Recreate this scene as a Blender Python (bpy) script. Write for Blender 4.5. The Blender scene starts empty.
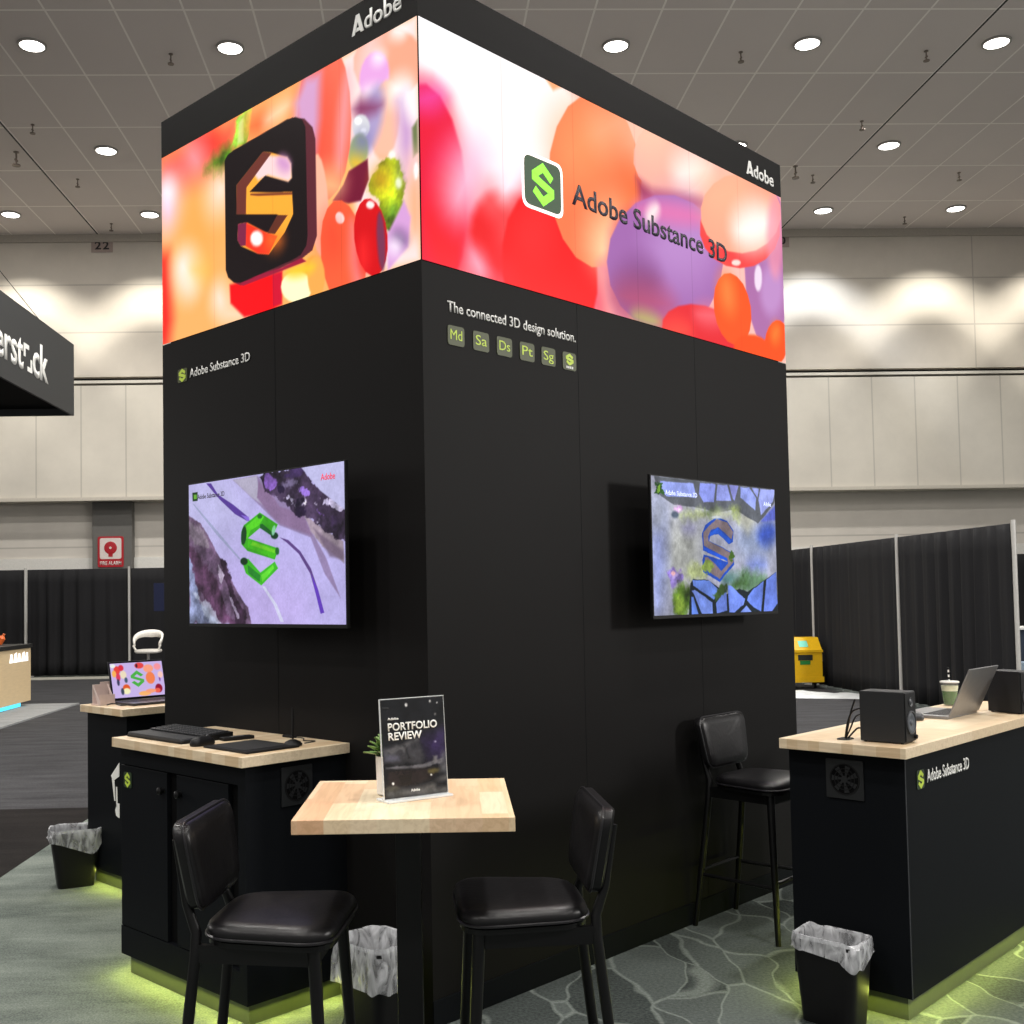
import bpy, bmesh, math, random
import numpy as np
from mathutils import Vector, Matrix, noise as mnoise
PI = math.pi
random.seed(7)
sc = bpy.context.scene
col = sc.collection

# ------------------------------------------------------------------ frames
BO = (0.04345, 4.15880, 0.0)          # front corner of the tower on the floor
BR = 0.758355                          # heading of its right face
def BM(a, b, z=0.0, rot=0.0):          # booth frame: a along right face, b along left face
    return Matrix.Translation(BO) @ Matrix.Rotation(BR, 4, 'Z') @ Matrix.Translation((a, b, z)) @ Matrix.Rotation(rot, 4, 'Z')
def WM(x, y, z=0.0, rot=0.0):
    return Matrix.Translation((x, y, z)) @ Matrix.Rotation(rot, 4, 'Z')

# ------------------------------------------------------------------ materials
def lin(c):
    c = c / 255.0
    return c / 12.92 if c <= 0.04045 else ((c + 0.055) / 1.055) ** 2.4
def rgb(r, g, b): return (lin(r), lin(g), lin(b), 1.0)
MATS = {}
def mat(name, color, rough=0.5, metal=0.0, var=0.06, scale=30.0, bump=0.0, spec=0.5, emit=None, estr=1.0, trans=0.0, stretch=None, alpha=1.0, coat=0.0):
    if name in MATS: return MATS[name]
    m = bpy.data.materials.new(name); m.use_nodes = True
    nt = m.node_tree; b = nt.nodes['Principled BSDF']
    b.inputs['Roughness'].default_value = rough
    b.inputs['Metallic'].default_value = metal
    b.inputs['Specular IOR Level'].default_value = spec
    b.inputs['Coat Weight'].default_value = coat
    if trans: b.inputs['Transmission Weight'].default_value = trans
    if alpha < 1: b.inputs['Alpha'].default_value = alpha
    tc = nt.nodes.new('ShaderNodeTexCoord')
    src = tc.outputs['Object']
    if stretch:
        mp = nt.nodes.new('ShaderNodeMapping'); mp.inputs['Scale'].default_value = stretch
        nt.links.new(src, mp.inputs['Vector']); src = mp.outputs['Vector']
    nz = nt.nodes.new('ShaderNodeTexNoise'); nz.inputs['Scale'].default_value = scale; nz.inputs['Detail'].default_value = 4
    nt.links.new(src, nz.inputs['Vector'])
    mx = nt.nodes.new('ShaderNodeMix'); mx.data_type = 'RGBA'
    c = color
    mx.inputs[6].default_value = (c[0]*(1-var*2), c[1]*(1-var*2), c[2]*(1-var*2), 1)
    mx.inputs[7].default_value = (min(1, c[0]*(1+var*2)), min(1, c[1]*(1+var*2)), min(1, c[2]*(1+var*2)), 1)
    nt.links.new(nz.outputs['Fac'], mx.inputs[0]); nt.links.new(mx.outputs[2], b.inputs['Base Color'])
    if bump:
        bp = nt.nodes.new('ShaderNodeBump'); bp.inputs['Strength'].default_value = bump; bp.inputs['Distance'].default_value = 0.004
        nt.links.new(nz.outputs['Fac'], bp.inputs['Height']); nt.links.new(bp.outputs['Normal'], b.inputs['Normal'])
    if emit:
        b.inputs['Emission Color'].default_value = emit; b.inputs['Emission Strength'].default_value = estr
    MATS[name] = m
    return m

def screen_mat(name, strength, gloss=0.3):
    m = bpy.data.materials.new(name); m.use_nodes = True
    nt = m.node_tree; b = nt.nodes['Principled BSDF']
    at = nt.nodes.new('ShaderNodeAttribute'); at.attribute_name = 'Col'
    b.inputs['Base Color'].default_value = (0.005, 0.005, 0.005, 1); b.inputs['Roughness'].default_value = gloss; b.inputs['Specular IOR Level'].default_value = 0.12
    nt.links.new(at.outputs['Color'], b.inputs['Emission Color']); b.inputs['Emission Strength'].default_value = strength
    return m

def math_node(nt, op, a, b=None, c=None):
    n = nt.nodes.new('ShaderNodeMath'); n.operation = op
    for i, v in enumerate((a, b, c)):
        if v is None: continue
        if isinstance(v, (int, float)): n.inputs[i].default_value = v
        else: nt.links.new(v, n.inputs[i])
    return n.outputs[0]

def wood_mat(name, w=0.07, ln=0.33, cols=((228,204,168),(218,176,138),(236,220,190),(224,196,158)), rough=0.38):
    m = bpy.data.materials.new(name); m.use_nodes = True
    nt = m.node_tree; b = nt.nodes['Principled BSDF']; b.inputs['Roughness'].default_value = rough
    tc = nt.nodes.new('ShaderNodeTexCoord'); sp = nt.nodes.new('ShaderNodeSeparateXYZ'); nt.links.new(tc.outputs['Object'], sp.inputs[0])
    ix = math_node(nt, 'FLOOR', math_node(nt, 'DIVIDE', sp.outputs[0], w))
    wn0 = nt.nodes.new('ShaderNodeTexWhiteNoise'); wn0.noise_dimensions = '1D'; nt.links.new(ix, wn0.inputs['W'])
    iy = math_node(nt, 'FLOOR', math_node(nt, 'ADD', math_node(nt, 'DIVIDE', sp.outputs[1], ln), math_node(nt, 'MULTIPLY', wn0.outputs['Value'], 7.3)))
    cb = nt.nodes.new('ShaderNodeCombineXYZ'); nt.links.new(ix, cb.inputs[0]); nt.links.new(iy, cb.inputs[1])
    wn = nt.nodes.new('ShaderNodeTexWhiteNoise'); wn.noise_dimensions = '3D'; nt.links.new(cb.outputs[0], wn.inputs['Vector'])
    cr = nt.nodes.new('ShaderNodeValToRGB'); cr.color_ramp.interpolation = 'LINEAR'
    e = cr.color_ramp.elements; e[0].position = 0; e[1].position = 1
    e[0].color = rgb(*cols[0]); e[1].color = rgb(*cols[3])
    x = e.new(0.35); x.color = rgb(*cols[2]); x = e.new(0.8); x.color = rgb(*cols[1])
    nt.links.new(wn.outputs['Value'], cr.inputs['Fac'])
    mp = nt.nodes.new('ShaderNodeMapping'); mp.inputs['Scale'].default_value = (60, 5, 60); nt.links.new(tc.outputs['Object'], mp.inputs['Vector'])
    nz = nt.nodes.new('ShaderNodeTexNoise'); nz.inputs['Scale'].default_value = 1.0; nz.inputs['Detail'].default_value = 5; nz.inputs['Distortion'].default_value = 0.8
    nt.links.new(mp.outputs[0], nz.inputs['Vector'])
    mx = nt.nodes.new('ShaderNodeMix'); mx.data_type = 'RGBA'; mx.blend_type = 'MULTIPLY'
    r2 = nt.nodes.new('ShaderNodeValToRGB'); r2.color_ramp.elements[0].position = 0.3; r2.color_ramp.elements[0].color = (0.78, 0.74, 0.68, 1); r2.color_ramp.elements[1].position = 0.6; r2.color_ramp.elements[1].color = (1, 1, 1, 1)
    nt.links.new(nz.outputs['Fac'], r2.inputs['Fac'])
    mx.inputs[0].default_value = 0.7
    nt.links.new(cr.outputs['Color'], mx.inputs[6]); nt.links.new(r2.outputs['Color'], mx.inputs[7]); nt.links.new(mx.outputs[2], b.inputs['Base Color'])
    return m

BLK = mat('black_laminate', rgb(21, 20, 20), rough=0.55, var=0.04, scale=3, spec=0.10)
BLKD = mat('black_desk', rgb(17, 19, 22), rough=0.5, var=0.04, scale=3, spec=0.06)
VOID = mat('deep_black', rgb(6, 6, 7), rough=0.9, spec=0.1)
FRAME = mat('black_metal', rgb(11, 11, 12), rough=0.38, spec=0.3)
LEATHER = mat('black_leather', rgb(17, 16, 18), rough=0.36, var=0.12, scale=60, bump=0.2, spec=0.35)
PIPING = mat('leather_piping', rgb(30, 29, 32), rough=0.3)
PLAST = mat('black_plastic', rgb(17, 17, 18), rough=0.5, scale=80, bump=0.08, spec=0.25)
PLASTG = mat('grey_plastic', rgb(58, 60, 64), rough=0.45)
SILVER = mat('silver_metal', rgb(150, 150, 152), rough=0.35, metal=0.7)
POLE = mat('pole_metal', rgb(190, 188, 184), rough=0.45, metal=0.3)
WHITE = mat('white_vinyl', rgb(236, 236, 232), rough=0.6, var=0.02)
WHITEG = mat('white_lettering', rgb(225, 225, 222), rough=0.5, var=0.01, emit=(1, 1, 1, 1), estr=0.0)
LIME = mat('lime_vinyl', rgb(190, 214, 74), rough=0.5, var=0.02)
LIMED = mat('olive_tile', rgb(66, 72, 40), rough=0.5, var=0.03)
TILE = mat('dark_green_tile', rgb(34, 52, 28), rough=0.5, var=0.03)
GREENE = mat('screen_green', rgb(120, 220, 40), emit=rgb(130, 232, 48), estr=1.0)
TILEE = mat('screen_dark_green', rgb(20, 40, 20), emit=rgb(34, 62, 34), estr=1.0)
INKE = mat('screen_ink', rgb(16, 12, 22), emit=rgb(26, 18, 34), estr=1.0)
HALOE = mat('screen_halo', rgb(255, 240, 240), emit=rgb(255, 225, 215), estr=1.0)
REDE = mat('screen_red', rgb(190, 30, 50), emit=rgb(205, 40, 70), estr=1.0)
PALEE = mat('screen_pale', rgb(190, 200, 245), emit=rgb(178, 188, 240), estr=1.0)
WOOD = wood_mat('butcher_block_table')
WOODD = wood_mat('butcher_block_desk', w=0.6, ln=0.045, cols=((222,200,168),(212,186,150),(230,212,182),(218,194,158)))

# ------------------------------------------------------------------ mesh helpers
def nbm(): return bmesh.new()
def box(bm, x0, x1, y0, y1, z0, z1, M=None, bev=0.0):
    r = bmesh.ops.create_cube(bm, size=1.0)
    vs = r['verts']
    for v in vs:
        v.co = Vector(((x0+x1)/2 + v.co.x*(x1-x0), (y0+y1)/2 + v.co.y*(y1-y0), (z0+z1)/2 + v.co.z*(z1-z0)))
    if bev > 0:
        es = list({e for v in vs for e in v.link_edges})
        rb = bmesh.ops.bevel(bm, geom=es, offset=bev, segments=2, affect='EDGES', profile=0.6)
        vs = list({v for v in rb['verts']} | {v for v in vs if v.is_valid})
    if M is not None:
        for v in vs: v.co = M @ v.co
    return vs
def tube(bm, pts, r, seg=10, M=None, cap=True):
    pts = [Vector(p) for p in pts]
    rs = r if isinstance(r, (list, tuple)) else [r]*len(pts)
    rings = []
    up = None
    for i, p in enumerate(pts):
        t = (pts[min(i+1, len(pts)-1)] - pts[max(i-1, 0)]).normalized()
        if up is None: up = Vector((0, 0, 1)) if abs(t.z) < 0.9 else Vector((1, 0, 0))
        n = (up - t*up.dot(t)).normalized(); up = n; bn = t.cross(n)
        ring = []
        for k in range(seg):
            a = 2*PI*k/seg
            c = p + (n*math.cos(a) + bn*math.sin(a))*rs[i]
            ring.append(bm.verts.new(M @ c if M is not None else c))
        rings.append(ring)
    for i in range(len(rings)-1):
        for k in range(seg):
            bm.faces.new((rings[i][k], rings[i][(k+1) % seg], rings[i+1][(k+1) % seg], rings[i+1][k]))
    if cap:
        bm.faces.new(list(reversed(rings[0]))); bm.faces.new(rings[-1])
def smooth_path(pts, n=6):
    pts = [Vector(p) for p in pts]; out = []
    for i in range(len(pts)-1):
        p0 = pts[max(i-1, 0)]; p1 = pts[i]; p2 = pts[i+1]; p3 = pts[min(i+2, len(pts)-1)]
        for k in range(n):
            t = k/n
            out.append(0.5*((2*p1) + (p2-p0)*t + (2*p0-5*p1+4*p2-p3)*t*t + (3*p1-p0-3*p2+p3)*t**3))
    out.append(pts[-1]); return out
def lathe(bm, prof, seg=24, M=None, cap0=True, cap1=True):
    rings = []
    for r, z in prof:
        rings.append([bm.verts.new((M @ Vector((r*math.cos(2*PI*k/seg), r*math.sin(2*PI*k/seg), z))) if M is not None else (r*math.cos(2*PI*k/seg), r*math.sin(2*PI*k/seg), z)) for k in range(seg)])
    for i in range(len(rings)-1):
        for k in range(seg):
            bm.faces.new((rings[i][k], rings[i][(k+1) % seg], rings[i+1][(k+1) % seg], rings[i+1][k]))
    if cap0: bm.faces.new(list(reversed(rings[0])))
    if cap1: bm.faces.new(rings[-1])
def prism(bm, pts, z0, z1, M=None):
    """closed 2-D outline extruded z0..z1"""
    f = lambda x, y, z: (M @ Vector((x, y, z))) if M is not None else Vector((x, y, z))
    lo = [bm.verts.new(f(x, y, z0)) for x, y in pts]; hi = [bm.verts.new(f(x, y, z1)) for x, y in pts]
    n = len(pts)
    for i in range(n):
        bm.faces.new((lo[i], lo[(i+1) % n], hi[(i+1) % n], hi[i]))
    bm.faces.new(list(reversed(lo))); bm.faces.new(hi)
def rrect(w0, w1, x0, x1, r, n=5):
    """rounded trapezoid outline: width w0 at x0, w1 at x1, ccw"""
    c = [(x0, -w0/2), (x1, -w1/2), (x1, w1/2), (x0, w0/2)]
    out = []
    for i in range(4):
        p = Vector(c[i]); a = (Vector(c[i-1]) - p).normalized(); b = (Vector(c[(i+1) % 4]) - p).normalized()
        p1 = p + a*r; p2 = p + b*r
        for k in range(n+1):
            t = k/n
            q = p1*(1-t)**2 + p*2*t*(1-t) + p2*t*t
            out.append((q.x, q.y))
    return out
def pad(bm, outline, prof, crown=0.0, M=None, warp=None):
    """upholstered pad: prof = [(inset, z)...] bottom to top, then a crowned top"""
    cx = sum(p[0] for p in outline)/len(outline); cy = sum(p[1] for p in outline)/len(outline)
    def put(x, y, z):
        v = Vector((x, y, z))
        if warp: v = warp(v)
        return bm.verts.new(M @ v if M is not None else v)
    rings = []
    full = list(prof)
    ins, zt = prof[-1]
    rmin = min(math.hypot(x-cx, y-cy) for x, y in outline)
    for t in (0.25, 0.5, 0.75):
        full.append((None, t))
    for ins_, z in full:
        ring = []
        for x, y in outline:
            d = math.hypot(x-cx, y-cy)
            if ins_ is None:
                k = (1 - ins/d)*(1-z); zz = zt + crown*(1-(1-z)**2)
            else:
                k = 1 - ins_/d; zz = z
            ring.append(put(cx+(x-cx)*k, cy+(y-cy)*k, zz))
        rings.append(ring)
    n = len(outline)
    for i in range(len(rings)-1):
        for k in range(n):
            bm.faces.new((rings[i][k], rings[i][(k+1) % n], rings[i+1][(k+1) % n], rings[i+1][k]))
    c = put(cx, cy, zt+crown)
    for k in range(n): bm.faces.new((rings[-1][k], rings[-1][(k+1) % n], c))
    bm.faces.new(list(reversed(rings[0])))

def obj(name, bm, m, parent=None, smooth=False, M=None):
    me = bpy.data.meshes.new(name)
    bmesh.ops.recalc_face_normals(bm, faces=bm.faces)
    bm.to_mesh(me); bm.free()
    if smooth:
        for p in me.polygons: p.use_smooth = True
        try: me.set_sharp_from_angle(angle=math.radians(40))
        except Exception: pass
    me.materials.append(m)
    o = bpy.data.objects.new(name, me); col.objects.link(o)
    if parent is not None: o.parent = parent
    elif M is not None: o.matrix_world = M
    return o
def thing(name, label, cat, M, group=None):
    o = bpy.data.objects.new(name, None); col.objects.link(o); o.empty_display_size = 0.1
    o.matrix_world = M; o['label'] = label; o['category'] = cat
    if group: o['group'] = group
    return o
def tag(o, label, cat, group=None, kind=None):
    o['label'] = label; o['category'] = cat
    if group: o['group'] = group
    if kind: o['kind'] = kind
    return o
def struct(name, bm, m, parent=None, label=None):
    o = obj(name, bm, m, parent)
    o['kind'] = 'structure'
    if label: o['label'] = label
    return o
def kids(o): return [c for c in bpy.data.objects if c.parent == o]
def dup(root, M, label, group=None):
    r = root.copy(); col.objects.link(r); r.matrix_world = M; r['label'] = label
    if group: r['group'] = group
    for ch in kids(root):
        c = ch.copy(); col.objects.link(c); c.parent = r
        for g in kids(ch):
            d = g.copy(); col.objects.link(d); d.parent = c
    return r

# ------------------------------------------------------------------ lettering
def frame(o, r, u):
    o, r, u = Vector(o), Vector(r).normalized(), Vector(u).normalized(); n = r.cross(u)
    return Matrix(((r.x, u.x, n.x, o.x), (r.y, u.y, n.y, o.y), (r.z, u.z, n.z, o.z), (0, 0, 0, 1)))
def text(name, s, width, m, parent, F, height=None, bold=0.0, thick=0.002, M=None, space=1.0):
    """lettering whose lower left corner (baseline) sits at F, `width` long, capitals `height` tall"""
    cu = bpy.data.curves.new('lettering', 'FONT'); cu.body = s; cu.size = 1.0; cu.offset = bold; cu.space_character = space; cu.resolution_u = 3; cu.fill_mode = 'BOTH'
    to = bpy.data.objects.new('tmp', cu)
    me = bpy.data.meshes.new_from_object(to)
    bpy.data.objects.remove(to); bpy.data.curves.remove(cu)
    vs = np.zeros(len(me.vertices)*3); me.vertices.foreach_get('co', vs); vs = vs.reshape(-1, 3)
    x0, x1 = vs[:, 0].min(), vs[:, 0].max()
    sx = width/(x1-x0); sy = (height/0.73) if height else sx
    bm = nbm(); bm.from_mesh(me); bpy.data.meshes.remove(me)
    fs = list(bm.faces)
    for v in bm.verts: v.co = Vector(((v.co.x-x0)*sx, v.co.y*sy, 0))
    ex = bmesh.ops.extrude_face_region(bm, geom=fs)
    for g in ex['geom']:
        if isinstance(g, bmesh.types.BMVert): g.co.z += thick
    for v in bm.verts: v.co = F @ v.co
    return obj(name, bm, m, parent, M=M)
def stroke(pts, w):
    """outline of a mitred polyline"""
    P = [Vector(p) for p in pts]; L = []; R = []
    for i, p in enumerate(P):
        if i == 0: d = (P[1]-p).normalized(); n = Vector((-d.y, d.x)); k = 1
        elif i == len(P)-1: d = (p-P[i-1]).normalized(); n = Vector((-d.y, d.x)); k = 1
        else:
            d1 = (p-P[i-1]).normalized(); d2 = (P[i+1]-p).normalized()
            n1 = Vector((-d1.y, d1.x)); n2 = Vector((-d2.y, d2.x)); n = (n1+n2).normalized(); k = min(1.6, 1/max(0.4, n.dot(n1)))
        L.append(p+n*w/2*k); R.append(p-n*w/2*k)
    return [(q.x, q.y) for q in L + R[::-1]]
SPATH = [(0.86, 0.66), (0.5, 0.88), (0.16, 0.68), (0.16, 0.60), (0.84, 0.40), (0.84, 0.32), (0.5, 0.12), (0.14, 0.34)]
def s_mark(name, w, h, m, parent, F, thick=0.002, sw=0.17, M=None):
    bm = nbm()
    P = [(x*w, y*h) for x, y in SPATH]
    # separate mitred quads keep the outline clean
    pts = [Vector(p) for p in P]
    ww = sw*w
    out = stroke(P, ww); n = len(P)
    for i in range(n-1):
        q = [out[i], out[i+1], out[2*n-2-i], out[2*n-1-i]]
        prism(bm, [tuple(v) for v in q], 0, thick, F)
    return obj(name, bm, m, parent, M=M)
def tile(name, w, h, m, parent, F, thick=0.002, r=0.18, M=None):
    bm = nbm(); o = rrect(h, h, 0, w, r*min(w, h)); prism(bm, [(x, y+h/2) for x, y in o], 0, thick, F)
    return obj(name, bm, m, parent, M=M)
def adobe_a(name, w, h, m, parent, F, thick=0.002):
    bm = nbm()
    prism(bm, [(0, 0), (0.24*w, 0), (0.5*w, 0.62*h), (0.62*w, 0.3*h), (0.42*w, 0.3*h), (0.34*w, 0.12*h), (0.68*w, 0.12*h), (0.74*w, 0), (w, 0), (0.64*w, h), (0.36*w, h)], 0, thick, F)
    return obj(name, bm, m, parent)
def wordmark(w, h, m, parent, F, bold=0.018):
    adobe_a('logo_letter', w*0.25, h, m, parent, F)
    text('logo_lettering', 'dobe', w*0.74, m, parent, F @ Matrix.Translation((w*0.26, 0, 0)), height=h*0.98, bold=bold)

# ------------------------------------------------------------------ screen pictures
def paint(W, H, aspect, bg, ops, seams=0, grain=0.0, crisp=1.0, sat=1.0):
    ys, xs = np.mgrid[0:H, 0:W]
    X = (xs/(W-1))*aspect; Y = ys/(H-1)
    img = np.empty((H, W, 3)); img[:] = bg
    rs0 = np.random.RandomState(11)
    def fbm():
        o = np.zeros((H, W)); a = 1.0; tot = 0
        for f in (6, 12, 24, 48, 96):
            gw = int(f*aspect)+2; g = rs0.rand(f+2, gw+1)
            yy = ys/(H-1)*f; xx = xs/(W-1)*(gw-1); i = yy.astype(int); j = xx.astype(int); u = yy-i; v = xx-j; u = u*u*(3-2*u); v = v*v*(3-2*v)
            j1 = np.minimum(j+1, gw); o += a*((g[i, j]*(1-v)+g[i, j1]*v)*(1-u)+(g[i+1, j]*(1-v)+g[i+1, j1]*v)*u); tot += a; a *= 0.7
        return (o/tot-0.5)*2.2
    F1 = fbm(); F2 = fbm()
    for op in ops:
        pts, c, soft, al = op[:4]; amp, wrp = (op[4], op[5]) if len(op) > 4 else (0, 0)
        if soft < 0.035: soft *= crisp
        p = np.array(pts, float).reshape(-1, 2); p[:, 0] *= aspect
        lo = p.min(0)-soft-wrp; hi = p.max(0)+soft+wrp
        i0 = max(0, int(lo[1]*(H-1))); i1 = min(H, int(hi[1]*(H-1))+2); j0 = max(0, int(lo[0]/aspect*(W-1))); j1 = min(W, int(hi[0]/aspect*(W-1))+2)
        if i1 <= i0 or j1 <= j0: continue
        x = X[i0:i1, j0:j1]; y = Y[i0:i1, j0:j1]
        d2 = np.full(x.shape, 1e9); ins = np.zeros(x.shape, bool)
        n = len(p)
        for k in range(n):
            ax, ay = p[k]; bx, by = p[(k+1) % n]; ex, ey = bx-ax, by-ay
            t = np.clip(((x-ax)*ex+(y-ay)*ey)/(ex*ex+ey*ey+1e-12), 0, 1)
            d2 = np.minimum(d2, (x-ax-t*ex)**2+(y-ay-t*ey)**2)
            if abs(ey) > 1e-12:
                c_ = ((ay > y) != (by > y)) & (x < ex*(y-ay)/ey+ax); ins ^= c_
        sd = np.sqrt(d2)*np.where(ins, 1, -1)
        if wrp: sd = sd+F2[i0:i1, j0:j1]*wrp*1.6
        s = max(soft, 0.6/(H-1)); a = np.clip(sd/(2*s)+0.5, 0, 1); a = (a*a*(3-2*a))*al
        cc_ = np.array(c, float)*np.ones(a.shape+(1,))
        if amp: cc_ = np.clip(cc_*(1+F1[i0:i1, j0:j1, None]*amp*1.5), 0, 255)
        img[i0:i1, j0:j1] += (cc_-img[i0:i1, j0:j1])*a[..., None]
    if grain:
        rs = np.random.RandomState(3); g = rs.rand(H//3+2, W//3+2); g = np.repeat(np.repeat(g, 3, 0), 3, 1)[:H, :W]
        img *= (1+(g-0.5)*grain)[..., None]
    if seams:
        for k in range(1, seams):
            j = int(k*(W-1)/seams); img[:, j] *= 0.9
    if sat != 1.0:
        g = img.mean(2, keepdims=True); img = g+(img-g)*sat
    img = np.clip(img/255, 0, 1)
    return np.where(img <= 0.04045, img/12.92, ((img+0.055)/1.055)**2.4)
def screen(name, img, w, h, F, m, parent, M=None):
    H, W, _ = img.shape
    ys, xs = np.mgrid[0:H, 0:W]
    co = np.stack([xs.ravel()/(W-1)*w, ys.ravel()/(H-1)*h, np.zeros(W*H), np.ones(W*H)], 1)
    co = (np.array(F) @ co.T).T[:, :3]
    idx = (ys[:-1, :-1]*W+xs[:-1, :-1]).ravel()
    q = np.stack([idx, idx+1, idx+1+W, idx+W], 1).ravel()
    me = bpy.data.meshes.new(name); nq = len(idx)
    me.vertices.add(W*H); me.vertices.foreach_set('co', co.ravel().astype('f'))
    me.loops.add(nq*4); me.loops.foreach_set('vertex_index', q.astype('i'))
    me.polygons.add(nq); me.polygons.foreach_set('loop_start', np.arange(0, nq*4, 4, dtype='i')); me.polygons.foreach_set('loop_total', np.full(nq, 4, dtype='i'))
    me.update(calc_edges=True)
    at = me.color_attributes.new('Col', 'FLOAT_COLOR', 'POINT')
    cc = np.ones((W*H, 4), 'f'); cc[:, :3] = img.reshape(-1, 3); at.data.foreach_set('color', cc.ravel())
    me.materials.append(m)
    o = bpy.data.objects.new(name, me); col.objects.link(o)
    if parent is not None: o.parent = parent
    elif M is not None: o.matrix_world = M
    return o

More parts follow.
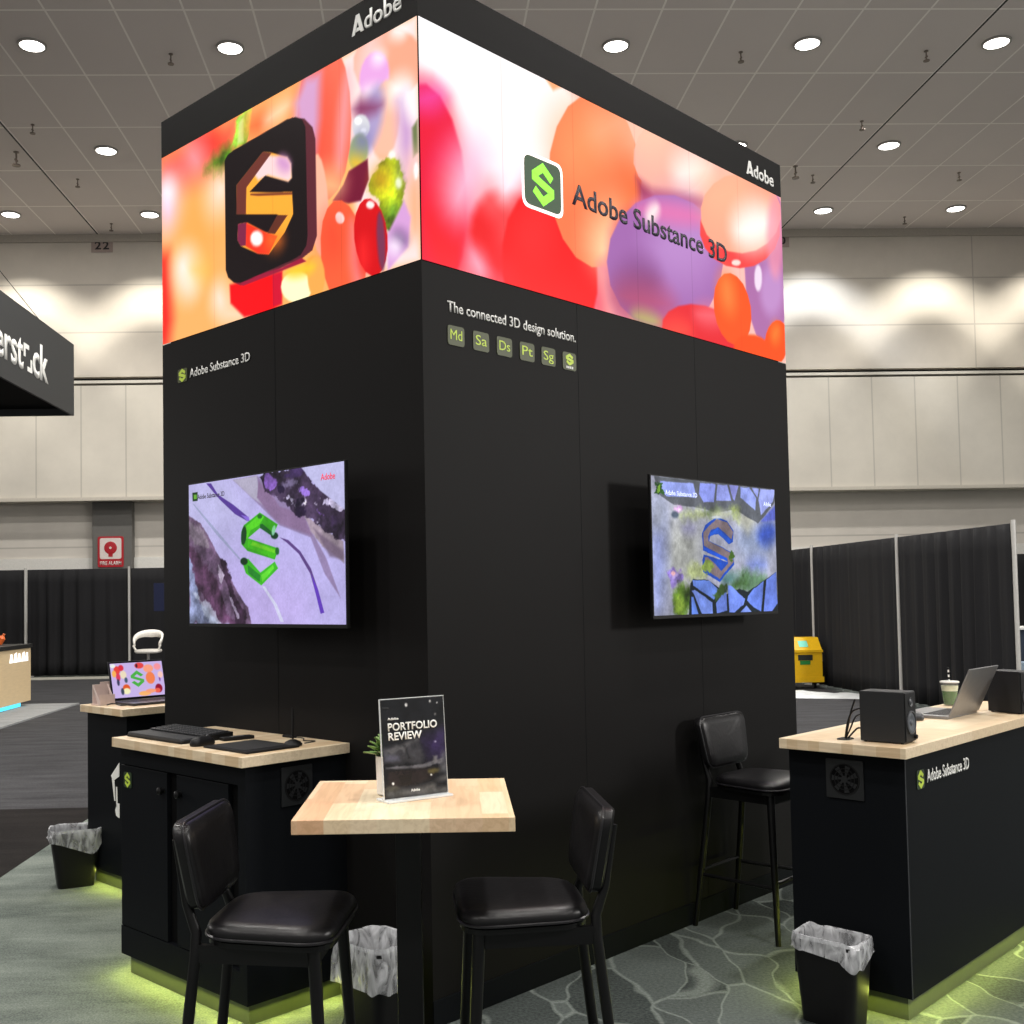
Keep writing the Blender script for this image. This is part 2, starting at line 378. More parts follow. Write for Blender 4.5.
LED_R = [
 ([-0.015,1.037,0.243,1.125,0.343,0.976,0.256,0.598,0.169,0.461,0.09,0.479,0.054,0.703,0.025,0.77,-0.017,0.743], (255,253,253), 0.05, 1, 0, 0),
 ([0.322,0.831,0.314,0.677,0.293,0.533,0.263,0.417,0.228,0.343,0.192,0.317,0.159,0.342,0.134,0.411,0.119,0.516,0.114,0.646,0.121,0.786,0.139,0.922,0.166,1.039,0.199,1.123,0.235,1.162,0.27,1.149,0.299,1.084,0.317,0.973], (255,246,244), 0.2, 1, 0, 0),
 ([-0.003,0.741,0.054,0.703,0.09,0.479,0.112,0.336,0.237,0.497,0.415,0.376,0.41,-0.05,-0.009,-0.058], (240,90,110), 0.12, 1, 0, 0),
 ([0.088,0.362,0.088,0.205,0.077,0.06,0.059,-0.054,0.035,-0.123,0.009,-0.141,-0.016,-0.108,-0.038,-0.028,-0.053,0.088,-0.061,0.226,-0.06,0.372,-0.051,0.509,-0.035,0.623,-0.013,0.7,0.013,0.729,0.039,0.705,0.062,0.629,0.08,0.51], (226,16,56), 0.03, 1, 0, 0),
 ([0.05,0.719,0.049,0.698,0.045,0.674,0.037,0.65,0.027,0.63,0.016,0.616,0.005,0.609,-0.004,0.61,-0.011,0.619,-0.014,0.634,-0.014,0.655,-0.01,0.678,-0.002,0.702,0.008,0.722,0.019,0.737,0.03,0.745,0.039,0.744,0.046,0.735], (236,90,190), 0.08, 0.7, 0, 0),
 ([0.095,0.227,0.092,0.148,0.083,0.076,0.071,0.018,0.056,-0.017,0.041,-0.026,0.027,-0.008,0.016,0.033,0.009,0.093,0.007,0.165,0.01,0.241,0.018,0.312,0.029,0.37,0.044,0.407,0.059,0.42,0.074,0.405,0.086,0.364,0.093,0.302], (238,16,36), 0.06, 0.9, 0, 0),
 ([0.135,0.418,0.127,0.352,0.114,0.292,0.098,0.246,0.081,0.22,0.066,0.215,0.053,0.231,0.045,0.268,0.042,0.319,0.045,0.38,0.053,0.444,0.065,0.503,0.08,0.55,0.097,0.58,0.113,0.588,0.126,0.573,0.135,0.536,0.138,0.482], (255,200,225), 0.15, 0.9, 0, 0),
 ([0.244,0.279,0.238,0.211,0.224,0.146,0.203,0.091,0.178,0.055,0.152,0.039,0.129,0.047,0.11,0.075,0.099,0.121,0.095,0.179,0.1,0.242,0.112,0.305,0.131,0.359,0.155,0.398,0.181,0.418,0.206,0.415,0.226,0.388,0.239,0.341], (228,22,30), 0.035, 1, 0, 0),
 ([0.18,0.37,0.178,0.345,0.172,0.321,0.163,0.3,0.152,0.284,0.141,0.276,0.131,0.277,0.122,0.286,0.117,0.301,0.115,0.322,0.117,0.346,0.123,0.37,0.132,0.391,0.142,0.407,0.154,0.415,0.164,0.416,0.173,0.407,0.179,0.391], (255,150,150), 0.08, 0.5, 0, 0),
 ([0.261,0.291,0.258,0.247,0.248,0.205,0.234,0.169,0.217,0.144,0.199,0.133,0.182,0.137,0.169,0.154,0.161,0.184,0.158,0.222,0.162,0.263,0.171,0.305,0.184,0.34,0.201,0.366,0.219,0.379,0.236,0.377,0.25,0.361,0.259,0.33], (250,120,120), 0.12, 0.7, 0, 0),
 ([0.206,0.465,0.202,0.433,0.195,0.405,0.186,0.382,0.177,0.369,0.169,0.366,0.162,0.373,0.157,0.39,0.155,0.414,0.157,0.444,0.161,0.474,0.167,0.503,0.176,0.525,0.185,0.54,0.193,0.544,0.201,0.537,0.205,0.52,0.207,0.495], (255,245,255), 0.08, 0.95, 0, 0),
 ([0.388,0.217,0.386,0.079,0.37,-0.053,0.342,-0.16,0.306,-0.23,0.266,-0.255,0.228,-0.234,0.196,-0.173,0.173,-0.079,0.161,0.037,0.162,0.162,0.175,0.284,0.2,0.389,0.233,0.465,0.272,0.503,0.311,0.495,0.347,0.44,0.374,0.343], (240,12,18), 0.03, 1, 0, 0),
 ([0.289,0.327,0.285,0.271,0.275,0.217,0.26,0.173,0.243,0.144,0.224,0.132,0.208,0.14,0.194,0.166,0.186,0.205,0.183,0.255,0.187,0.309,0.196,0.361,0.21,0.405,0.227,0.436,0.246,0.45,0.263,0.444,0.277,0.42,0.286,0.379], (250,60,60), 0.12, 0.5, 0, 0),
 ([0.19,0.042,0.186,0.006,0.177,-0.029,0.164,-0.059,0.148,-0.079,0.131,-0.088,0.116,-0.085,0.104,-0.07,0.096,-0.045,0.093,-0.014,0.096,0.021,0.105,0.054,0.117,0.084,0.133,0.105,0.15,0.116,0.166,0.114,0.179,0.1,0.187,0.075], (248,40,50), 0.1, 0.6, 0, 0),
 ([0.126,0.066,0.129,0.043,0.129,0.021,0.127,0.001,0.123,-0.013,0.118,-0.021,0.111,-0.02,0.104,-0.012,0.098,0.002,0.093,0.022,0.09,0.044,0.09,0.066,0.091,0.085,0.095,0.099,0.101,0.107,0.107,0.107,0.114,0.1,0.121,0.085], (255,190,210), 0.08, 0.8, 0, 0),
 ([0.517,0.736,0.512,0.578,0.491,0.428,0.457,0.305,0.417,0.225,0.374,0.196,0.334,0.217,0.302,0.285,0.28,0.39,0.271,0.521,0.275,0.664,0.293,0.803,0.322,0.925,0.36,1.014,0.402,1.059,0.444,1.051,0.481,0.989,0.507,0.88], (246,122,78), 0.012, 1, 0, 0),
 ([0.421,0.826,0.415,0.758,0.402,0.691,0.383,0.635,0.36,0.595,0.336,0.577,0.315,0.581,0.298,0.607,0.287,0.652,0.284,0.709,0.288,0.773,0.3,0.837,0.318,0.893,0.34,0.935,0.364,0.957,0.387,0.956,0.405,0.932,0.417,0.886], (252,160,105), 0.2, 0.7, 0, 0),
 ([0.482,0.941,0.471,0.896,0.455,0.856,0.437,0.826,0.418,0.808,0.402,0.805,0.389,0.816,0.381,0.841,0.38,0.876,0.384,0.918,0.395,0.961,0.41,1.001,0.427,1.032,0.446,1.052,0.463,1.057,0.477,1.046,0.485,1.021,0.487,0.984], (255,190,150), 0.15, 0.6, 0, 0),
 ([0.506,0.378,0.497,0.324,0.48,0.276,0.46,0.237,0.437,0.214,0.415,0.208,0.396,0.219,0.383,0.247,0.377,0.287,0.379,0.335,0.387,0.385,0.402,0.433,0.422,0.472,0.445,0.498,0.467,0.507,0.487,0.497,0.501,0.47,0.508,0.428], (255,240,195), 0.2, 0.9, 0, 0),
 ([0.525,0.598,0.517,0.515,0.507,0.439,0.495,0.382,0.483,0.349,0.472,0.343,0.463,0.366,0.458,0.414,0.456,0.482,0.459,0.561,0.466,0.643,0.476,0.718,0.488,0.777,0.5,0.813,0.511,0.82,0.521,0.799,0.526,0.75,0.528,0.68], (240,110,60), 0.1, 0.5, 0, 0),
 ([0.269,1.002,0.334,1.049,0.286,0.967], (250,170,120), 0.03, 1, 0, 0),
 ([0.393,0.215,0.457,0.366,0.546,0.502,0.541,0.149,0.597,-0.019,0.431,-0.04], (235,140,150), 0.06, 1, 0, 0),
 ([0.734,0.992,0.717,0.907,0.687,0.825,0.648,0.758,0.606,0.713,0.566,0.695,0.532,0.704,0.508,0.739,0.495,0.795,0.497,0.866,0.511,0.945,0.537,1.022,0.573,1.091,0.614,1.141,0.656,1.167,0.693,1.163,0.721,1.13,0.735,1.07], (245,175,160), 0.01, 1, 0, 0),
 ([0.624,1.059,0.619,1.006,0.605,0.953,0.586,0.905,0.563,0.87,0.539,0.85,0.517,0.848,0.499,0.864,0.488,0.895,0.485,0.938,0.49,0.988,0.502,1.039,0.52,1.086,0.542,1.123,0.566,1.146,0.589,1.15,0.608,1.136,0.62,1.104], (255,205,175), 0.2, 0.8, 0, 0),
 ([0.742,0.951,0.737,0.911,0.725,0.871,0.707,0.834,0.686,0.805,0.664,0.789,0.644,0.785,0.628,0.796,0.618,0.818,0.615,0.85,0.619,0.888,0.63,0.927,0.647,0.964,0.667,0.993,0.689,1.011,0.71,1.016,0.727,1.007,0.738,0.984], (255,245,235), 0.12, 0.95, 0, 0),
 ([0.504,0.723,0.549,0.699,0.706,0.777,0.745,0.721,0.57,0.627,0.513,0.586], (150,50,90), 0.05, 0.9, 0, 0),
 ([0.556,0.411,0.551,0.348,0.538,0.287,0.52,0.238,0.498,0.204,0.475,0.191,0.455,0.2,0.438,0.227,0.428,0.272,0.425,0.327,0.429,0.387,0.441,0.445,0.458,0.495,0.48,0.53,0.502,0.546,0.524,0.541,0.541,0.514,0.553,0.469], (205,60,90), 0.08, 0.8, 0, 0),
 ([0.773,0.465,0.758,0.326,0.721,0.193,0.668,0.084,0.607,0.011,0.545,-0.018,0.491,-0.003,0.448,0.051,0.422,0.137,0.414,0.246,0.425,0.367,0.453,0.487,0.498,0.596,0.555,0.679,0.617,0.726,0.678,0.727,0.729,0.68,0.762,0.589], (160,105,170), 0.015, 1, 0, 0),
 ([0.755,0.56,0.747,0.475,0.725,0.393,0.693,0.323,0.656,0.275,0.618,0.254,0.583,0.26,0.556,0.292,0.539,0.346,0.533,0.416,0.541,0.494,0.559,0.571,0.588,0.64,0.624,0.692,0.662,0.721,0.699,0.721,0.73,0.691,0.749,0.635], (190,145,205), 0.2, 0.8, 0, 0),
 ([0.56,0.158,0.546,0.109,0.526,0.068,0.504,0.039,0.48,0.025,0.459,0.027,0.443,0.046,0.434,0.079,0.432,0.121,0.437,0.168,0.45,0.215,0.468,0.256,0.49,0.287,0.514,0.304,0.536,0.303,0.553,0.286,0.564,0.252,0.566,0.208], (120,60,110), 0.12, 0.7, 0, 0),
 ([0.607,0.124,0.597,0.095,0.577,0.069,0.551,0.05,0.521,0.039,0.491,0.038,0.466,0.046,0.447,0.062,0.436,0.085,0.435,0.112,0.444,0.139,0.462,0.164,0.487,0.184,0.516,0.196,0.546,0.199,0.573,0.192,0.594,0.176,0.606,0.152], (190,80,110), 0.12, 0.7, 0, 0),
 ([0.729,0.674,0.718,0.648,0.694,0.619,0.659,0.591,0.619,0.568,0.578,0.552,0.542,0.544,0.514,0.547,0.497,0.557,0.493,0.576,0.502,0.599,0.523,0.626,0.554,0.653,0.592,0.677,0.633,0.695,0.672,0.705,0.704,0.704,0.724,0.694], (225,120,175), 0.06, 0.85, 0, 0),
 ([0.564,0.582,0.559,0.562,0.553,0.543,0.545,0.53,0.538,0.522,0.533,0.522,0.528,0.529,0.527,0.542,0.527,0.559,0.53,0.579,0.535,0.6,0.541,0.618,0.549,0.632,0.556,0.64,0.561,0.64,0.566,0.634,0.568,0.621,0.567,0.603], (255,240,235), 0.04, 0.9, 0, 0),
 ([0.565,0.018,0.56,0.006,0.55,-0.004,0.537,-0.011,0.523,-0.013,0.508,-0.011,0.496,-0.005,0.487,0.005,0.482,0.017,0.482,0.029,0.487,0.041,0.496,0.051,0.508,0.058,0.523,0.06,0.537,0.058,0.55,0.052,0.56,0.043,0.565,0.031], (190,205,90), 0.06, 0.7, 0, 0),
 ([1.034,0.602,1.025,0.43,1.005,0.274,0.978,0.154,0.947,0.084,0.915,0.07,0.887,0.112,0.866,0.205,0.853,0.336,0.85,0.491,0.858,0.653,0.876,0.804,0.901,0.926,0.932,1.005,0.964,1.03,0.993,0.995,1.017,0.904,1.031,0.767], (170,110,165), 0.03, 1, 0, 0),
 ([0.999,0.443,0.995,0.386,0.986,0.333,0.973,0.291,0.957,0.264,0.941,0.256,0.927,0.267,0.915,0.296,0.908,0.339,0.907,0.391,0.91,0.447,0.919,0.499,0.932,0.541,0.947,0.569,0.963,0.579,0.978,0.569,0.99,0.541,0.997,0.497], (195,150,205), 0.06, 0.8, 0, 0),
 ([0.915,0.463,0.914,0.436,0.911,0.411,0.907,0.391,0.902,0.379,0.896,0.376,0.892,0.382,0.888,0.398,0.886,0.42,0.886,0.446,0.887,0.473,0.89,0.498,0.894,0.518,0.899,0.53,0.904,0.533,0.909,0.527,0.913,0.512,0.915,0.49], (245,230,245), 0.03, 0.9, 0, 0),
 ([0.991,0.763,0.97,0.671,0.933,0.585,0.885,0.515,0.833,0.47,0.783,0.453,0.741,0.466,0.711,0.506,0.696,0.567,0.698,0.643,0.715,0.726,0.747,0.808,0.79,0.88,0.841,0.932,0.893,0.957,0.94,0.952,0.975,0.914,0.993,0.848], (236,70,70), 0.012, 1, 0, 0),
 ([0.997,0.868,0.978,0.775,0.942,0.686,0.895,0.612,0.843,0.562,0.792,0.541,0.749,0.55,0.718,0.586,0.701,0.645,0.701,0.72,0.716,0.804,0.747,0.888,0.789,0.962,0.84,1.018,0.892,1.049,0.94,1.048,0.977,1.014,0.997,0.951], (248,168,140), 0.015, 1, 0, 0),
 ([0.872,0.922,0.866,0.865,0.85,0.807,0.827,0.757,0.799,0.719,0.77,0.699,0.744,0.699,0.724,0.717,0.711,0.752,0.707,0.798,0.712,0.852,0.727,0.908,0.748,0.958,0.775,0.997,0.804,1.02,0.831,1.024,0.853,1.007,0.868,0.972], (250,185,150), 0.2, 0.8, 0, 0),
 ([0.962,0.734,0.941,0.684,0.914,0.642,0.885,0.614,0.858,0.603,0.834,0.608,0.818,0.63,0.81,0.666,0.812,0.711,0.823,0.761,0.842,0.81,0.868,0.852,0.896,0.882,0.925,0.897,0.95,0.893,0.968,0.872,0.976,0.834,0.974,0.786], (255,248,240), 0.12, 1, 0, 0),
 ([1.008,0.771,1.004,0.681,0.997,0.601,0.987,0.538,0.975,0.501,0.963,0.495,0.952,0.518,0.944,0.569,0.94,0.64,0.939,0.725,0.943,0.812,0.95,0.892,0.96,0.955,0.972,0.994,0.984,1.003,0.995,0.981,1.003,0.93,1.008,0.857], (240,150,170), 0.05, 0.7, 0, 0),
 ([0.836,0.504,0.835,0.498,0.832,0.49,0.828,0.484,0.822,0.478,0.816,0.475,0.811,0.474,0.806,0.475,0.804,0.478,0.803,0.484,0.804,0.49,0.807,0.497,0.811,0.504,0.817,0.509,0.823,0.513,0.828,0.514,0.833,0.513,0.835,0.51], (255,240,230), 0.02, 0.9, 0, 0),
 ([0.833,0.01,0.811,-0.046,0.775,-0.092,0.731,-0.122,0.683,-0.133,0.639,-0.125,0.603,-0.1,0.578,-0.06,0.567,-0.011,0.57,0.043,0.588,0.095,0.619,0.14,0.66,0.173,0.707,0.189,0.754,0.186,0.795,0.163,0.824,0.122,0.837,0.069], (222,40,50), 0.02, 1, 0, 0),
 ([0.775,0.155,0.769,0.135,0.758,0.117,0.743,0.102,0.725,0.092,0.707,0.088,0.692,0.091,0.68,0.101,0.673,0.115,0.672,0.132,0.677,0.151,0.688,0.169,0.703,0.185,0.72,0.195,0.738,0.199,0.754,0.197,0.767,0.188,0.774,0.173], (245,130,140), 0.08, 0.7, 0, 0),
 ([0.658,0.03,0.654,0.007,0.645,-0.015,0.632,-0.034,0.616,-0.049,0.6,-0.056,0.584,-0.056,0.572,-0.048,0.564,-0.034,0.562,-0.016,0.565,0.006,0.573,0.028,0.586,0.047,0.601,0.062,0.618,0.07,0.634,0.071,0.647,0.063,0.655,0.049], (250,90,70), 0.08, 0.7, 0, 0),
 ([0.869,0.271,0.87,0.2,0.863,0.131,0.848,0.074,0.828,0.036,0.805,0.021,0.781,0.03,0.761,0.061,0.745,0.112,0.737,0.174,0.736,0.242,0.742,0.308,0.756,0.364,0.775,0.404,0.798,0.422,0.821,0.416,0.843,0.387,0.859,0.336], (244,86,28), 0.008, 1, 0, 0),
 ([0.812,0.323,0.813,0.287,0.811,0.253,0.805,0.225,0.797,0.206,0.788,0.199,0.778,0.205,0.769,0.222,0.762,0.249,0.758,0.282,0.757,0.317,0.759,0.351,0.765,0.379,0.772,0.398,0.782,0.405,0.792,0.4,0.801,0.384,0.808,0.357], (255,140,70), 0.1, 0.8, 0, 0),
 ([0.94,0.013,0.928,-0.018,0.91,-0.044,0.886,-0.062,0.862,-0.07,0.839,-0.066,0.82,-0.052,0.807,-0.03,0.802,-0.002,0.805,0.029,0.816,0.059,0.833,0.085,0.856,0.104,0.88,0.113,0.904,0.111,0.924,0.098,0.938,0.075,0.944,0.046], (250,80,20), 0.03, 1, 0, 0),
 ([1.012,0.122,1.005,0.073,0.994,0.028,0.979,-0.007,0.962,-0.028,0.946,-0.032,0.933,-0.02,0.923,0.007,0.918,0.046,0.919,0.093,0.925,0.141,0.936,0.185,0.951,0.22,0.967,0.242,0.983,0.248,0.997,0.237,1.008,0.21,1.013,0.17], (246,80,16), 0.012, 1, 0, 0),
 ([0.981,0.169,0.979,0.149,0.974,0.13,0.968,0.115,0.962,0.106,0.955,0.104,0.95,0.109,0.946,0.121,0.944,0.137,0.944,0.156,0.947,0.177,0.951,0.195,0.957,0.21,0.964,0.219,0.97,0.221,0.976,0.217,0.98,0.205,0.982,0.189], (255,140,60), 0.06, 0.7, 0, 0),
]
LED_L = [
 ([-0.002,1.317,0.804,0.99,0.791,-0.159,-0.016,-0.022], (252,178,110), 0.01, 1, 0, 0),
 ([-0.005,1.003,0.165,1.004,0.342,0.98,0.34,0.8,0.208,0.778,0.115,0.792,-0.006,0.885], (236,84,66), 0.12, 1, 0, 0),
 ([0.259,0.965,0.265,0.941,0.265,0.92,0.258,0.904,0.245,0.895,0.229,0.894,0.209,0.902,0.19,0.917,0.173,0.938,0.16,0.963,0.154,0.987,0.154,1.009,0.161,1.025,0.174,1.034,0.191,1.034,0.211,1.026,0.23,1.01,0.246,0.989], (225,50,40), 0.1, 1, 0, 0),
 ([0.209,0.877,0.206,0.849,0.198,0.827,0.186,0.815,0.171,0.813,0.155,0.822,0.14,0.841,0.127,0.868,0.119,0.899,0.117,0.931,0.12,0.96,0.128,0.982,0.141,0.994,0.156,0.995,0.172,0.985,0.187,0.966,0.199,0.939,0.207,0.908], (250,170,180), 0.15, 0.9, 0, 0),
 ([0.085,0.719,0.081,0.672,0.071,0.635,0.056,0.611,0.038,0.603,0.019,0.612,0.001,0.638,-0.014,0.678,-0.024,0.726,-0.027,0.777,-0.023,0.825,-0.012,0.863,0.003,0.887,0.022,0.894,0.041,0.883,0.059,0.856,0.073,0.816,0.082,0.769], (255,215,250), 0.15, 0.95, 0, 0),
 ([0.055,0.786,0.053,0.774,0.049,0.764,0.042,0.759,0.034,0.759,0.026,0.764,0.018,0.772,0.011,0.785,0.007,0.799,0.006,0.813,0.007,0.826,0.012,0.835,0.018,0.84,0.026,0.84,0.035,0.835,0.043,0.826,0.049,0.814,0.054,0.8], (255,255,255), 0.1, 0.9, 0, 0),
 ([-0.011,0.48,0.027,0.463,0.042,0.119,0.022,-0.016,-0.016,-0.004], (238,24,28), 0.1, 1, 0, 0),
 ([0.27,0.481,0.254,0.424,0.229,0.38,0.198,0.355,0.165,0.352,0.133,0.373,0.107,0.414,0.09,0.471,0.085,0.538,0.091,0.605,0.109,0.664,0.135,0.707,0.167,0.73,0.2,0.729,0.231,0.707,0.256,0.665,0.271,0.609,0.276,0.545], (252,170,90), 0.2, 0.7, 0, 0),
 ([0.327,0.642,0.318,0.612,0.305,0.59,0.288,0.579,0.271,0.579,0.254,0.591,0.24,0.614,0.231,0.644,0.228,0.679,0.231,0.713,0.24,0.743,0.253,0.765,0.27,0.776,0.288,0.774,0.304,0.762,0.318,0.739,0.326,0.709,0.33,0.675], (255,235,225), 0.15, 0.9, 0, 0),
 ([0.178,0.311,0.177,0.273,0.17,0.241,0.157,0.22,0.14,0.212,0.121,0.218,0.101,0.238,0.084,0.269,0.072,0.308,0.065,0.35,0.066,0.389,0.073,0.421,0.087,0.442,0.105,0.45,0.124,0.442,0.143,0.422,0.16,0.39,0.172,0.352], (255,245,240), 0.12, 1, 0, 0),
 ([0.226,0.298,0.223,0.282,0.215,0.271,0.203,0.265,0.188,0.265,0.172,0.272,0.157,0.284,0.145,0.301,0.137,0.319,0.134,0.338,0.137,0.354,0.146,0.365,0.158,0.371,0.173,0.37,0.189,0.363,0.204,0.351,0.215,0.334,0.223,0.316], (255,190,80), 0.1, 0.6, 0, 0),
 ([0.306,0.118,0.304,0.094,0.298,0.074,0.289,0.062,0.278,0.057,0.267,0.061,0.257,0.074,0.248,0.094,0.242,0.118,0.241,0.144,0.243,0.168,0.249,0.188,0.258,0.201,0.269,0.205,0.28,0.2,0.29,0.187,0.299,0.167,0.304,0.143], (255,235,225), 0.1, 0.9, 0, 0),
 ([0.394,0.012,0.39,-0.003,0.381,-0.013,0.368,-0.019,0.351,-0.018,0.332,-0.012,0.315,0.0,0.301,0.016,0.292,0.034,0.289,0.052,0.292,0.067,0.302,0.078,0.316,0.083,0.333,0.082,0.352,0.075,0.368,0.063,0.382,0.047,0.391,0.03], (255,225,205), 0.1, 0.9, 0, 0),
 ([0.33,0.866,0.352,0.985,0.399,0.99,0.413,0.922,0.392,0.841], (150,195,70), 0.03, 1, 0.6, 0.03),
 ([0.356,0.863,0.362,0.966,0.383,0.977,0.382,0.859], (225,240,160), 0.03, 0.8, 0, 0),
 ([0.214,0.818,0.248,0.866,0.325,0.882,0.34,0.824,0.286,0.759], (80,125,30), 0.06, 1, 0.6, 0.03),
 ([0.404,0.975,0.669,1.001,0.632,0.85,0.577,0.829,0.433,0.863], (250,165,105), 0.08, 1, 0, 0),
 ([0.486,0.905,0.489,0.891,0.485,0.879,0.477,0.87,0.465,0.865,0.45,0.864,0.434,0.868,0.42,0.876,0.407,0.888,0.4,0.901,0.397,0.915,0.4,0.927,0.409,0.937,0.421,0.942,0.437,0.942,0.452,0.938,0.467,0.93,0.479,0.918], (238,90,50), 0.1, 0.8, 0, 0),
 ([0.565,0.926,0.566,0.917,0.562,0.908,0.553,0.899,0.54,0.891,0.525,0.886,0.509,0.883,0.495,0.884,0.484,0.888,0.477,0.895,0.476,0.904,0.481,0.913,0.49,0.923,0.503,0.931,0.519,0.936,0.534,0.938,0.548,0.937,0.559,0.933], (255,235,205), 0.08, 0.9, 0, 0),
 ([0.61,0.876,0.703,0.891,0.7,0.632,0.63,0.685,0.596,0.829], (215,175,225), 0.06, 1, 0, 0),
 ([0.681,0.799,0.683,0.776,0.683,0.756,0.681,0.742,0.678,0.735,0.673,0.737,0.667,0.747,0.662,0.764,0.657,0.787,0.653,0.811,0.651,0.835,0.651,0.855,0.653,0.869,0.656,0.876,0.661,0.873,0.667,0.863,0.672,0.846,0.677,0.824], (120,90,180), 0.06, 0.5, 0, 0),
 ([0.649,0.832,0.641,0.816,0.633,0.804,0.624,0.797,0.616,0.797,0.61,0.804,0.607,0.816,0.607,0.832,0.61,0.85,0.615,0.868,0.623,0.885,0.632,0.896,0.64,0.902,0.648,0.902,0.653,0.896,0.657,0.884,0.657,0.868,0.654,0.85], (255,245,250), 0.06, 0.8, 0, 0),
 ([0.756,1.002,1.006,1.009,1.002,-0.015,0.818,0.009,0.779,0.593], (252,226,222), 0.04, 1, 0, 0),
 ([1.01,0.87,1.021,0.815,1.02,0.766,1.006,0.728,0.982,0.705,0.949,0.702,0.911,0.717,0.872,0.751,0.838,0.8,0.812,0.858,0.799,0.918,0.8,0.971,0.816,1.01,0.843,1.031,0.878,1.031,0.917,1.012,0.955,0.975,0.987,0.926], (244,168,140), 0.03, 1, 0, 0),
 ([0.879,0.901,0.868,0.867,0.855,0.842,0.84,0.828,0.826,0.827,0.814,0.839,0.806,0.863,0.803,0.897,0.805,0.935,0.812,0.974,0.823,1.007,0.837,1.032,0.852,1.046,0.866,1.046,0.877,1.033,0.885,1.008,0.888,0.976,0.886,0.938], (252,215,215), 0.1, 0.8, 0, 0),
 ([0.965,0.957,0.963,0.95,0.96,0.946,0.954,0.945,0.948,0.948,0.941,0.953,0.934,0.961,0.928,0.97,0.925,0.98,0.924,0.988,0.925,0.995,0.929,0.999,0.934,1.0,0.941,0.997,0.948,0.992,0.955,0.984,0.96,0.975,0.964,0.965], (255,255,255), 0.05, 1, 0, 0),
 ([0.913,0.8,0.906,0.768,0.894,0.745,0.879,0.734,0.862,0.735,0.846,0.749,0.832,0.774,0.822,0.808,0.817,0.846,0.819,0.883,0.826,0.915,0.838,0.938,0.854,0.949,0.871,0.946,0.887,0.931,0.901,0.906,0.91,0.873,0.914,0.836], (230,170,225), 0.03, 1, 0, 0),
 ([0.896,0.901,0.895,0.894,0.892,0.89,0.888,0.888,0.883,0.889,0.877,0.893,0.872,0.899,0.868,0.907,0.866,0.915,0.865,0.923,0.866,0.929,0.869,0.934,0.873,0.935,0.878,0.934,0.883,0.93,0.888,0.924,0.892,0.916,0.895,0.908], (255,250,255), 0.05, 1, 0, 0),
 ([0.893,0.73,0.891,0.717,0.884,0.708,0.875,0.705,0.863,0.707,0.85,0.716,0.838,0.729,0.828,0.745,0.822,0.763,0.82,0.779,0.822,0.793,0.829,0.802,0.839,0.805,0.851,0.802,0.864,0.793,0.875,0.78,0.885,0.764,0.891,0.747], (255,250,250), 0.06, 1, 0, 0),
 ([0.944,0.601,0.937,0.548,0.926,0.505,0.911,0.478,0.894,0.469,0.878,0.48,0.864,0.511,0.854,0.556,0.85,0.612,0.852,0.671,0.859,0.725,0.871,0.768,0.887,0.794,0.903,0.801,0.919,0.788,0.933,0.757,0.942,0.712,0.946,0.657], (246,190,165), 0.03, 1, 0, 0),
 ([0.976,0.693,0.969,0.68,0.96,0.674,0.949,0.674,0.937,0.68,0.926,0.693,0.918,0.71,0.913,0.729,0.912,0.748,0.915,0.765,0.922,0.778,0.932,0.785,0.943,0.784,0.955,0.777,0.965,0.765,0.974,0.748,0.978,0.729,0.979,0.71], (255,252,250), 0.07, 1, 0, 0),
 ([0.937,0.69,0.962,0.707,0.985,0.558,0.979,0.406,0.958,0.328,0.943,0.494], (200,160,205), 0.06, 1, 0, 0),
 ([0.995,0.646,0.998,0.622,0.998,0.601,0.996,0.587,0.992,0.58,0.986,0.581,0.979,0.591,0.972,0.609,0.966,0.631,0.96,0.656,0.957,0.681,0.957,0.702,0.959,0.717,0.963,0.724,0.969,0.722,0.976,0.712,0.983,0.694,0.99,0.671], (255,250,252), 0.06, 1, 0, 0),
 ([0.981,0.549,0.997,0.572,0.998,0.439,0.983,0.425], (110,120,80), 0.03, 1, 0, 0),
 ([1.006,0.346,1.005,0.32,1.0,0.3,0.994,0.286,0.986,0.281,0.978,0.286,0.97,0.299,0.964,0.32,0.96,0.346,0.958,0.373,0.96,0.399,0.965,0.42,0.971,0.433,0.979,0.438,0.988,0.433,0.995,0.419,1.001,0.398,1.005,0.373], (248,200,190), 0.08, 1, 0, 0),
 ([1.007,0.202,1.005,0.166,1.001,0.135,0.995,0.113,0.988,0.104,0.98,0.107,0.973,0.124,0.967,0.152,0.963,0.187,0.962,0.225,0.964,0.263,0.969,0.294,0.975,0.315,0.982,0.324,0.99,0.32,0.997,0.303,1.003,0.275,1.006,0.24], (246,175,135), 0.08, 1, 0, 0),
 ([0.997,0.362,0.996,0.351,0.995,0.342,0.993,0.335,0.991,0.333,0.989,0.334,0.987,0.339,0.986,0.347,0.985,0.358,0.984,0.369,0.985,0.38,0.986,0.39,0.988,0.396,0.99,0.399,0.992,0.398,0.994,0.393,0.996,0.384,0.997,0.374], (255,255,255), 0.03, 1, 0, 0),
 ([0.888,0.633,0.877,0.59,0.864,0.556,0.85,0.534,0.837,0.527,0.825,0.537,0.818,0.563,0.815,0.6,0.817,0.645,0.823,0.693,0.834,0.736,0.847,0.77,0.862,0.791,0.875,0.796,0.886,0.786,0.893,0.76,0.896,0.723,0.894,0.679], (175,160,200), 0.04, 1, 0, 0),
 ([0.794,0.749,0.822,0.778,0.887,0.706,0.869,0.689,0.812,0.691], (130,60,100), 0.05, 1, 0, 0),
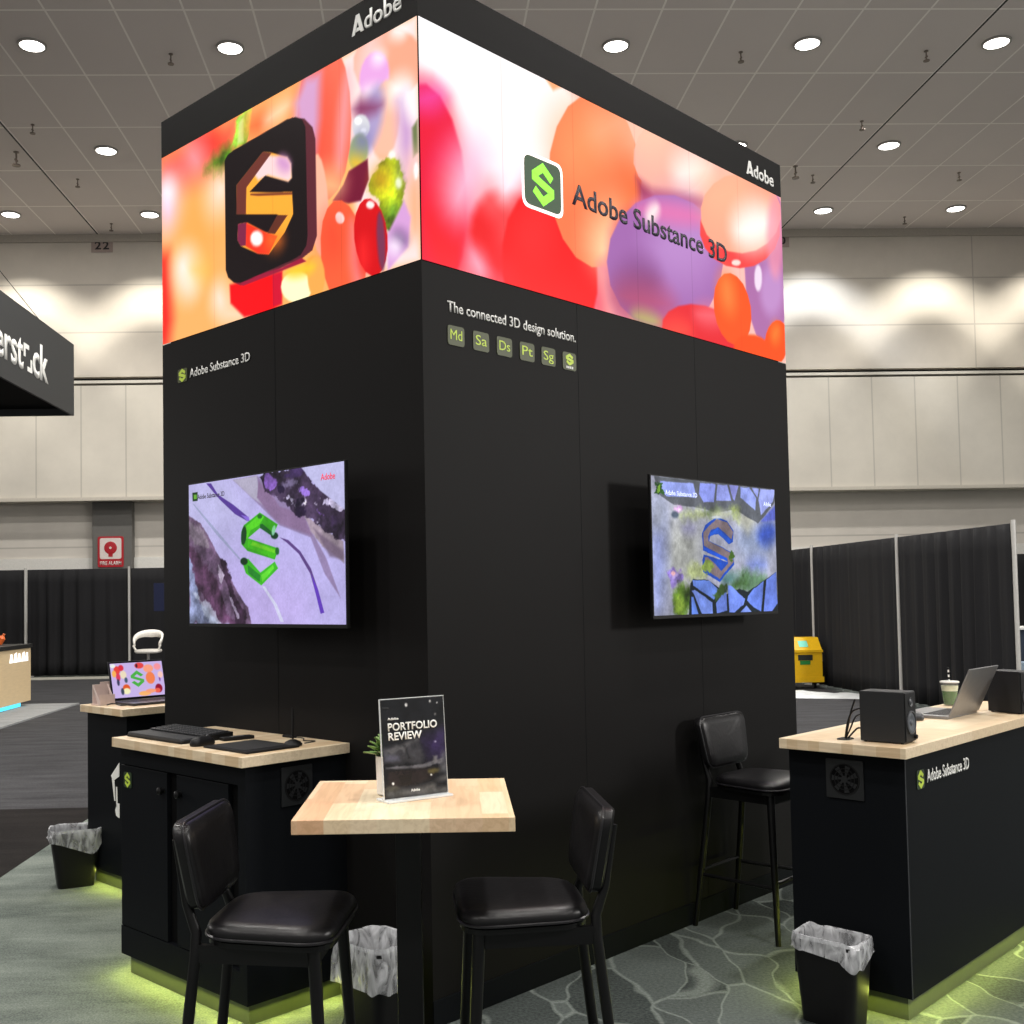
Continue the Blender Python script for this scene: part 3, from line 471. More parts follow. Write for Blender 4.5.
 ([0.85,0.638,0.848,0.621,0.842,0.608,0.835,0.602,0.825,0.601,0.815,0.608,0.805,0.62,0.798,0.636,0.793,0.655,0.791,0.675,0.793,0.692,0.798,0.704,0.806,0.711,0.816,0.711,0.826,0.704,0.836,0.692,0.843,0.675,0.848,0.656], (215,215,220), 0.02, 1, 0, 0),
 ([0.824,0.677,0.823,0.672,0.821,0.668,0.818,0.667,0.814,0.667,0.809,0.67,0.805,0.675,0.802,0.681,0.8,0.687,0.799,0.693,0.8,0.698,0.802,0.702,0.806,0.703,0.81,0.702,0.814,0.7,0.818,0.695,0.821,0.689,0.824,0.683], (255,255,255), 0.02, 1, 0, 0),
 ([0.838,0.627,0.837,0.625,0.836,0.623,0.833,0.622,0.831,0.623,0.828,0.625,0.825,0.628,0.822,0.631,0.821,0.635,0.82,0.639,0.821,0.641,0.822,0.643,0.825,0.644,0.828,0.643,0.831,0.641,0.834,0.638,0.836,0.635,0.837,0.631], (255,255,255), 0.02, 1, 0, 0),
 ([0.842,0.526,0.837,0.502,0.828,0.483,0.818,0.473,0.806,0.472,0.795,0.48,0.786,0.497,0.78,0.521,0.777,0.548,0.778,0.576,0.784,0.6,0.792,0.619,0.803,0.629,0.814,0.63,0.825,0.621,0.834,0.603,0.841,0.58,0.843,0.553], (150,165,120), 0.03, 1, 0, 0),
 ([0.825,0.492,0.822,0.483,0.818,0.478,0.811,0.476,0.804,0.478,0.797,0.484,0.79,0.492,0.785,0.503,0.782,0.514,0.782,0.524,0.785,0.532,0.789,0.538,0.796,0.539,0.803,0.537,0.811,0.532,0.817,0.523,0.822,0.513,0.825,0.502], (236,190,60), 0.06, 1, 0, 0),
 ([0.845,0.576,0.844,0.565,0.84,0.557,0.834,0.553,0.828,0.553,0.82,0.557,0.813,0.565,0.808,0.577,0.804,0.59,0.803,0.602,0.804,0.614,0.808,0.622,0.814,0.626,0.821,0.626,0.828,0.621,0.835,0.613,0.841,0.602,0.844,0.589], (120,120,170), 0.06, 0.8, 0, 0),
 ([0.778,0.487,0.841,0.503,0.844,0.414,0.817,0.336,0.776,0.346,0.721,0.387,0.759,0.438], (110,22,50), 0.02, 1, 0, 0),
 ([0.84,0.394,0.875,0.46,0.922,0.478,0.947,0.447,0.951,0.332,0.944,0.224,0.919,0.158,0.89,0.206,0.874,0.317,0.831,0.352], (165,180,40), 0.02, 1, 0.6, 0.03),
 ([0.909,0.378,0.907,0.364,0.902,0.353,0.896,0.346,0.887,0.345,0.878,0.35,0.87,0.36,0.863,0.374,0.859,0.39,0.857,0.407,0.859,0.422,0.864,0.433,0.871,0.439,0.879,0.44,0.888,0.435,0.896,0.425,0.903,0.411,0.907,0.395], (200,150,40), 0.08, 0.9, 0, 0),
 ([0.94,0.21,0.937,0.197,0.931,0.187,0.924,0.182,0.917,0.182,0.91,0.187,0.904,0.197,0.9,0.21,0.898,0.225,0.899,0.241,0.902,0.254,0.908,0.264,0.915,0.269,0.922,0.268,0.929,0.263,0.935,0.253,0.939,0.24,0.941,0.225], (95,140,50), 0.05, 0.9, 0.6, 0.03),
 ([0.949,0.378,0.948,0.356,0.946,0.337,0.943,0.323,0.939,0.317,0.935,0.319,0.932,0.33,0.929,0.346,0.927,0.368,0.926,0.391,0.927,0.414,0.93,0.433,0.933,0.446,0.937,0.452,0.941,0.45,0.944,0.439,0.947,0.423,0.949,0.401], (110,120,60), 0.04, 0.8, 0.6, 0.03),
 ([0.947,0.34,0.947,0.333,0.945,0.327,0.942,0.323,0.939,0.322,0.936,0.324,0.932,0.329,0.93,0.335,0.928,0.343,0.928,0.351,0.928,0.358,0.93,0.364,0.933,0.368,0.936,0.368,0.939,0.366,0.943,0.362,0.945,0.356,0.947,0.348], (245,250,220), 0.03, 0.9, 0, 0),
 ([0.928,0.469,0.927,0.464,0.926,0.461,0.923,0.459,0.92,0.459,0.916,0.461,0.913,0.464,0.91,0.47,0.909,0.475,0.908,0.481,0.909,0.486,0.911,0.49,0.913,0.492,0.917,0.492,0.92,0.49,0.923,0.486,0.926,0.481,0.928,0.475], (255,250,240), 0.03, 1, 0, 0),
 ([0.898,0.145,0.953,0.264,0.973,0.187,0.963,0.069,0.9,-0.004], (215,165,215), 0.03, 1, 0, 0),
 ([0.952,0.122,0.956,0.111,0.958,0.101,0.958,0.091,0.956,0.085,0.951,0.082,0.945,0.083,0.939,0.088,0.932,0.095,0.926,0.106,0.922,0.117,0.92,0.128,0.92,0.137,0.923,0.143,0.927,0.146,0.933,0.145,0.94,0.14,0.946,0.132], (90,70,110), 0.05, 0.9, 0, 0),
 ([0.942,0.079,0.941,0.068,0.937,0.06,0.932,0.054,0.925,0.053,0.918,0.057,0.912,0.064,0.907,0.074,0.903,0.085,0.902,0.098,0.904,0.109,0.907,0.117,0.913,0.122,0.919,0.123,0.926,0.12,0.932,0.113,0.938,0.103,0.941,0.091], (255,240,255), 0.05, 0.9, 0, 0),
 ([0.789,0.705,0.783,0.588,0.766,0.491,0.74,0.425,0.709,0.399,0.676,0.416,0.644,0.477,0.619,0.574,0.602,0.697,0.597,0.828,0.605,0.952,0.624,1.052,0.651,1.115,0.683,1.135,0.717,1.11,0.747,1.044,0.771,0.947,0.785,0.829], (238,112,88), 0.01, 1, 0, 0),
 ([0.724,0.711,0.72,0.631,0.709,0.564,0.694,0.519,0.674,0.501,0.654,0.512,0.635,0.552,0.62,0.616,0.61,0.697,0.607,0.784,0.612,0.867,0.623,0.934,0.64,0.979,0.659,0.994,0.68,0.98,0.698,0.938,0.713,0.874,0.722,0.795], (225,80,60), 0.15, 0.7, 0, 0),
 ([0.782,0.708,0.775,0.635,0.766,0.573,0.757,0.529,0.748,0.508,0.741,0.513,0.736,0.543,0.735,0.595,0.737,0.663,0.742,0.738,0.749,0.811,0.758,0.873,0.767,0.916,0.776,0.936,0.783,0.93,0.787,0.9,0.789,0.848,0.787,0.781], (246,170,180), 0.05, 0.7, 0, 0),
 ([0.759,0.438,0.756,0.42,0.748,0.406,0.735,0.399,0.72,0.401,0.703,0.409,0.688,0.425,0.675,0.445,0.667,0.468,0.664,0.491,0.667,0.51,0.676,0.523,0.689,0.53,0.705,0.528,0.721,0.519,0.736,0.503,0.749,0.482,0.756,0.46], (255,205,150), 0.1, 0.8, 0, 0),
 ([0.588,0.91,0.63,1.006,0.684,0.981,0.677,0.777,0.661,0.64,0.606,0.673], (208,170,215), 0.05, 0.9, 0, 0),
 ([0.706,0.379,0.707,0.3,0.703,0.232,0.696,0.184,0.686,0.16,0.674,0.165,0.662,0.197,0.651,0.254,0.643,0.327,0.638,0.41,0.638,0.49,0.642,0.559,0.649,0.608,0.66,0.63,0.672,0.624,0.684,0.59,0.694,0.533,0.702,0.46], (245,185,160), 0.02, 1, 0, 0),
 ([0.829,0.107,0.83,0.024,0.823,-0.045,0.807,-0.095,0.785,-0.118,0.759,-0.112,0.733,-0.076,0.708,-0.014,0.689,0.066,0.678,0.155,0.677,0.241,0.685,0.314,0.702,0.363,0.725,0.384,0.752,0.373,0.778,0.334,0.802,0.271,0.819,0.192], (236,100,66), 0.01, 1, 0, 0),
 ([0.814,0.083,0.817,0.022,0.818,-0.031,0.816,-0.07,0.811,-0.09,0.805,-0.088,0.798,-0.065,0.79,-0.024,0.784,0.031,0.778,0.094,0.775,0.156,0.775,0.21,0.777,0.249,0.781,0.268,0.787,0.266,0.795,0.242,0.802,0.2,0.809,0.145], (240,150,160), 0.05, 0.7, 0, 0),
 ([0.76,0.296,0.761,0.287,0.76,0.279,0.757,0.273,0.753,0.271,0.748,0.272,0.742,0.276,0.737,0.282,0.733,0.291,0.731,0.301,0.73,0.31,0.731,0.319,0.734,0.324,0.738,0.327,0.743,0.326,0.748,0.322,0.753,0.315,0.757,0.306], (255,255,255), 0.015, 1, 0, 0),
 ([0.756,0.213,0.754,0.182,0.747,0.156,0.737,0.14,0.725,0.134,0.712,0.14,0.699,0.157,0.689,0.183,0.683,0.215,0.681,0.25,0.684,0.282,0.691,0.307,0.701,0.324,0.714,0.329,0.727,0.322,0.739,0.305,0.749,0.278,0.755,0.247], (225,70,50), 0.12, 0.6, 0, 0),
 ([0.901,0.144,0.901,0.088,0.894,0.04,0.882,0.007,0.866,-0.008,0.848,-0.002,0.829,0.024,0.812,0.067,0.8,0.123,0.793,0.183,0.793,0.242,0.8,0.291,0.813,0.324,0.829,0.337,0.848,0.329,0.867,0.301,0.883,0.258,0.895,0.203], (200,16,26), 0.008, 1, 0, 0),
 ([0.894,0.125,0.894,0.082,0.893,0.045,0.89,0.018,0.886,0.004,0.882,0.006,0.877,0.023,0.872,0.053,0.869,0.092,0.867,0.136,0.866,0.18,0.868,0.217,0.87,0.244,0.875,0.257,0.879,0.255,0.884,0.238,0.889,0.208,0.892,0.169], (110,60,90), 0.03, 0.9, 0, 0),
 ([0.861,0.296,0.86,0.29,0.857,0.286,0.854,0.284,0.85,0.284,0.845,0.287,0.841,0.291,0.837,0.297,0.835,0.303,0.834,0.309,0.835,0.315,0.838,0.319,0.841,0.321,0.846,0.321,0.85,0.318,0.854,0.314,0.858,0.308,0.86,0.302], (255,240,235), 0.02, 1, 0, 0),
 ([0.841,0.091,0.84,0.068,0.836,0.049,0.831,0.035,0.826,0.03,0.82,0.032,0.814,0.043,0.809,0.061,0.806,0.083,0.806,0.108,0.807,0.131,0.81,0.151,0.815,0.164,0.821,0.169,0.827,0.166,0.833,0.155,0.837,0.138,0.84,0.116], (235,50,50), 0.06, 0.8, 0, 0),
 ([0.689,0.064,0.686,0.032,0.679,0.005,0.668,-0.012,0.656,-0.019,0.642,-0.013,0.629,0.004,0.619,0.03,0.612,0.062,0.61,0.097,0.613,0.13,0.62,0.157,0.631,0.174,0.644,0.18,0.658,0.173,0.67,0.156,0.68,0.13,0.687,0.098], (246,160,80), 0.03, 1, 0, 0),
 ([0.317,0.186,0.533,0.158,0.531,0.006,0.463,-0.014,0.378,0.004,0.32,0.094], (232,14,26), 0.03, 1, 0, 0),
 ([0.494,0.158,0.531,0.156,0.529,0.007,0.495,0.009], (190,20,60), 0.02, 0.8, 0, 0),
 ([0.646,0.038,0.642,0.015,0.632,-0.002,0.616,-0.012,0.597,-0.013,0.576,-0.005,0.557,0.011,0.541,0.034,0.531,0.06,0.527,0.087,0.531,0.11,0.542,0.128,0.558,0.137,0.578,0.137,0.598,0.129,0.617,0.112,0.633,0.089,0.642,0.064], (255,250,205), 0.02, 1, 0, 0),
 ([0.689,0.063,0.687,0.032,0.682,0.007,0.674,-0.01,0.663,-0.017,0.653,-0.013,0.643,0.002,0.635,0.026,0.63,0.056,0.628,0.089,0.631,0.12,0.636,0.146,0.645,0.163,0.655,0.169,0.665,0.165,0.675,0.149,0.683,0.125,0.688,0.095], (250,170,90), 0.02, 1, 0, 0),
 ([0.654,0.128,0.652,0.119,0.645,0.111,0.633,0.106,0.616,0.104,0.598,0.106,0.58,0.111,0.565,0.119,0.554,0.129,0.548,0.139,0.55,0.149,0.557,0.157,0.57,0.162,0.587,0.164,0.605,0.162,0.623,0.156,0.638,0.148,0.649,0.138], (250,200,60), 0.04, 1, 0, 0),
 ([0.364,0.164,0.333,0.191,0.577,0.852,0.623,0.817,0.653,0.759,0.663,0.698,0.664,0.26,0.647,0.202,0.607,0.182], (88,38,48), 0.006, 1, 0, 0),
 ([0.333,0.197,0.533,0.175,0.607,0.187,0.625,0.162,0.375,0.157], (150,30,60), 0.01, 1, 0, 0),
 ([0.299,0.812,0.313,0.834,0.34,0.842,0.559,0.855,0.591,0.845,0.614,0.82,0.627,0.776,0.63,0.276,0.625,0.234,0.603,0.2,0.57,0.192,0.364,0.175,0.333,0.191,0.31,0.225,0.3,0.266], (22,14,16), 0.006, 1, 0, 0),
 ([0.462,0.76,0.491,0.74,0.557,0.678,0.571,0.64,0.573,0.573,0.56,0.563,0.47,0.642,0.405,0.599,0.574,0.507,0.577,0.402,0.544,0.334,0.481,0.261,0.437,0.285,0.366,0.355,0.352,0.392,0.355,0.468,0.393,0.457,0.468,0.372,0.506,0.347,0.554,0.409,0.349,0.519,0.351,0.662], (248,172,66), 0.004, 1, 0, 0),
 ([0.467,0.743,0.557,0.678,0.571,0.64,0.573,0.573,0.56,0.563,0.48,0.637,0.441,0.636,0.421,0.682], (248,215,215), 0.03, 1, 0, 0),
 ([0.566,0.653,0.568,0.638,0.567,0.625,0.564,0.616,0.558,0.611,0.55,0.612,0.541,0.619,0.532,0.63,0.525,0.644,0.52,0.659,0.517,0.675,0.518,0.688,0.521,0.697,0.528,0.701,0.536,0.7,0.545,0.693,0.553,0.682,0.56,0.668], (205,150,200), 0.04, 0.9, 0, 0),
 ([0.462,0.76,0.496,0.734,0.392,0.627,0.389,0.499,0.349,0.519,0.351,0.662], (105,52,44), 0.006, 1, 0, 0),
 ([0.405,0.599,0.47,0.642,0.556,0.56,0.537,0.525,0.479,0.556], (24,14,18), 0.006, 1, 0, 0),
 ([0.408,0.589,0.574,0.505,0.574,0.494,0.44,0.56,0.408,0.581], (120,60,40), 0.01, 1, 0, 0),
 ([0.355,0.468,0.393,0.457,0.387,0.346,0.366,0.355,0.352,0.392], (120,40,70), 0.006, 1, 0, 0),
 ([0.39,0.457,0.468,0.372,0.516,0.331,0.481,0.261,0.437,0.285,0.387,0.343], (235,60,40), 0.01, 1, 0, 0),
 ([0.458,0.347,0.457,0.335,0.452,0.326,0.445,0.321,0.437,0.321,0.428,0.325,0.419,0.333,0.413,0.345,0.408,0.358,0.407,0.372,0.408,0.384,0.413,0.393,0.42,0.398,0.429,0.398,0.438,0.394,0.446,0.385,0.453,0.374,0.457,0.36], (255,250,245), 0.03, 1, 0, 0),
 ([0.534,0.299,0.532,0.289,0.527,0.281,0.52,0.277,0.51,0.277,0.5,0.282,0.491,0.29,0.483,0.301,0.478,0.314,0.477,0.327,0.479,0.338,0.484,0.346,0.492,0.35,0.501,0.349,0.511,0.344,0.52,0.336,0.528,0.324,0.533,0.312], (250,130,50), 0.08, 0.8, 0, 0),
 ([0.477,0.363,0.515,0.429,0.556,0.408,0.506,0.345], (95,48,36), 0.006, 1, 0, 0),
 ([0.349,0.519,0.517,0.433,0.477,0.367,0.393,0.457,0.368,0.48], (24,14,18), 0.006, 1, 0, 0),
]
TV_L = [
 ([-0.01,1.22,1.011,1.038,1.009,-0.018,-0.01,-0.022], (186,178,232), 0.01, 1, 0.06, 0),
 ([0.816,0.09,0.795,-0.003,0.733,-0.086,0.636,-0.15,0.513,-0.187,0.377,-0.191,0.244,-0.16,0.131,-0.095,0.055,-0.004,0.028,0.102,0.055,0.206,0.131,0.295,0.244,0.357,0.378,0.385,0.514,0.376,0.637,0.336,0.734,0.269,0.795,0.184], (192,172,232), 0.3, 0.7, 0.06, 0),
 ([0.39,0.797,0.376,0.719,0.336,0.652,0.274,0.606,0.195,0.584,0.11,0.592,0.028,0.628,-0.04,0.69,-0.086,0.77,-0.102,0.858,-0.086,0.942,-0.04,1.011,0.028,1.056,0.11,1.072,0.196,1.059,0.274,1.018,0.336,0.956,0.376,0.879], (190,190,226), 0.3, 0.6, 0.06, 0),
 ([0.321,0.989,0.48,0.994,0.622,0.825,0.767,0.707,0.827,0.558,0.895,0.412,0.972,0.162,0.885,0.315,0.807,0.549,0.621,0.645,0.535,0.745,0.447,0.848], (146,128,170), 0.015, 1, 0.06, 0),
 ([0.321,0.989,0.48,0.994,0.491,0.9,0.535,0.78,0.447,0.848], (178,172,196), 0.02, 1, 0.06, 0),
 ([0.491,0.958,0.579,0.842,0.622,0.769,0.767,0.696,0.817,0.559,0.621,0.656,0.557,0.731,0.48,0.844], (138,112,150), 0.02, 1, 0.06, 0),
 ([0.767,0.707,0.991,0.511,0.991,0.384,0.866,0.49,0.807,0.582], (150,134,148), 0.02, 1, 0.3, 0.01),
 ([0.827,0.602,0.991,0.448,0.991,0.395,0.915,0.421], (110,92,116), 0.03, 0.8, 0.06, 0),
 ([0.48,0.994,0.757,1.006,0.857,0.848,0.963,0.759,1.001,0.69,1.0,0.51,0.896,0.552,0.767,0.696,0.705,0.731,0.622,0.803,0.535,0.894], (56,44,66), 0.012, 1, 0.75, 0.035),
 ([0.596,0.906,0.589,0.902,0.58,0.902,0.569,0.906,0.558,0.913,0.548,0.923,0.541,0.935,0.537,0.946,0.536,0.956,0.54,0.964,0.547,0.968,0.556,0.968,0.567,0.964,0.578,0.956,0.588,0.946,0.595,0.935,0.599,0.923,0.6,0.913], (130,92,180), 0.02, 1, 0.5, 0.05),
 ([0.725,0.8,0.721,0.797,0.709,0.796,0.693,0.799,0.672,0.804,0.651,0.81,0.631,0.818,0.615,0.827,0.604,0.834,0.601,0.84,0.606,0.843,0.617,0.843,0.635,0.841,0.655,0.836,0.677,0.829,0.697,0.821,0.712,0.813,0.722,0.806], (196,186,220), 0.02, 1, 0.6, 0.06),
 ([0.807,0.832,0.803,0.825,0.795,0.821,0.784,0.82,0.77,0.821,0.757,0.826,0.744,0.833,0.734,0.841,0.728,0.85,0.727,0.858,0.73,0.864,0.739,0.868,0.75,0.87,0.764,0.868,0.777,0.863,0.79,0.856,0.8,0.848,0.805,0.84], (128,98,180), 0.02, 1, 0.5, 0.05),
 ([0.917,0.657,0.911,0.654,0.899,0.655,0.883,0.661,0.866,0.671,0.848,0.685,0.832,0.699,0.821,0.714,0.815,0.726,0.815,0.734,0.822,0.738,0.834,0.736,0.849,0.73,0.867,0.719,0.885,0.706,0.9,0.691,0.911,0.677,0.917,0.666], (120,84,170), 0.02, 1, 0.5, 0.05),
 ([0.874,0.74,0.869,0.737,0.856,0.737,0.838,0.741,0.815,0.749,0.792,0.759,0.77,0.77,0.753,0.781,0.742,0.79,0.739,0.797,0.744,0.8,0.757,0.799,0.776,0.795,0.799,0.787,0.822,0.777,0.844,0.766,0.861,0.755,0.871,0.746], (206,196,226), 0.02, 1, 0.6, 0.06),
 ([0.979,0.717,0.975,0.715,0.967,0.717,0.954,0.721,0.939,0.727,0.923,0.736,0.909,0.745,0.898,0.753,0.891,0.76,0.889,0.765,0.893,0.767,0.902,0.766,0.915,0.761,0.93,0.755,0.945,0.746,0.96,0.737,0.971,0.729,0.978,0.722], (196,186,220), 0.02, 1, 0.6, 0.06),
 ([0.735,0.913,0.734,0.905,0.727,0.896,0.715,0.889,0.699,0.883,0.682,0.881,0.665,0.881,0.65,0.885,0.639,0.891,0.634,0.899,0.635,0.908,0.642,0.917,0.654,0.924,0.67,0.929,0.688,0.932,0.705,0.931,0.719,0.927,0.73,0.921], (112,100,134), 0.03, 1, 0.5, 0.05),
 ([0.653,0.877,0.652,0.867,0.648,0.859,0.643,0.853,0.636,0.851,0.629,0.852,0.622,0.856,0.616,0.864,0.612,0.873,0.611,0.883,0.612,0.893,0.616,0.901,0.622,0.907,0.629,0.91,0.636,0.909,0.643,0.904,0.648,0.897,0.652,0.887], (34,24,50), 0.02, 1, 0.4, 0.05),
 ([0.771,0.795,0.769,0.788,0.765,0.783,0.759,0.779,0.751,0.778,0.742,0.779,0.734,0.782,0.728,0.787,0.723,0.794,0.722,0.801,0.723,0.808,0.728,0.813,0.734,0.817,0.742,0.818,0.751,0.817,0.759,0.813,0.765,0.808,0.769,0.801], (30,22,44), 0.02, 1, 0.4, 0.05),
 ([0.869,0.62,0.864,0.617,0.857,0.617,0.848,0.62,0.839,0.626,0.831,0.634,0.825,0.643,0.822,0.652,0.821,0.661,0.824,0.667,0.829,0.67,0.837,0.67,0.845,0.667,0.854,0.661,0.862,0.653,0.868,0.644,0.871,0.634,0.872,0.626], (198,188,214), 0.02, 1, 0.6, 0.06),
 ([0.793,0.715,0.791,0.709,0.787,0.704,0.78,0.701,0.771,0.7,0.762,0.701,0.754,0.704,0.747,0.709,0.742,0.715,0.74,0.721,0.742,0.727,0.747,0.732,0.754,0.735,0.762,0.736,0.771,0.735,0.78,0.732,0.787,0.727,0.791,0.721], (40,28,56), 0.02, 1, 0.4, 0.05),
 ([0.963,0.62,0.961,0.602,0.956,0.587,0.949,0.575,0.939,0.57,0.929,0.571,0.92,0.578,0.912,0.591,0.907,0.608,0.905,0.626,0.907,0.644,0.912,0.66,0.92,0.671,0.929,0.677,0.939,0.675,0.949,0.668,0.956,0.655,0.961,0.639], (62,46,78), 0.03, 1, 0.6, 0.05),
 ([0.766,0.97,0.764,0.964,0.756,0.958,0.744,0.954,0.728,0.951,0.71,0.95,0.693,0.952,0.679,0.956,0.669,0.961,0.665,0.967,0.667,0.973,0.675,0.979,0.688,0.983,0.704,0.986,0.722,0.986,0.739,0.985,0.753,0.981,0.762,0.976], (60,44,84), 0.02, 1, 0.5, 0.05),
 ([0.757,1.001,1.001,1.008,1.001,0.701,0.867,0.836], (192,190,232), 0.01, 1, 0.06, 0),
 ([-0.01,0.785,0.079,0.713,0.19,0.533,0.285,0.335,0.412,0.108,0.429,-0.003,-0.01,-0.003], (112,88,118), 0.012, 1, 0.5, 0.012),
 ([0.002,0.746,0.104,0.65,0.165,0.511,0.041,0.569,-0.01,0.623], (138,122,140), 0.03, 1, 0.4, 0.03),
 ([0.002,0.548,0.104,0.466,0.214,0.267,0.32,0.003,0.19,-0.003,0.079,0.187,-0.01,0.35], (82,52,80), 0.03, 0.9, 0.7, 0.04),
 ([-0.01,0.474,0.079,0.187,0.202,-0.003,-0.01,-0.003], (136,146,184), 0.03, 0.95, 0.45, 0.04),
 ([0.002,0.251,0.116,0.173,0.238,-0.003,0.153,-0.003], (196,204,226), 0.02, 0.7, 0.3, 0.03),
 ([0.226,0.458,0.262,0.408,0.321,0.239,0.384,0.096,0.39,-0.003,0.344,-0.003,0.273,0.217], (60,40,62), 0.02, 1, 0.7, 0.04),
 ([0.214,0.411,0.244,0.337,0.232,0.266], (186,170,196), 0.012, 1, 0.4, 0.03),
 ([0.279,0.217,0.332,0.121,0.344,0.05,0.297,0.121], (176,160,190), 0.012, 1, 0.4, 0.03),
 ([0.129,0.994,0.165,0.989,0.214,0.903,0.321,0.818,0.419,0.724,0.43,0.694,0.413,0.696,0.332,0.751,0.226,0.866], (86,58,150), 0.005, 1, 0.06, 0),
 ([0.373,0.741,0.424,0.723,0.43,0.694,0.415,0.695], (140,110,220), 0.005, 1, 0.06, 0),
 ([0.621,0.566,0.674,0.544,0.746,0.466,0.807,0.352,0.846,0.22,0.88,0.073,0.861,0.068,0.831,0.199,0.802,0.32,0.736,0.45,0.663,0.529], (92,66,130), 0.005, 1, 0.06, 0),
 ([0.807,0.32,0.846,0.22,0.88,0.073,0.859,0.066,0.831,0.199], (100,62,190), 0.005, 1, 0.06, 0),
 ([0.026,0.863,0.036,0.862,0.214,0.639,0.367,0.442,0.358,0.437,0.202,0.622], (150,158,190), 0.004, 0.8, 0.06, 0),
 ([0.507,0.249,0.524,0.249,0.6,0.127,0.642,0.014,0.621,0.014,0.578,0.128], (212,214,240), 0.005, 0.9, 0.06, 0),
 ([0.497,0.744,0.611,0.652,0.579,0.581,0.497,0.64,0.418,0.579,0.616,0.493,0.589,0.422,0.413,0.492,0.373,0.542,0.373,0.624,0.39,0.669], (58,170,30), 0.006, 1, 0.15, 0),
 ([0.491,0.727,0.524,0.712,0.491,0.658,0.435,0.629,0.413,0.573,0.384,0.599,0.401,0.656], (84,206,34), 0.006, 1, 0.15, 0),
 ([0.418,0.573,0.611,0.488,0.584,0.433,0.413,0.515], (68,190,26), 0.006, 1, 0.15, 0),
 ([0.447,0.553,0.6,0.483,0.591,0.464,0.435,0.531], (120,214,40), 0.01, 0.8, 0.15, 0),
 ([0.373,0.436,0.418,0.439,0.497,0.342,0.589,0.41,0.61,0.364,0.502,0.255,0.401,0.341], (60,180,36), 0.006, 1, 0.15, 0),
 ([0.413,0.399,0.497,0.324,0.491,0.279,0.418,0.34], (34,130,40), 0.006, 1, 0.15, 0),
 ([0.502,0.324,0.578,0.388,0.584,0.365,0.508,0.278], (96,214,50), 0.01, 1, 0.15, 0),
 ([0.408,0.595,0.405,0.574,0.4,0.555,0.394,0.542,0.388,0.535,0.381,0.537,0.376,0.545,0.372,0.56,0.371,0.58,0.372,0.602,0.375,0.624,0.38,0.642,0.386,0.655,0.392,0.662,0.399,0.661,0.404,0.652,0.407,0.637,0.409,0.617], (20,70,30), 0.012, 1, 0.15, 0),
 ([0.415,0.422,0.413,0.413,0.409,0.406,0.402,0.4,0.394,0.398,0.385,0.398,0.377,0.402,0.371,0.408,0.366,0.416,0.365,0.425,0.366,0.434,0.371,0.441,0.377,0.446,0.386,0.449,0.394,0.448,0.402,0.445,0.409,0.439,0.413,0.431], (14,56,24), 0.012, 1, 0.15, 0),
 ([0.613,0.578,0.611,0.57,0.607,0.564,0.601,0.559,0.593,0.557,0.585,0.558,0.577,0.562,0.571,0.567,0.567,0.574,0.566,0.582,0.567,0.59,0.571,0.596,0.577,0.601,0.585,0.603,0.593,0.602,0.601,0.599,0.607,0.593,0.611,0.586], (14,60,34), 0.012, 1, 0.15, 0),
 ([0.618,0.476,0.617,0.468,0.615,0.46,0.612,0.455,0.607,0.452,0.603,0.453,0.599,0.456,0.595,0.462,0.593,0.469,0.592,0.478,0.593,0.486,0.595,0.494,0.599,0.499,0.603,0.502,0.608,0.501,0.612,0.498,0.615,0.492,0.617,0.485], (30,100,40), 0.012, 1, 0.15, 0),
 ([0.512,0.716,0.511,0.71,0.509,0.706,0.505,0.703,0.5,0.701,0.494,0.702,0.489,0.704,0.485,0.708,0.482,0.714,0.481,0.719,0.482,0.725,0.485,0.729,0.489,0.732,0.494,0.734,0.5,0.733,0.505,0.731,0.509,0.727,0.511,0.721], (30,110,30), 0.01, 1, 0.15, 0),
 ([0.497,0.663,0.513,0.667,0.589,0.591,0.568,0.582,0.497,0.64], (26,100,36), 0.008, 1, 0.15, 0),
 ([0.595,0.612,0.592,0.601,0.588,0.591,0.584,0.585,0.58,0.582,0.577,0.583,0.574,0.588,0.572,0.596,0.572,0.606,0.573,0.618,0.576,0.629,0.579,0.638,0.584,0.645,0.588,0.648,0.591,0.647,0.594,0.642,0.596,0.634,0.596,0.623], (160,230,200), 0.012, 0.8, 0.15, 0),
 ([0.026,0.941,0.066,0.942,0.066,0.877,0.028,0.879], (24,60,24), 0.004, 1, 0.15, 0),
 ([0.036,0.925,0.059,0.924,0.059,0.894,0.038,0.893], (110,180,60), 0.004, 1, 0.15, 0),
]
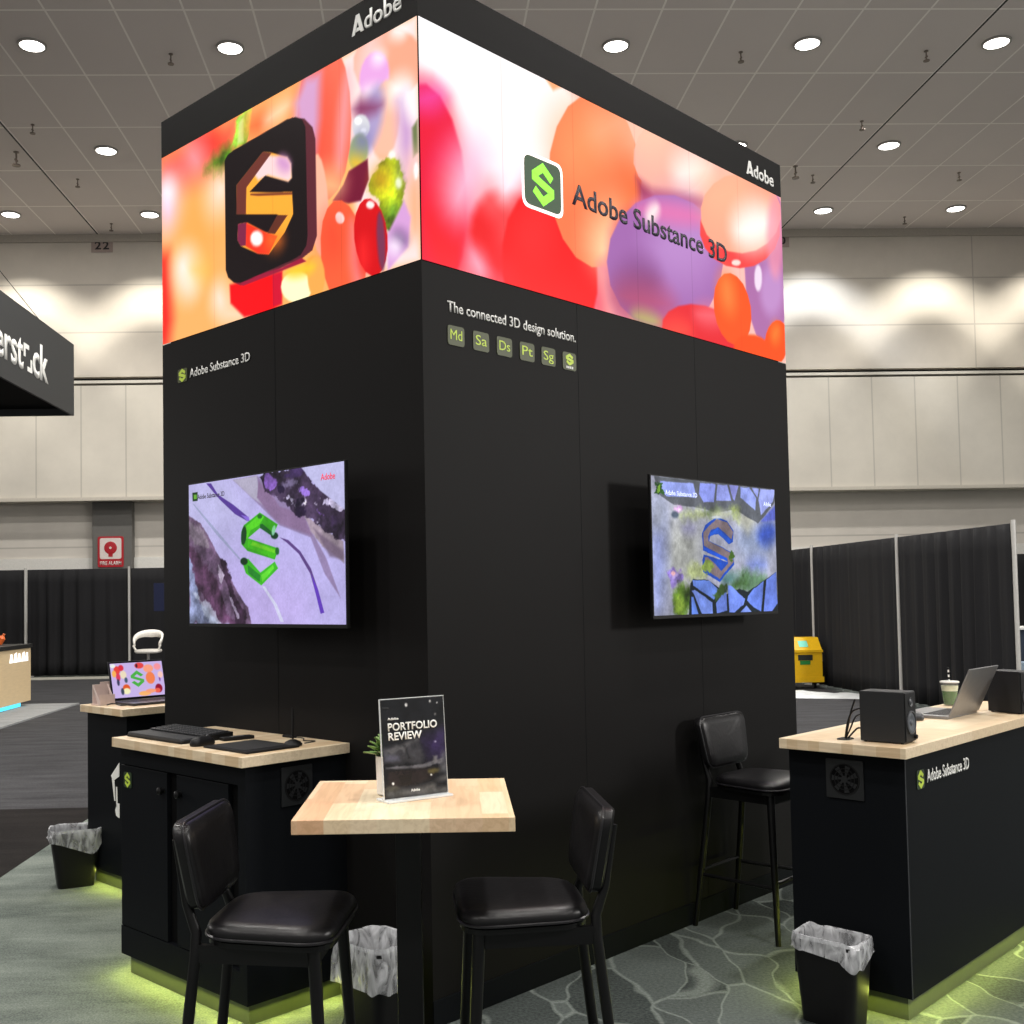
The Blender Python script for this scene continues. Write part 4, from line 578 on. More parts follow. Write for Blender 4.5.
TV_R = [
 ([-0.011,1.017,1.031,1.137,1.025,-0.064,-0.019,-0.01], (168,170,190), 0.01, 1, 0.22, 0.006),
 ([0.364,0.461,0.353,0.362,0.324,0.275,0.283,0.211,0.235,0.178,0.185,0.179,0.14,0.213,0.105,0.276,0.083,0.359,0.077,0.454,0.088,0.549,0.115,0.634,0.153,0.698,0.201,0.734,0.251,0.738,0.297,0.707,0.335,0.645,0.358,0.559], (178,180,176), 0.2, 1, 0.22, 0.006),
 ([0.097,0.412,0.09,0.273,0.075,0.151,0.056,0.062,0.034,0.015,0.012,0.016,-0.007,0.064,-0.021,0.154,-0.028,0.274,-0.028,0.41,-0.02,0.546,-0.006,0.666,0.013,0.757,0.034,0.806,0.056,0.807,0.075,0.761,0.09,0.672,0.097,0.551], (150,160,214), 0.12, 1, 0.22, 0.006),
 ([0.106,0.732,0.101,0.688,0.089,0.649,0.071,0.62,0.05,0.604,0.029,0.603,0.009,0.617,-0.007,0.644,-0.016,0.681,-0.019,0.724,-0.014,0.767,-0.002,0.806,0.015,0.835,0.036,0.852,0.057,0.854,0.078,0.841,0.094,0.814,0.104,0.776], (172,178,200), 0.1, 1, 0.22, 0.006),
 ([0.312,0.636,0.309,0.625,0.301,0.614,0.289,0.606,0.274,0.602,0.258,0.601,0.244,0.604,0.232,0.611,0.225,0.62,0.223,0.631,0.226,0.643,0.234,0.653,0.246,0.661,0.26,0.666,0.276,0.667,0.29,0.663,0.302,0.657,0.31,0.647], (176,174,220), 0.08, 1, 0.22, 0.006),
 ([0.936,0.498,0.898,0.459,0.849,0.433,0.794,0.423,0.741,0.431,0.695,0.454,0.662,0.491,0.646,0.536,0.647,0.584,0.666,0.631,0.702,0.67,0.749,0.697,0.802,0.708,0.857,0.703,0.904,0.68,0.94,0.643,0.958,0.597,0.956,0.546], (134,146,176), 0.15, 1, 0.22, 0.006),
 ([0.997,0.609,0.979,0.578,0.953,0.554,0.924,0.54,0.894,0.536,0.868,0.544,0.849,0.562,0.838,0.588,0.836,0.619,0.845,0.652,0.863,0.682,0.888,0.706,0.917,0.721,0.946,0.726,0.973,0.719,0.994,0.701,1.005,0.674,1.006,0.642], (60,88,190), 0.08, 1, 0.22, 0.006),
 ([0.9,0.377,0.894,0.36,0.88,0.346,0.858,0.335,0.832,0.329,0.804,0.329,0.779,0.335,0.758,0.345,0.745,0.359,0.741,0.375,0.746,0.391,0.76,0.406,0.781,0.417,0.807,0.423,0.834,0.423,0.86,0.418,0.882,0.407,0.895,0.393], (110,128,200), 0.1, 1, 0.22, 0.006),
 ([0.754,0.823,0.829,0.734,0.748,0.623,0.637,0.733], (190,190,170), 0.06, 0.8, 0.22, 0.006),
 ([1.01,0.879,1.013,0.745,0.869,0.73], (92,104,200), 0.03, 1, 0.22, 0.006),
 ([0.02,1.0,1.014,1.007,0.996,0.89,0.842,0.71,0.752,0.752,0.651,0.804,0.479,0.769,0.362,0.794,0.162,0.801,0.057,0.867], (92,96,104), 0.012, 1, 0.22, 0.006),
 ([0.065,0.968,0.31,0.977,0.33,0.869,0.11,0.861,0.069,0.91], (150,164,236), 0.012, 1, 0.22, 0.006),
 ([0.362,0.988,0.485,0.989,0.469,0.847,0.387,0.84,0.354,0.904], (142,154,236), 0.012, 1, 0.22, 0.006),
 ([0.503,0.991,0.582,0.994,0.616,0.87,0.488,0.865], (150,160,234), 0.012, 1, 0.22, 0.006),
 ([0.6,0.993,0.675,0.994,0.643,0.873,0.628,0.883], (146,150,226), 0.012, 1, 0.22, 0.006),
 ([0.694,0.993,0.771,0.995,0.828,0.912,0.819,0.816,0.692,0.906], (150,164,238), 0.012, 1, 0.22, 0.006),
 ([0.797,0.992,0.857,0.992,0.842,0.925], (150,160,230), 0.012, 1, 0.22, 0.006),
 ([0.87,0.993,1.006,1.0,0.983,0.901,0.871,0.784,0.854,0.902], (158,168,236), 0.012, 1, 0.22, 0.006),
 ([0.431,0.754,0.423,0.741,0.4,0.728,0.366,0.717,0.325,0.71,0.281,0.707,0.241,0.709,0.209,0.716,0.189,0.725,0.182,0.737,0.189,0.75,0.211,0.763,0.243,0.774,0.283,0.781,0.327,0.784,0.368,0.783,0.402,0.777,0.424,0.767], (170,180,130), 0.05, 0.9, 0.45, 0.05),
 ([0.515,0.783,0.511,0.774,0.501,0.766,0.485,0.759,0.465,0.755,0.444,0.753,0.425,0.755,0.41,0.759,0.4,0.766,0.397,0.774,0.4,0.783,0.411,0.791,0.426,0.798,0.446,0.802,0.466,0.804,0.486,0.802,0.502,0.798,0.512,0.791], (90,110,60), 0.05, 0.9, 0.45, 0.05),
 ([0.689,0.807,0.685,0.789,0.676,0.773,0.662,0.76,0.646,0.753,0.628,0.752,0.612,0.757,0.599,0.768,0.591,0.782,0.589,0.799,0.592,0.817,0.601,0.833,0.615,0.845,0.631,0.852,0.649,0.854,0.665,0.849,0.678,0.839,0.686,0.824], (150,165,90), 0.05, 0.9, 0.45, 0.05),
 ([0.6,0.766,0.595,0.756,0.582,0.747,0.563,0.739,0.539,0.735,0.513,0.733,0.49,0.735,0.471,0.74,0.459,0.747,0.455,0.756,0.459,0.765,0.472,0.774,0.491,0.782,0.515,0.787,0.54,0.789,0.564,0.787,0.583,0.782,0.596,0.775], (196,200,170), 0.05, 0.9, 0.22, 0.006),
 ([0.227,0.782,0.224,0.769,0.218,0.757,0.208,0.748,0.197,0.743,0.184,0.742,0.173,0.746,0.164,0.754,0.159,0.764,0.157,0.777,0.159,0.789,0.166,0.801,0.175,0.81,0.187,0.815,0.199,0.816,0.21,0.812,0.219,0.805,0.225,0.794], (206,160,216), 0.03, 1, 0.5, 0.03),
 ([0.194,0.733,0.192,0.723,0.186,0.714,0.179,0.708,0.169,0.704,0.16,0.703,0.15,0.706,0.143,0.712,0.139,0.72,0.137,0.729,0.139,0.739,0.144,0.747,0.152,0.754,0.161,0.758,0.171,0.759,0.18,0.756,0.187,0.75,0.192,0.742], (80,92,110), 0.03, 1, 0.22, 0.006),
 ([0.211,0.772,0.21,0.767,0.208,0.763,0.205,0.76,0.202,0.758,0.198,0.758,0.194,0.759,0.191,0.762,0.19,0.766,0.189,0.77,0.19,0.775,0.192,0.779,0.195,0.782,0.199,0.784,0.202,0.784,0.206,0.783,0.209,0.78,0.211,0.776], (250,220,240), 0.02, 1, 0.22, 0.006),
 ([0.21,0.268,0.202,0.259,0.188,0.253,0.171,0.252,0.151,0.255,0.131,0.263,0.114,0.273,0.102,0.285,0.096,0.298,0.097,0.309,0.104,0.319,0.117,0.324,0.135,0.325,0.155,0.322,0.174,0.315,0.192,0.305,0.204,0.292,0.21,0.28], (140,120,200), 0.03, 1, 0.5, 0.03),
 ([0.165,0.278,0.163,0.254,0.159,0.232,0.152,0.216,0.144,0.208,0.136,0.208,0.128,0.217,0.122,0.233,0.119,0.254,0.118,0.278,0.12,0.302,0.125,0.324,0.132,0.34,0.14,0.348,0.148,0.348,0.155,0.34,0.161,0.324,0.165,0.302], (150,130,205), 0.03, 1, 0.5, 0.03),
 ([0.182,0.297,0.17,0.288,0.158,0.281,0.149,0.277,0.143,0.276,0.14,0.279,0.142,0.285,0.148,0.293,0.157,0.303,0.168,0.313,0.18,0.322,0.192,0.329,0.201,0.333,0.208,0.334,0.21,0.331,0.208,0.325,0.202,0.317,0.193,0.307], (180,160,220), 0.02, 1, 0.5, 0.03),
 ([0.158,0.303,0.156,0.298,0.154,0.293,0.15,0.29,0.145,0.288,0.139,0.288,0.134,0.29,0.131,0.293,0.128,0.298,0.127,0.303,0.128,0.308,0.131,0.312,0.135,0.316,0.14,0.318,0.145,0.318,0.15,0.316,0.154,0.313,0.157,0.308], (250,190,200), 0.02, 1, 0.22, 0.006),
 ([0.272,0.079,0.256,0.041,0.234,0.01,0.209,-0.011,0.184,-0.018,0.163,-0.011,0.146,0.009,0.137,0.04,0.137,0.077,0.145,0.117,0.16,0.155,0.181,0.186,0.206,0.207,0.231,0.215,0.253,0.208,0.27,0.189,0.279,0.158,0.28,0.12], (84,118,34), 0.04, 1, 0.45, 0.05),
 ([0.216,0.057,0.208,0.036,0.197,0.019,0.184,0.008,0.172,0.003,0.161,0.007,0.153,0.018,0.149,0.034,0.149,0.054,0.153,0.076,0.162,0.097,0.173,0.114,0.185,0.125,0.198,0.129,0.209,0.126,0.217,0.116,0.221,0.099,0.221,0.079], (140,168,60), 0.04, 0.8, 0.45, 0.05),
 ([0.269,0.129,0.266,0.114,0.261,0.101,0.254,0.091,0.245,0.087,0.236,0.087,0.227,0.092,0.22,0.102,0.216,0.116,0.215,0.131,0.217,0.145,0.222,0.158,0.229,0.168,0.238,0.173,0.248,0.173,0.256,0.167,0.263,0.157,0.267,0.144], (40,64,20), 0.04, 0.8, 0.45, 0.05),
 ([0.907,0.259,0.902,0.225,0.877,0.192,0.835,0.165,0.781,0.146,0.723,0.138,0.668,0.142,0.621,0.156,0.589,0.18,0.575,0.21,0.579,0.242,0.602,0.274,0.642,0.301,0.693,0.321,0.751,0.33,0.807,0.328,0.856,0.314,0.891,0.29], (86,118,90), 0.06, 1, 0.45, 0.05),
 ([0.737,0.222,0.731,0.202,0.717,0.185,0.697,0.172,0.671,0.165,0.645,0.166,0.621,0.173,0.601,0.187,0.589,0.204,0.585,0.224,0.59,0.244,0.603,0.261,0.624,0.274,0.648,0.28,0.675,0.28,0.699,0.273,0.719,0.26,0.732,0.242], (56,86,44), 0.05, 1, 0.45, 0.05),
 ([0.661,0.281,0.658,0.269,0.649,0.259,0.635,0.251,0.619,0.247,0.602,0.247,0.586,0.252,0.573,0.259,0.564,0.27,0.562,0.282,0.565,0.293,0.574,0.304,0.587,0.312,0.604,0.316,0.621,0.316,0.637,0.312,0.65,0.304,0.659,0.293], (120,150,150), 0.05, 1, 0.22, 0.006),
 ([0.378,0.282,0.367,0.265,0.35,0.254,0.328,0.248,0.305,0.25,0.283,0.258,0.265,0.271,0.253,0.289,0.248,0.308,0.251,0.327,0.262,0.344,0.279,0.355,0.301,0.361,0.324,0.36,0.346,0.352,0.365,0.339,0.377,0.321,0.382,0.301], (160,170,120), 0.06, 1, 0.45, 0.05),
 ([0.611,0.258,0.607,0.243,0.598,0.229,0.585,0.219,0.568,0.213,0.551,0.214,0.536,0.219,0.523,0.23,0.515,0.244,0.512,0.259,0.516,0.275,0.525,0.288,0.538,0.299,0.554,0.304,0.571,0.304,0.587,0.298,0.6,0.288,0.608,0.274], (80,120,120), 0.05, 1, 0.22, 0.006),
 ([0.267,0.228,0.29,0.261,0.405,0.254,0.498,0.191,0.509,0.122,0.659,0.188,0.735,0.163,0.994,0.317,1.005,-0.014,0.249,-0.007], (20,32,40), 0.01, 1, 0.22, 0.006),
 ([0.284,0.255,0.417,0.249,0.498,0.168,0.448,0.101,0.289,0.211], (104,136,226), 0.008, 1, 0.22, 0.006),
 ([0.277,0.173,0.299,0.183,0.436,0.085,0.439,-0.006,0.351,-0.001,0.298,0.139], (120,146,232), 0.008, 1, 0.22, 0.006),
 ([0.273,0.129,0.287,0.129,0.326,-0.006,0.272,-0.003], (96,130,220), 0.008, 1, 0.22, 0.006),
 ([0.465,0.078,0.522,0.156,0.549,0.179,0.554,0.018,0.469,-0.001], (108,134,226), 0.008, 1, 0.22, 0.006),
 ([0.566,0.213,0.591,0.212,0.707,0.105,0.693,0.059,0.616,-0.002,0.572,0.005], (116,142,236), 0.008, 1, 0.22, 0.006),
 ([0.734,0.128,0.788,0.186,0.876,0.244,0.848,-0.007,0.783,0.032,0.726,0.093], (104,132,228), 0.008, 1, 0.22, 0.006),
 ([0.903,0.256,0.994,0.317,1.0,0.06,0.943,-0.005,0.868,-0.008], (110,136,234), 0.008, 1, 0.22, 0.006),
 ([0.719,0.046,0.769,-0.009,0.653,-0.004], (120,146,230), 0.008, 1, 0.22, 0.006),
 ([0.414,0.148,0.462,0.158,0.511,0.214,0.56,0.224,0.522,0.156,0.466,0.09], (70,104,50), 0.03, 1, 0.45, 0.05),
 ([0.49,0.736,0.574,0.712,0.624,0.64,0.619,0.548,0.581,0.529,0.498,0.611,0.432,0.586,0.425,0.552,0.617,0.467,0.624,0.374,0.5,0.236,0.372,0.316,0.363,0.405,0.376,0.45,0.565,0.397,0.371,0.472,0.366,0.605,0.394,0.668], (30,74,180), 0.006, 1, 0.22, 0.006),
 ([0.489,0.719,0.574,0.701,0.621,0.629,0.607,0.57,0.583,0.592,0.5,0.662,0.44,0.637,0.415,0.585,0.419,0.552,0.555,0.488,0.604,0.466,0.621,0.397,0.5,0.259,0.39,0.338,0.381,0.428,0.41,0.428,0.514,0.328,0.571,0.385,0.566,0.419,0.377,0.511,0.378,0.617], (128,112,118), 0.008, 1, 0.22, 0.006),
 ([0.631,0.455,0.629,0.435,0.624,0.418,0.616,0.405,0.607,0.398,0.597,0.398,0.589,0.405,0.582,0.417,0.578,0.435,0.577,0.454,0.579,0.474,0.584,0.491,0.592,0.504,0.601,0.511,0.61,0.512,0.619,0.505,0.626,0.492,0.63,0.475], (60,92,30), 0.02, 1, 0.45, 0.05),
 ([0.435,0.387,0.44,0.375,0.441,0.362,0.438,0.351,0.432,0.342,0.423,0.337,0.412,0.336,0.4,0.34,0.39,0.347,0.382,0.357,0.377,0.369,0.376,0.382,0.379,0.393,0.385,0.402,0.394,0.407,0.405,0.408,0.417,0.405,0.427,0.397], (128,150,70), 0.02, 1, 0.45, 0.05),
 ([0.42,0.529,0.419,0.522,0.415,0.515,0.41,0.51,0.404,0.507,0.397,0.507,0.391,0.509,0.387,0.514,0.384,0.52,0.383,0.528,0.384,0.536,0.387,0.543,0.392,0.548,0.399,0.551,0.405,0.551,0.411,0.548,0.416,0.544,0.419,0.537], (96,116,50), 0.02, 1, 0.45, 0.05),
 ([0.493,0.651,0.607,0.559,0.581,0.535,0.492,0.617,0.432,0.586,0.427,0.608], (34,92,214), 0.006, 1, 0.22, 0.006),
 ([0.377,0.506,0.566,0.425,0.559,0.396,0.377,0.478], (30,88,220), 0.006, 1, 0.22, 0.006),
 ([0.531,0.738,0.528,0.735,0.521,0.732,0.51,0.729,0.497,0.727,0.483,0.726,0.469,0.726,0.459,0.728,0.452,0.73,0.449,0.733,0.452,0.736,0.459,0.739,0.47,0.742,0.483,0.744,0.497,0.745,0.51,0.745,0.521,0.743,0.528,0.741], (190,196,200), 0.02, 1, 0.22, 0.006),
 ([0.028,0.946,0.079,0.948,0.077,0.881,0.029,0.88], (46,86,40), 0.006, 1, 0.45, 0.05),
 ([0.042,0.931,0.063,0.93,0.062,0.897,0.042,0.897], (130,180,60), 0.006, 1, 0.45, 0.05),
]
SIGN = [
 ([-0.024,1.065,1.115,1.034,1.023,-0.106,-0.069,-0.014], (24,25,29), 0.01, 1, 0.35, 0.012),
 ([0.628,0.571,1.001,0.641,1.018,0.347,0.695,0.396], (58,44,92), 0.12, 1, 0.35, 0.012),
 ([-0.01,0.497,0.57,0.595,0.655,0.399,0.588,0.324,0.019,0.366], (64,64,70), 0.04, 1, 0.35, 0.012),
 ([0.067,0.491,0.57,0.595,0.587,0.561,0.123,0.449], (92,92,96), 0.02, 0.7, 0.35, 0.012),
 ([0.325,0.526,0.365,0.523,0.433,0.388,0.393,0.378], (34,34,38), 0.02, 1, 0.35, 0.012),
 ([0.264,0.504,0.384,0.522,0.339,0.447], (120,120,124), 0.02, 0.5, 0.35, 0.012),
 ([0.025,0.443,0.258,0.426,0.254,0.375,0.02,0.378], (84,84,100), 0.03, 1, 0.35, 0.012),
 ([0.035,0.326,0.607,0.31,0.936,0.352,0.933,0.313,0.605,0.277,0.033,0.3], (120,120,128), 0.012, 0.9, 0.35, 0.012),
 ([0.051,0.286,0.644,0.268,0.888,0.263,0.757,0.154,0.432,0.114,0.058,0.117], (36,30,30), 0.03, 1, 0.35, 0.012),
 ([0.885,0.241,0.881,0.231,0.867,0.223,0.843,0.216,0.814,0.212,0.783,0.21,0.753,0.212,0.728,0.217,0.711,0.225,0.704,0.233,0.707,0.243,0.721,0.251,0.744,0.258,0.773,0.262,0.805,0.264,0.835,0.262,0.86,0.257,0.877,0.249], (104,96,58), 0.02, 1, 0.35, 0.012),
 ([0.242,0.22,0.441,0.231,0.432,0.114,0.254,0.128], (30,26,24), 0.02, 1, 0.35, 0.012),
 ([0.943,0.432,1.024,0.426,1.028,0.213,0.885,0.224], (110,112,118), 0.04, 0.7, 0.35, 0.012),
 ([0.796,0.389,0.857,0.385,0.852,0.332,0.792,0.336], (150,150,150), 0.02, 0.7, 0.35, 0.012),
 ([0.01,0.005,0.016,0.082,0.59,0.088,1.026,0.186,1.011,0.001], (84,84,84), 0.04, 1, 0.35, 0.012),
 ([0.795,0.125,1.021,0.134,1.016,0.068,0.83,0.056], (28,30,36), 0.04, 1, 0.35, 0.012),
 ([0.232,0.097,0.225,0.089,0.205,0.081,0.174,0.076,0.136,0.074,0.096,0.075,0.058,0.079,0.027,0.085,0.006,0.094,-0.001,0.103,0.005,0.111,0.025,0.119,0.055,0.124,0.093,0.126,0.134,0.125,0.172,0.121,0.203,0.115,0.224,0.106], (70,68,62), 0.02, 1, 0.35, 0.012),
 ([0.154,0.149,0.153,0.145,0.15,0.142,0.145,0.14,0.14,0.139,0.135,0.14,0.13,0.142,0.126,0.144,0.123,0.147,0.123,0.151,0.124,0.155,0.127,0.157,0.131,0.159,0.136,0.16,0.142,0.16,0.147,0.158,0.151,0.156,0.153,0.152], (250,250,250), 0.008, 1, 0.35, 0.012),
 ([0.766,0.195,0.765,0.192,0.762,0.189,0.757,0.187,0.752,0.186,0.746,0.187,0.741,0.188,0.737,0.191,0.734,0.194,0.734,0.198,0.735,0.201,0.738,0.204,0.743,0.206,0.748,0.207,0.754,0.207,0.759,0.205,0.763,0.203,0.765,0.199], (255,255,250), 0.008, 1, 0.35, 0.012),
 ([0.417,0.935,0.416,0.931,0.413,0.928,0.408,0.926,0.403,0.925,0.398,0.925,0.392,0.926,0.388,0.929,0.386,0.933,0.385,0.937,0.387,0.941,0.39,0.944,0.394,0.947,0.399,0.948,0.405,0.948,0.41,0.946,0.414,0.943,0.416,0.939], (235,235,235), 0.01, 1, 0.35, 0.012),
 ([0.92,0.938,0.918,0.934,0.915,0.93,0.91,0.928,0.904,0.927,0.897,0.927,0.891,0.929,0.887,0.932,0.884,0.935,0.883,0.939,0.885,0.943,0.888,0.947,0.893,0.949,0.899,0.95,0.906,0.95,0.911,0.948,0.916,0.945,0.919,0.942], (245,245,245), 0.01, 1, 0.35, 0.012),
 ([0.803,0.96,0.802,0.956,0.799,0.953,0.794,0.951,0.789,0.95,0.783,0.95,0.778,0.952,0.774,0.954,0.771,0.958,0.771,0.961,0.772,0.965,0.775,0.968,0.78,0.97,0.785,0.971,0.791,0.971,0.796,0.969,0.8,0.967,0.802,0.963], (160,160,160), 0.012, 1, 0.35, 0.012),
 ([0.863,0.532,0.861,0.528,0.858,0.525,0.853,0.523,0.846,0.522,0.84,0.522,0.834,0.524,0.83,0.527,0.827,0.531,0.826,0.535,0.827,0.539,0.831,0.542,0.836,0.545,0.842,0.546,0.848,0.545,0.854,0.543,0.859,0.54,0.862,0.537], (170,160,190), 0.012, 1, 0.35, 0.012),
 ([0.876,0.821,0.874,0.817,0.872,0.815,0.868,0.813,0.863,0.812,0.858,0.812,0.854,0.814,0.85,0.816,0.848,0.819,0.847,0.822,0.848,0.825,0.851,0.828,0.855,0.83,0.86,0.831,0.865,0.83,0.869,0.829,0.873,0.827,0.875,0.824], (110,110,110), 0.012, 1, 0.35, 0.012),
]

# ================================================================== THE SETTING
WY = 25.5; RY = 26.25; CZ = 10.2; SZ = 4.0
# --- hall ceiling (grid of large tiles, expansion joints)
def ceiling_mat():
    m = bpy.data.materials.new('ceiling_tiles'); m.use_nodes = True; nt = m.node_tree; b = nt.nodes['Principled BSDF']; b.inputs['Roughness'].default_value = 0.9
    tc = nt.nodes.new('ShaderNodeTexCoord'); sp = nt.nodes.new('ShaderNodeSeparateXYZ'); nt.links.new(tc.outputs['Object'], sp.inputs[0])
    def line(src, period, off, hw):
        f = math_node(nt, 'FRACT', math_node(nt, 'ADD', math_node(nt, 'DIVIDE', math_node(nt, 'SUBTRACT', src, off), period), 0.5))
        return math_node(nt, 'LESS_THAN', math_node(nt, 'ABSOLUTE', math_node(nt, 'SUBTRACT', f, 0.5)), hw/period)
    lx = line(sp.outputs[0], 1.0, -0.23, 0.016); ly = line(sp.outputs[1], 1.98, 15.71, 0.022)
    l = math_node(nt, 'MAXIMUM', lx, ly)
    j1 = math_node(nt, 'LESS_THAN', math_node(nt, 'ABSOLUTE', math_node(nt, 'SUBTRACT', math_node(nt, 'ABSOLUTE', math_node(nt, 'SUBTRACT', sp.outputs[0], 0.765)), 8.025)), 0.018)
    nz = nt.nodes.new('ShaderNodeTexNoise'); nz.inputs['Scale'].default_value = 0.7; nz.inputs['Detail'].default_value = 6; nt.links.new(tc.outputs['Object'], nz.inputs['Vector'])
    cb = nt.nodes.new('ShaderNodeCombineXYZ')
    nt.links.new(math_node(nt, 'FLOOR', math_node(nt, 'ADD', sp.outputs[0], 0.23)), cb.inputs[0]); nt.links.new(math_node(nt, 'FLOOR', math_node(nt, 'DIVIDE', math_node(nt, 'SUBTRACT', sp.outputs[1], 15.71), 1.98)), cb.inputs[1])
    wn = nt.nodes.new('ShaderNodeTexWhiteNoise'); nt.links.new(cb.outputs[0], wn.inputs['Vector'])
    f = math_node(nt, 'ADD', math_node(nt, 'MULTIPLY', nz.outputs['Fac'], 0.6), math_node(nt, 'MULTIPLY', wn.outputs['Value'], 0.4))
    mx = nt.nodes.new('ShaderNodeMix'); mx.data_type = 'RGBA'; nt.links.new(f, mx.inputs[0]); mx.inputs[6].default_value = rgb(212, 203, 199); mx.inputs[7].default_value = rgb(224, 215, 210)
    m2 = nt.nodes.new('ShaderNodeMix'); m2.data_type = 'RGBA'; nt.links.new(l, m2.inputs[0]); nt.links.new(mx.outputs[2], m2.inputs[6]); m2.inputs[7].default_value = rgb(250, 244, 238)
    m3 = nt.nodes.new('ShaderNodeMix'); m3.data_type = 'RGBA'; nt.links.new(j1, m3.inputs[0]); nt.links.new(m2.outputs[2], m3.inputs[6]); m3.inputs[7].default_value = rgb(40, 36, 32)
    nt.links.new(m3.outputs[2], b.inputs['Base Color'])
    return m
bm = nbm(); box(bm, -26, 26, -8, RY, CZ, CZ+0.2); struct('ceiling', bm, ceiling_mat())

def wall_mat(name, c, px=1.03, offx=0.0, hl=(), vs=True, dark=0.72):
    m = bpy.data.materials.new(name); m.use_nodes = True; nt = m.node_tree; b = nt.nodes['Principled BSDF']; b.inputs['Roughness'].default_value = 0.75
    tc = nt.nodes.new('ShaderNodeTexCoord'); sp = nt.nodes.new('ShaderNodeSeparateXYZ'); nt.links.new(tc.outputs['Object'], sp.inputs[0])
    nz = nt.nodes.new('ShaderNodeTexNoise'); nz.inputs['Scale'].default_value = 1.3; nz.inputs['Detail'].default_value = 9; nz.inputs['Roughness'].default_value = 0.65; nt.links.new(tc.outputs['Object'], nz.inputs['Vector'])
    mx = nt.nodes.new('ShaderNodeMix'); mx.data_type = 'RGBA'; nt.links.new(nz.outputs['Fac'], mx.inputs[0])
    mx.inputs[6].default_value = rgb(*[v*0.93 for v in c]); mx.inputs[7].default_value = rgb(*[min(255, v*1.05) for v in c])
    l = None
    if vs:
        f = math_node(nt, 'FRACT', math_node(nt, 'ADD', math_node(nt, 'DIVIDE', math_node(nt, 'SUBTRACT', sp.outputs[0], offx), px), 0.5))
        l = math_node(nt, 'LESS_THAN', math_node(nt, 'ABSOLUTE', math_node(nt, 'SUBTRACT', f, 0.5)), 0.016/px)
    for h in hl:
        k = math_node(nt, 'LESS_THAN', math_node(nt, 'ABSOLUTE', math_node(nt, 'SUBTRACT', sp.outputs[2], h)), 0.018)
        l = k if l is None else math_node(nt, 'MAXIMUM', l, k)
    if l is not None:
        m2 = nt.nodes.new('ShaderNodeMix'); m2.data_type = 'RGBA'; nt.links.new(math_node(nt, 'MULTIPLY', l, 0.5), m2.inputs[0]); nt.links.new(mx.outputs[2], m2.inputs[6]); m2.inputs[7].default_value = rgb(*[v*dark for v in c])
        nt.links.new(m2.outputs[2], b.inputs['Base Color'])
    else: nt.links.new(mx.outputs[2], b.inputs['Base Color'])
    return m
bm = nbm(); box(bm, -26, 26, WY, WY+0.3, 6.86, CZ); struct('wall_back', bm, wall_mat('upper_wall_panels', (198, 190, 178), px=6.2, offx=1.0, hl=(9.02, 7.9)))
bm = nbm(); box(bm, -26, 26, WY, WY+0.3, SZ, 6.66); box(bm, -26, 26, WY+0.3, RY, SZ, SZ+0.15); struct('wall_back_lower', bm, wall_mat('lower_wall_panels', (206, 200, 188), px=1.03, offx=9.84))
bm = nbm(); box(bm, -26, 26, WY+0.22, WY+0.34, 6.6, 6.9); struct('wall_gap_back', bm, VOID)
bm = nbm(); box(bm, -26, 26, WY-0.02, WY+0.2, 6.71, 6.775); struct('trim_1', bm, mat('rail_white', rgb(205, 200, 190), rough=0.5))
bm = nbm(); box(bm, -26, 26, WY-0.05, WY-0.001, 10.02, CZ-0.001); struct('trim_2', bm, mat('cornice', rgb(176, 168, 156), rough=0.7))
bm = nbm(); box(bm, -26, 26, WY-0.06, WY-0.001, SZ-0.02, SZ+0.06); struct('trim_3', bm, mat('soffit_edge', rgb(190, 184, 172), rough=0.7))
bm = nbm(); box(bm, -26, 26, RY, RY+0.2, 0, SZ); struct('wall_recess', bm, wall_mat('recess_wall', (214, 208, 198), vs=False, hl=(2.95,)))
bm = nbm(); box(bm, -26, 26, RY-0.06, RY-0.001, 0.0, 2.69); struct('trim_4', bm, mat('wainscot', rgb(225, 223, 216), rough=0.6))
bm = nbm(); box(bm, -7.56, -6.64, 25.98, 26.24, 0, SZ); struct('wall_pillar_left', bm, mat('pillar_paint', rgb(104, 102, 98), rough=0.7))
bm = nbm(); box(bm, 7.50, 8.40, 25.98, 26.24, 0, SZ); struct('wall_pillar_right', bm, MATS['pillar_paint'])

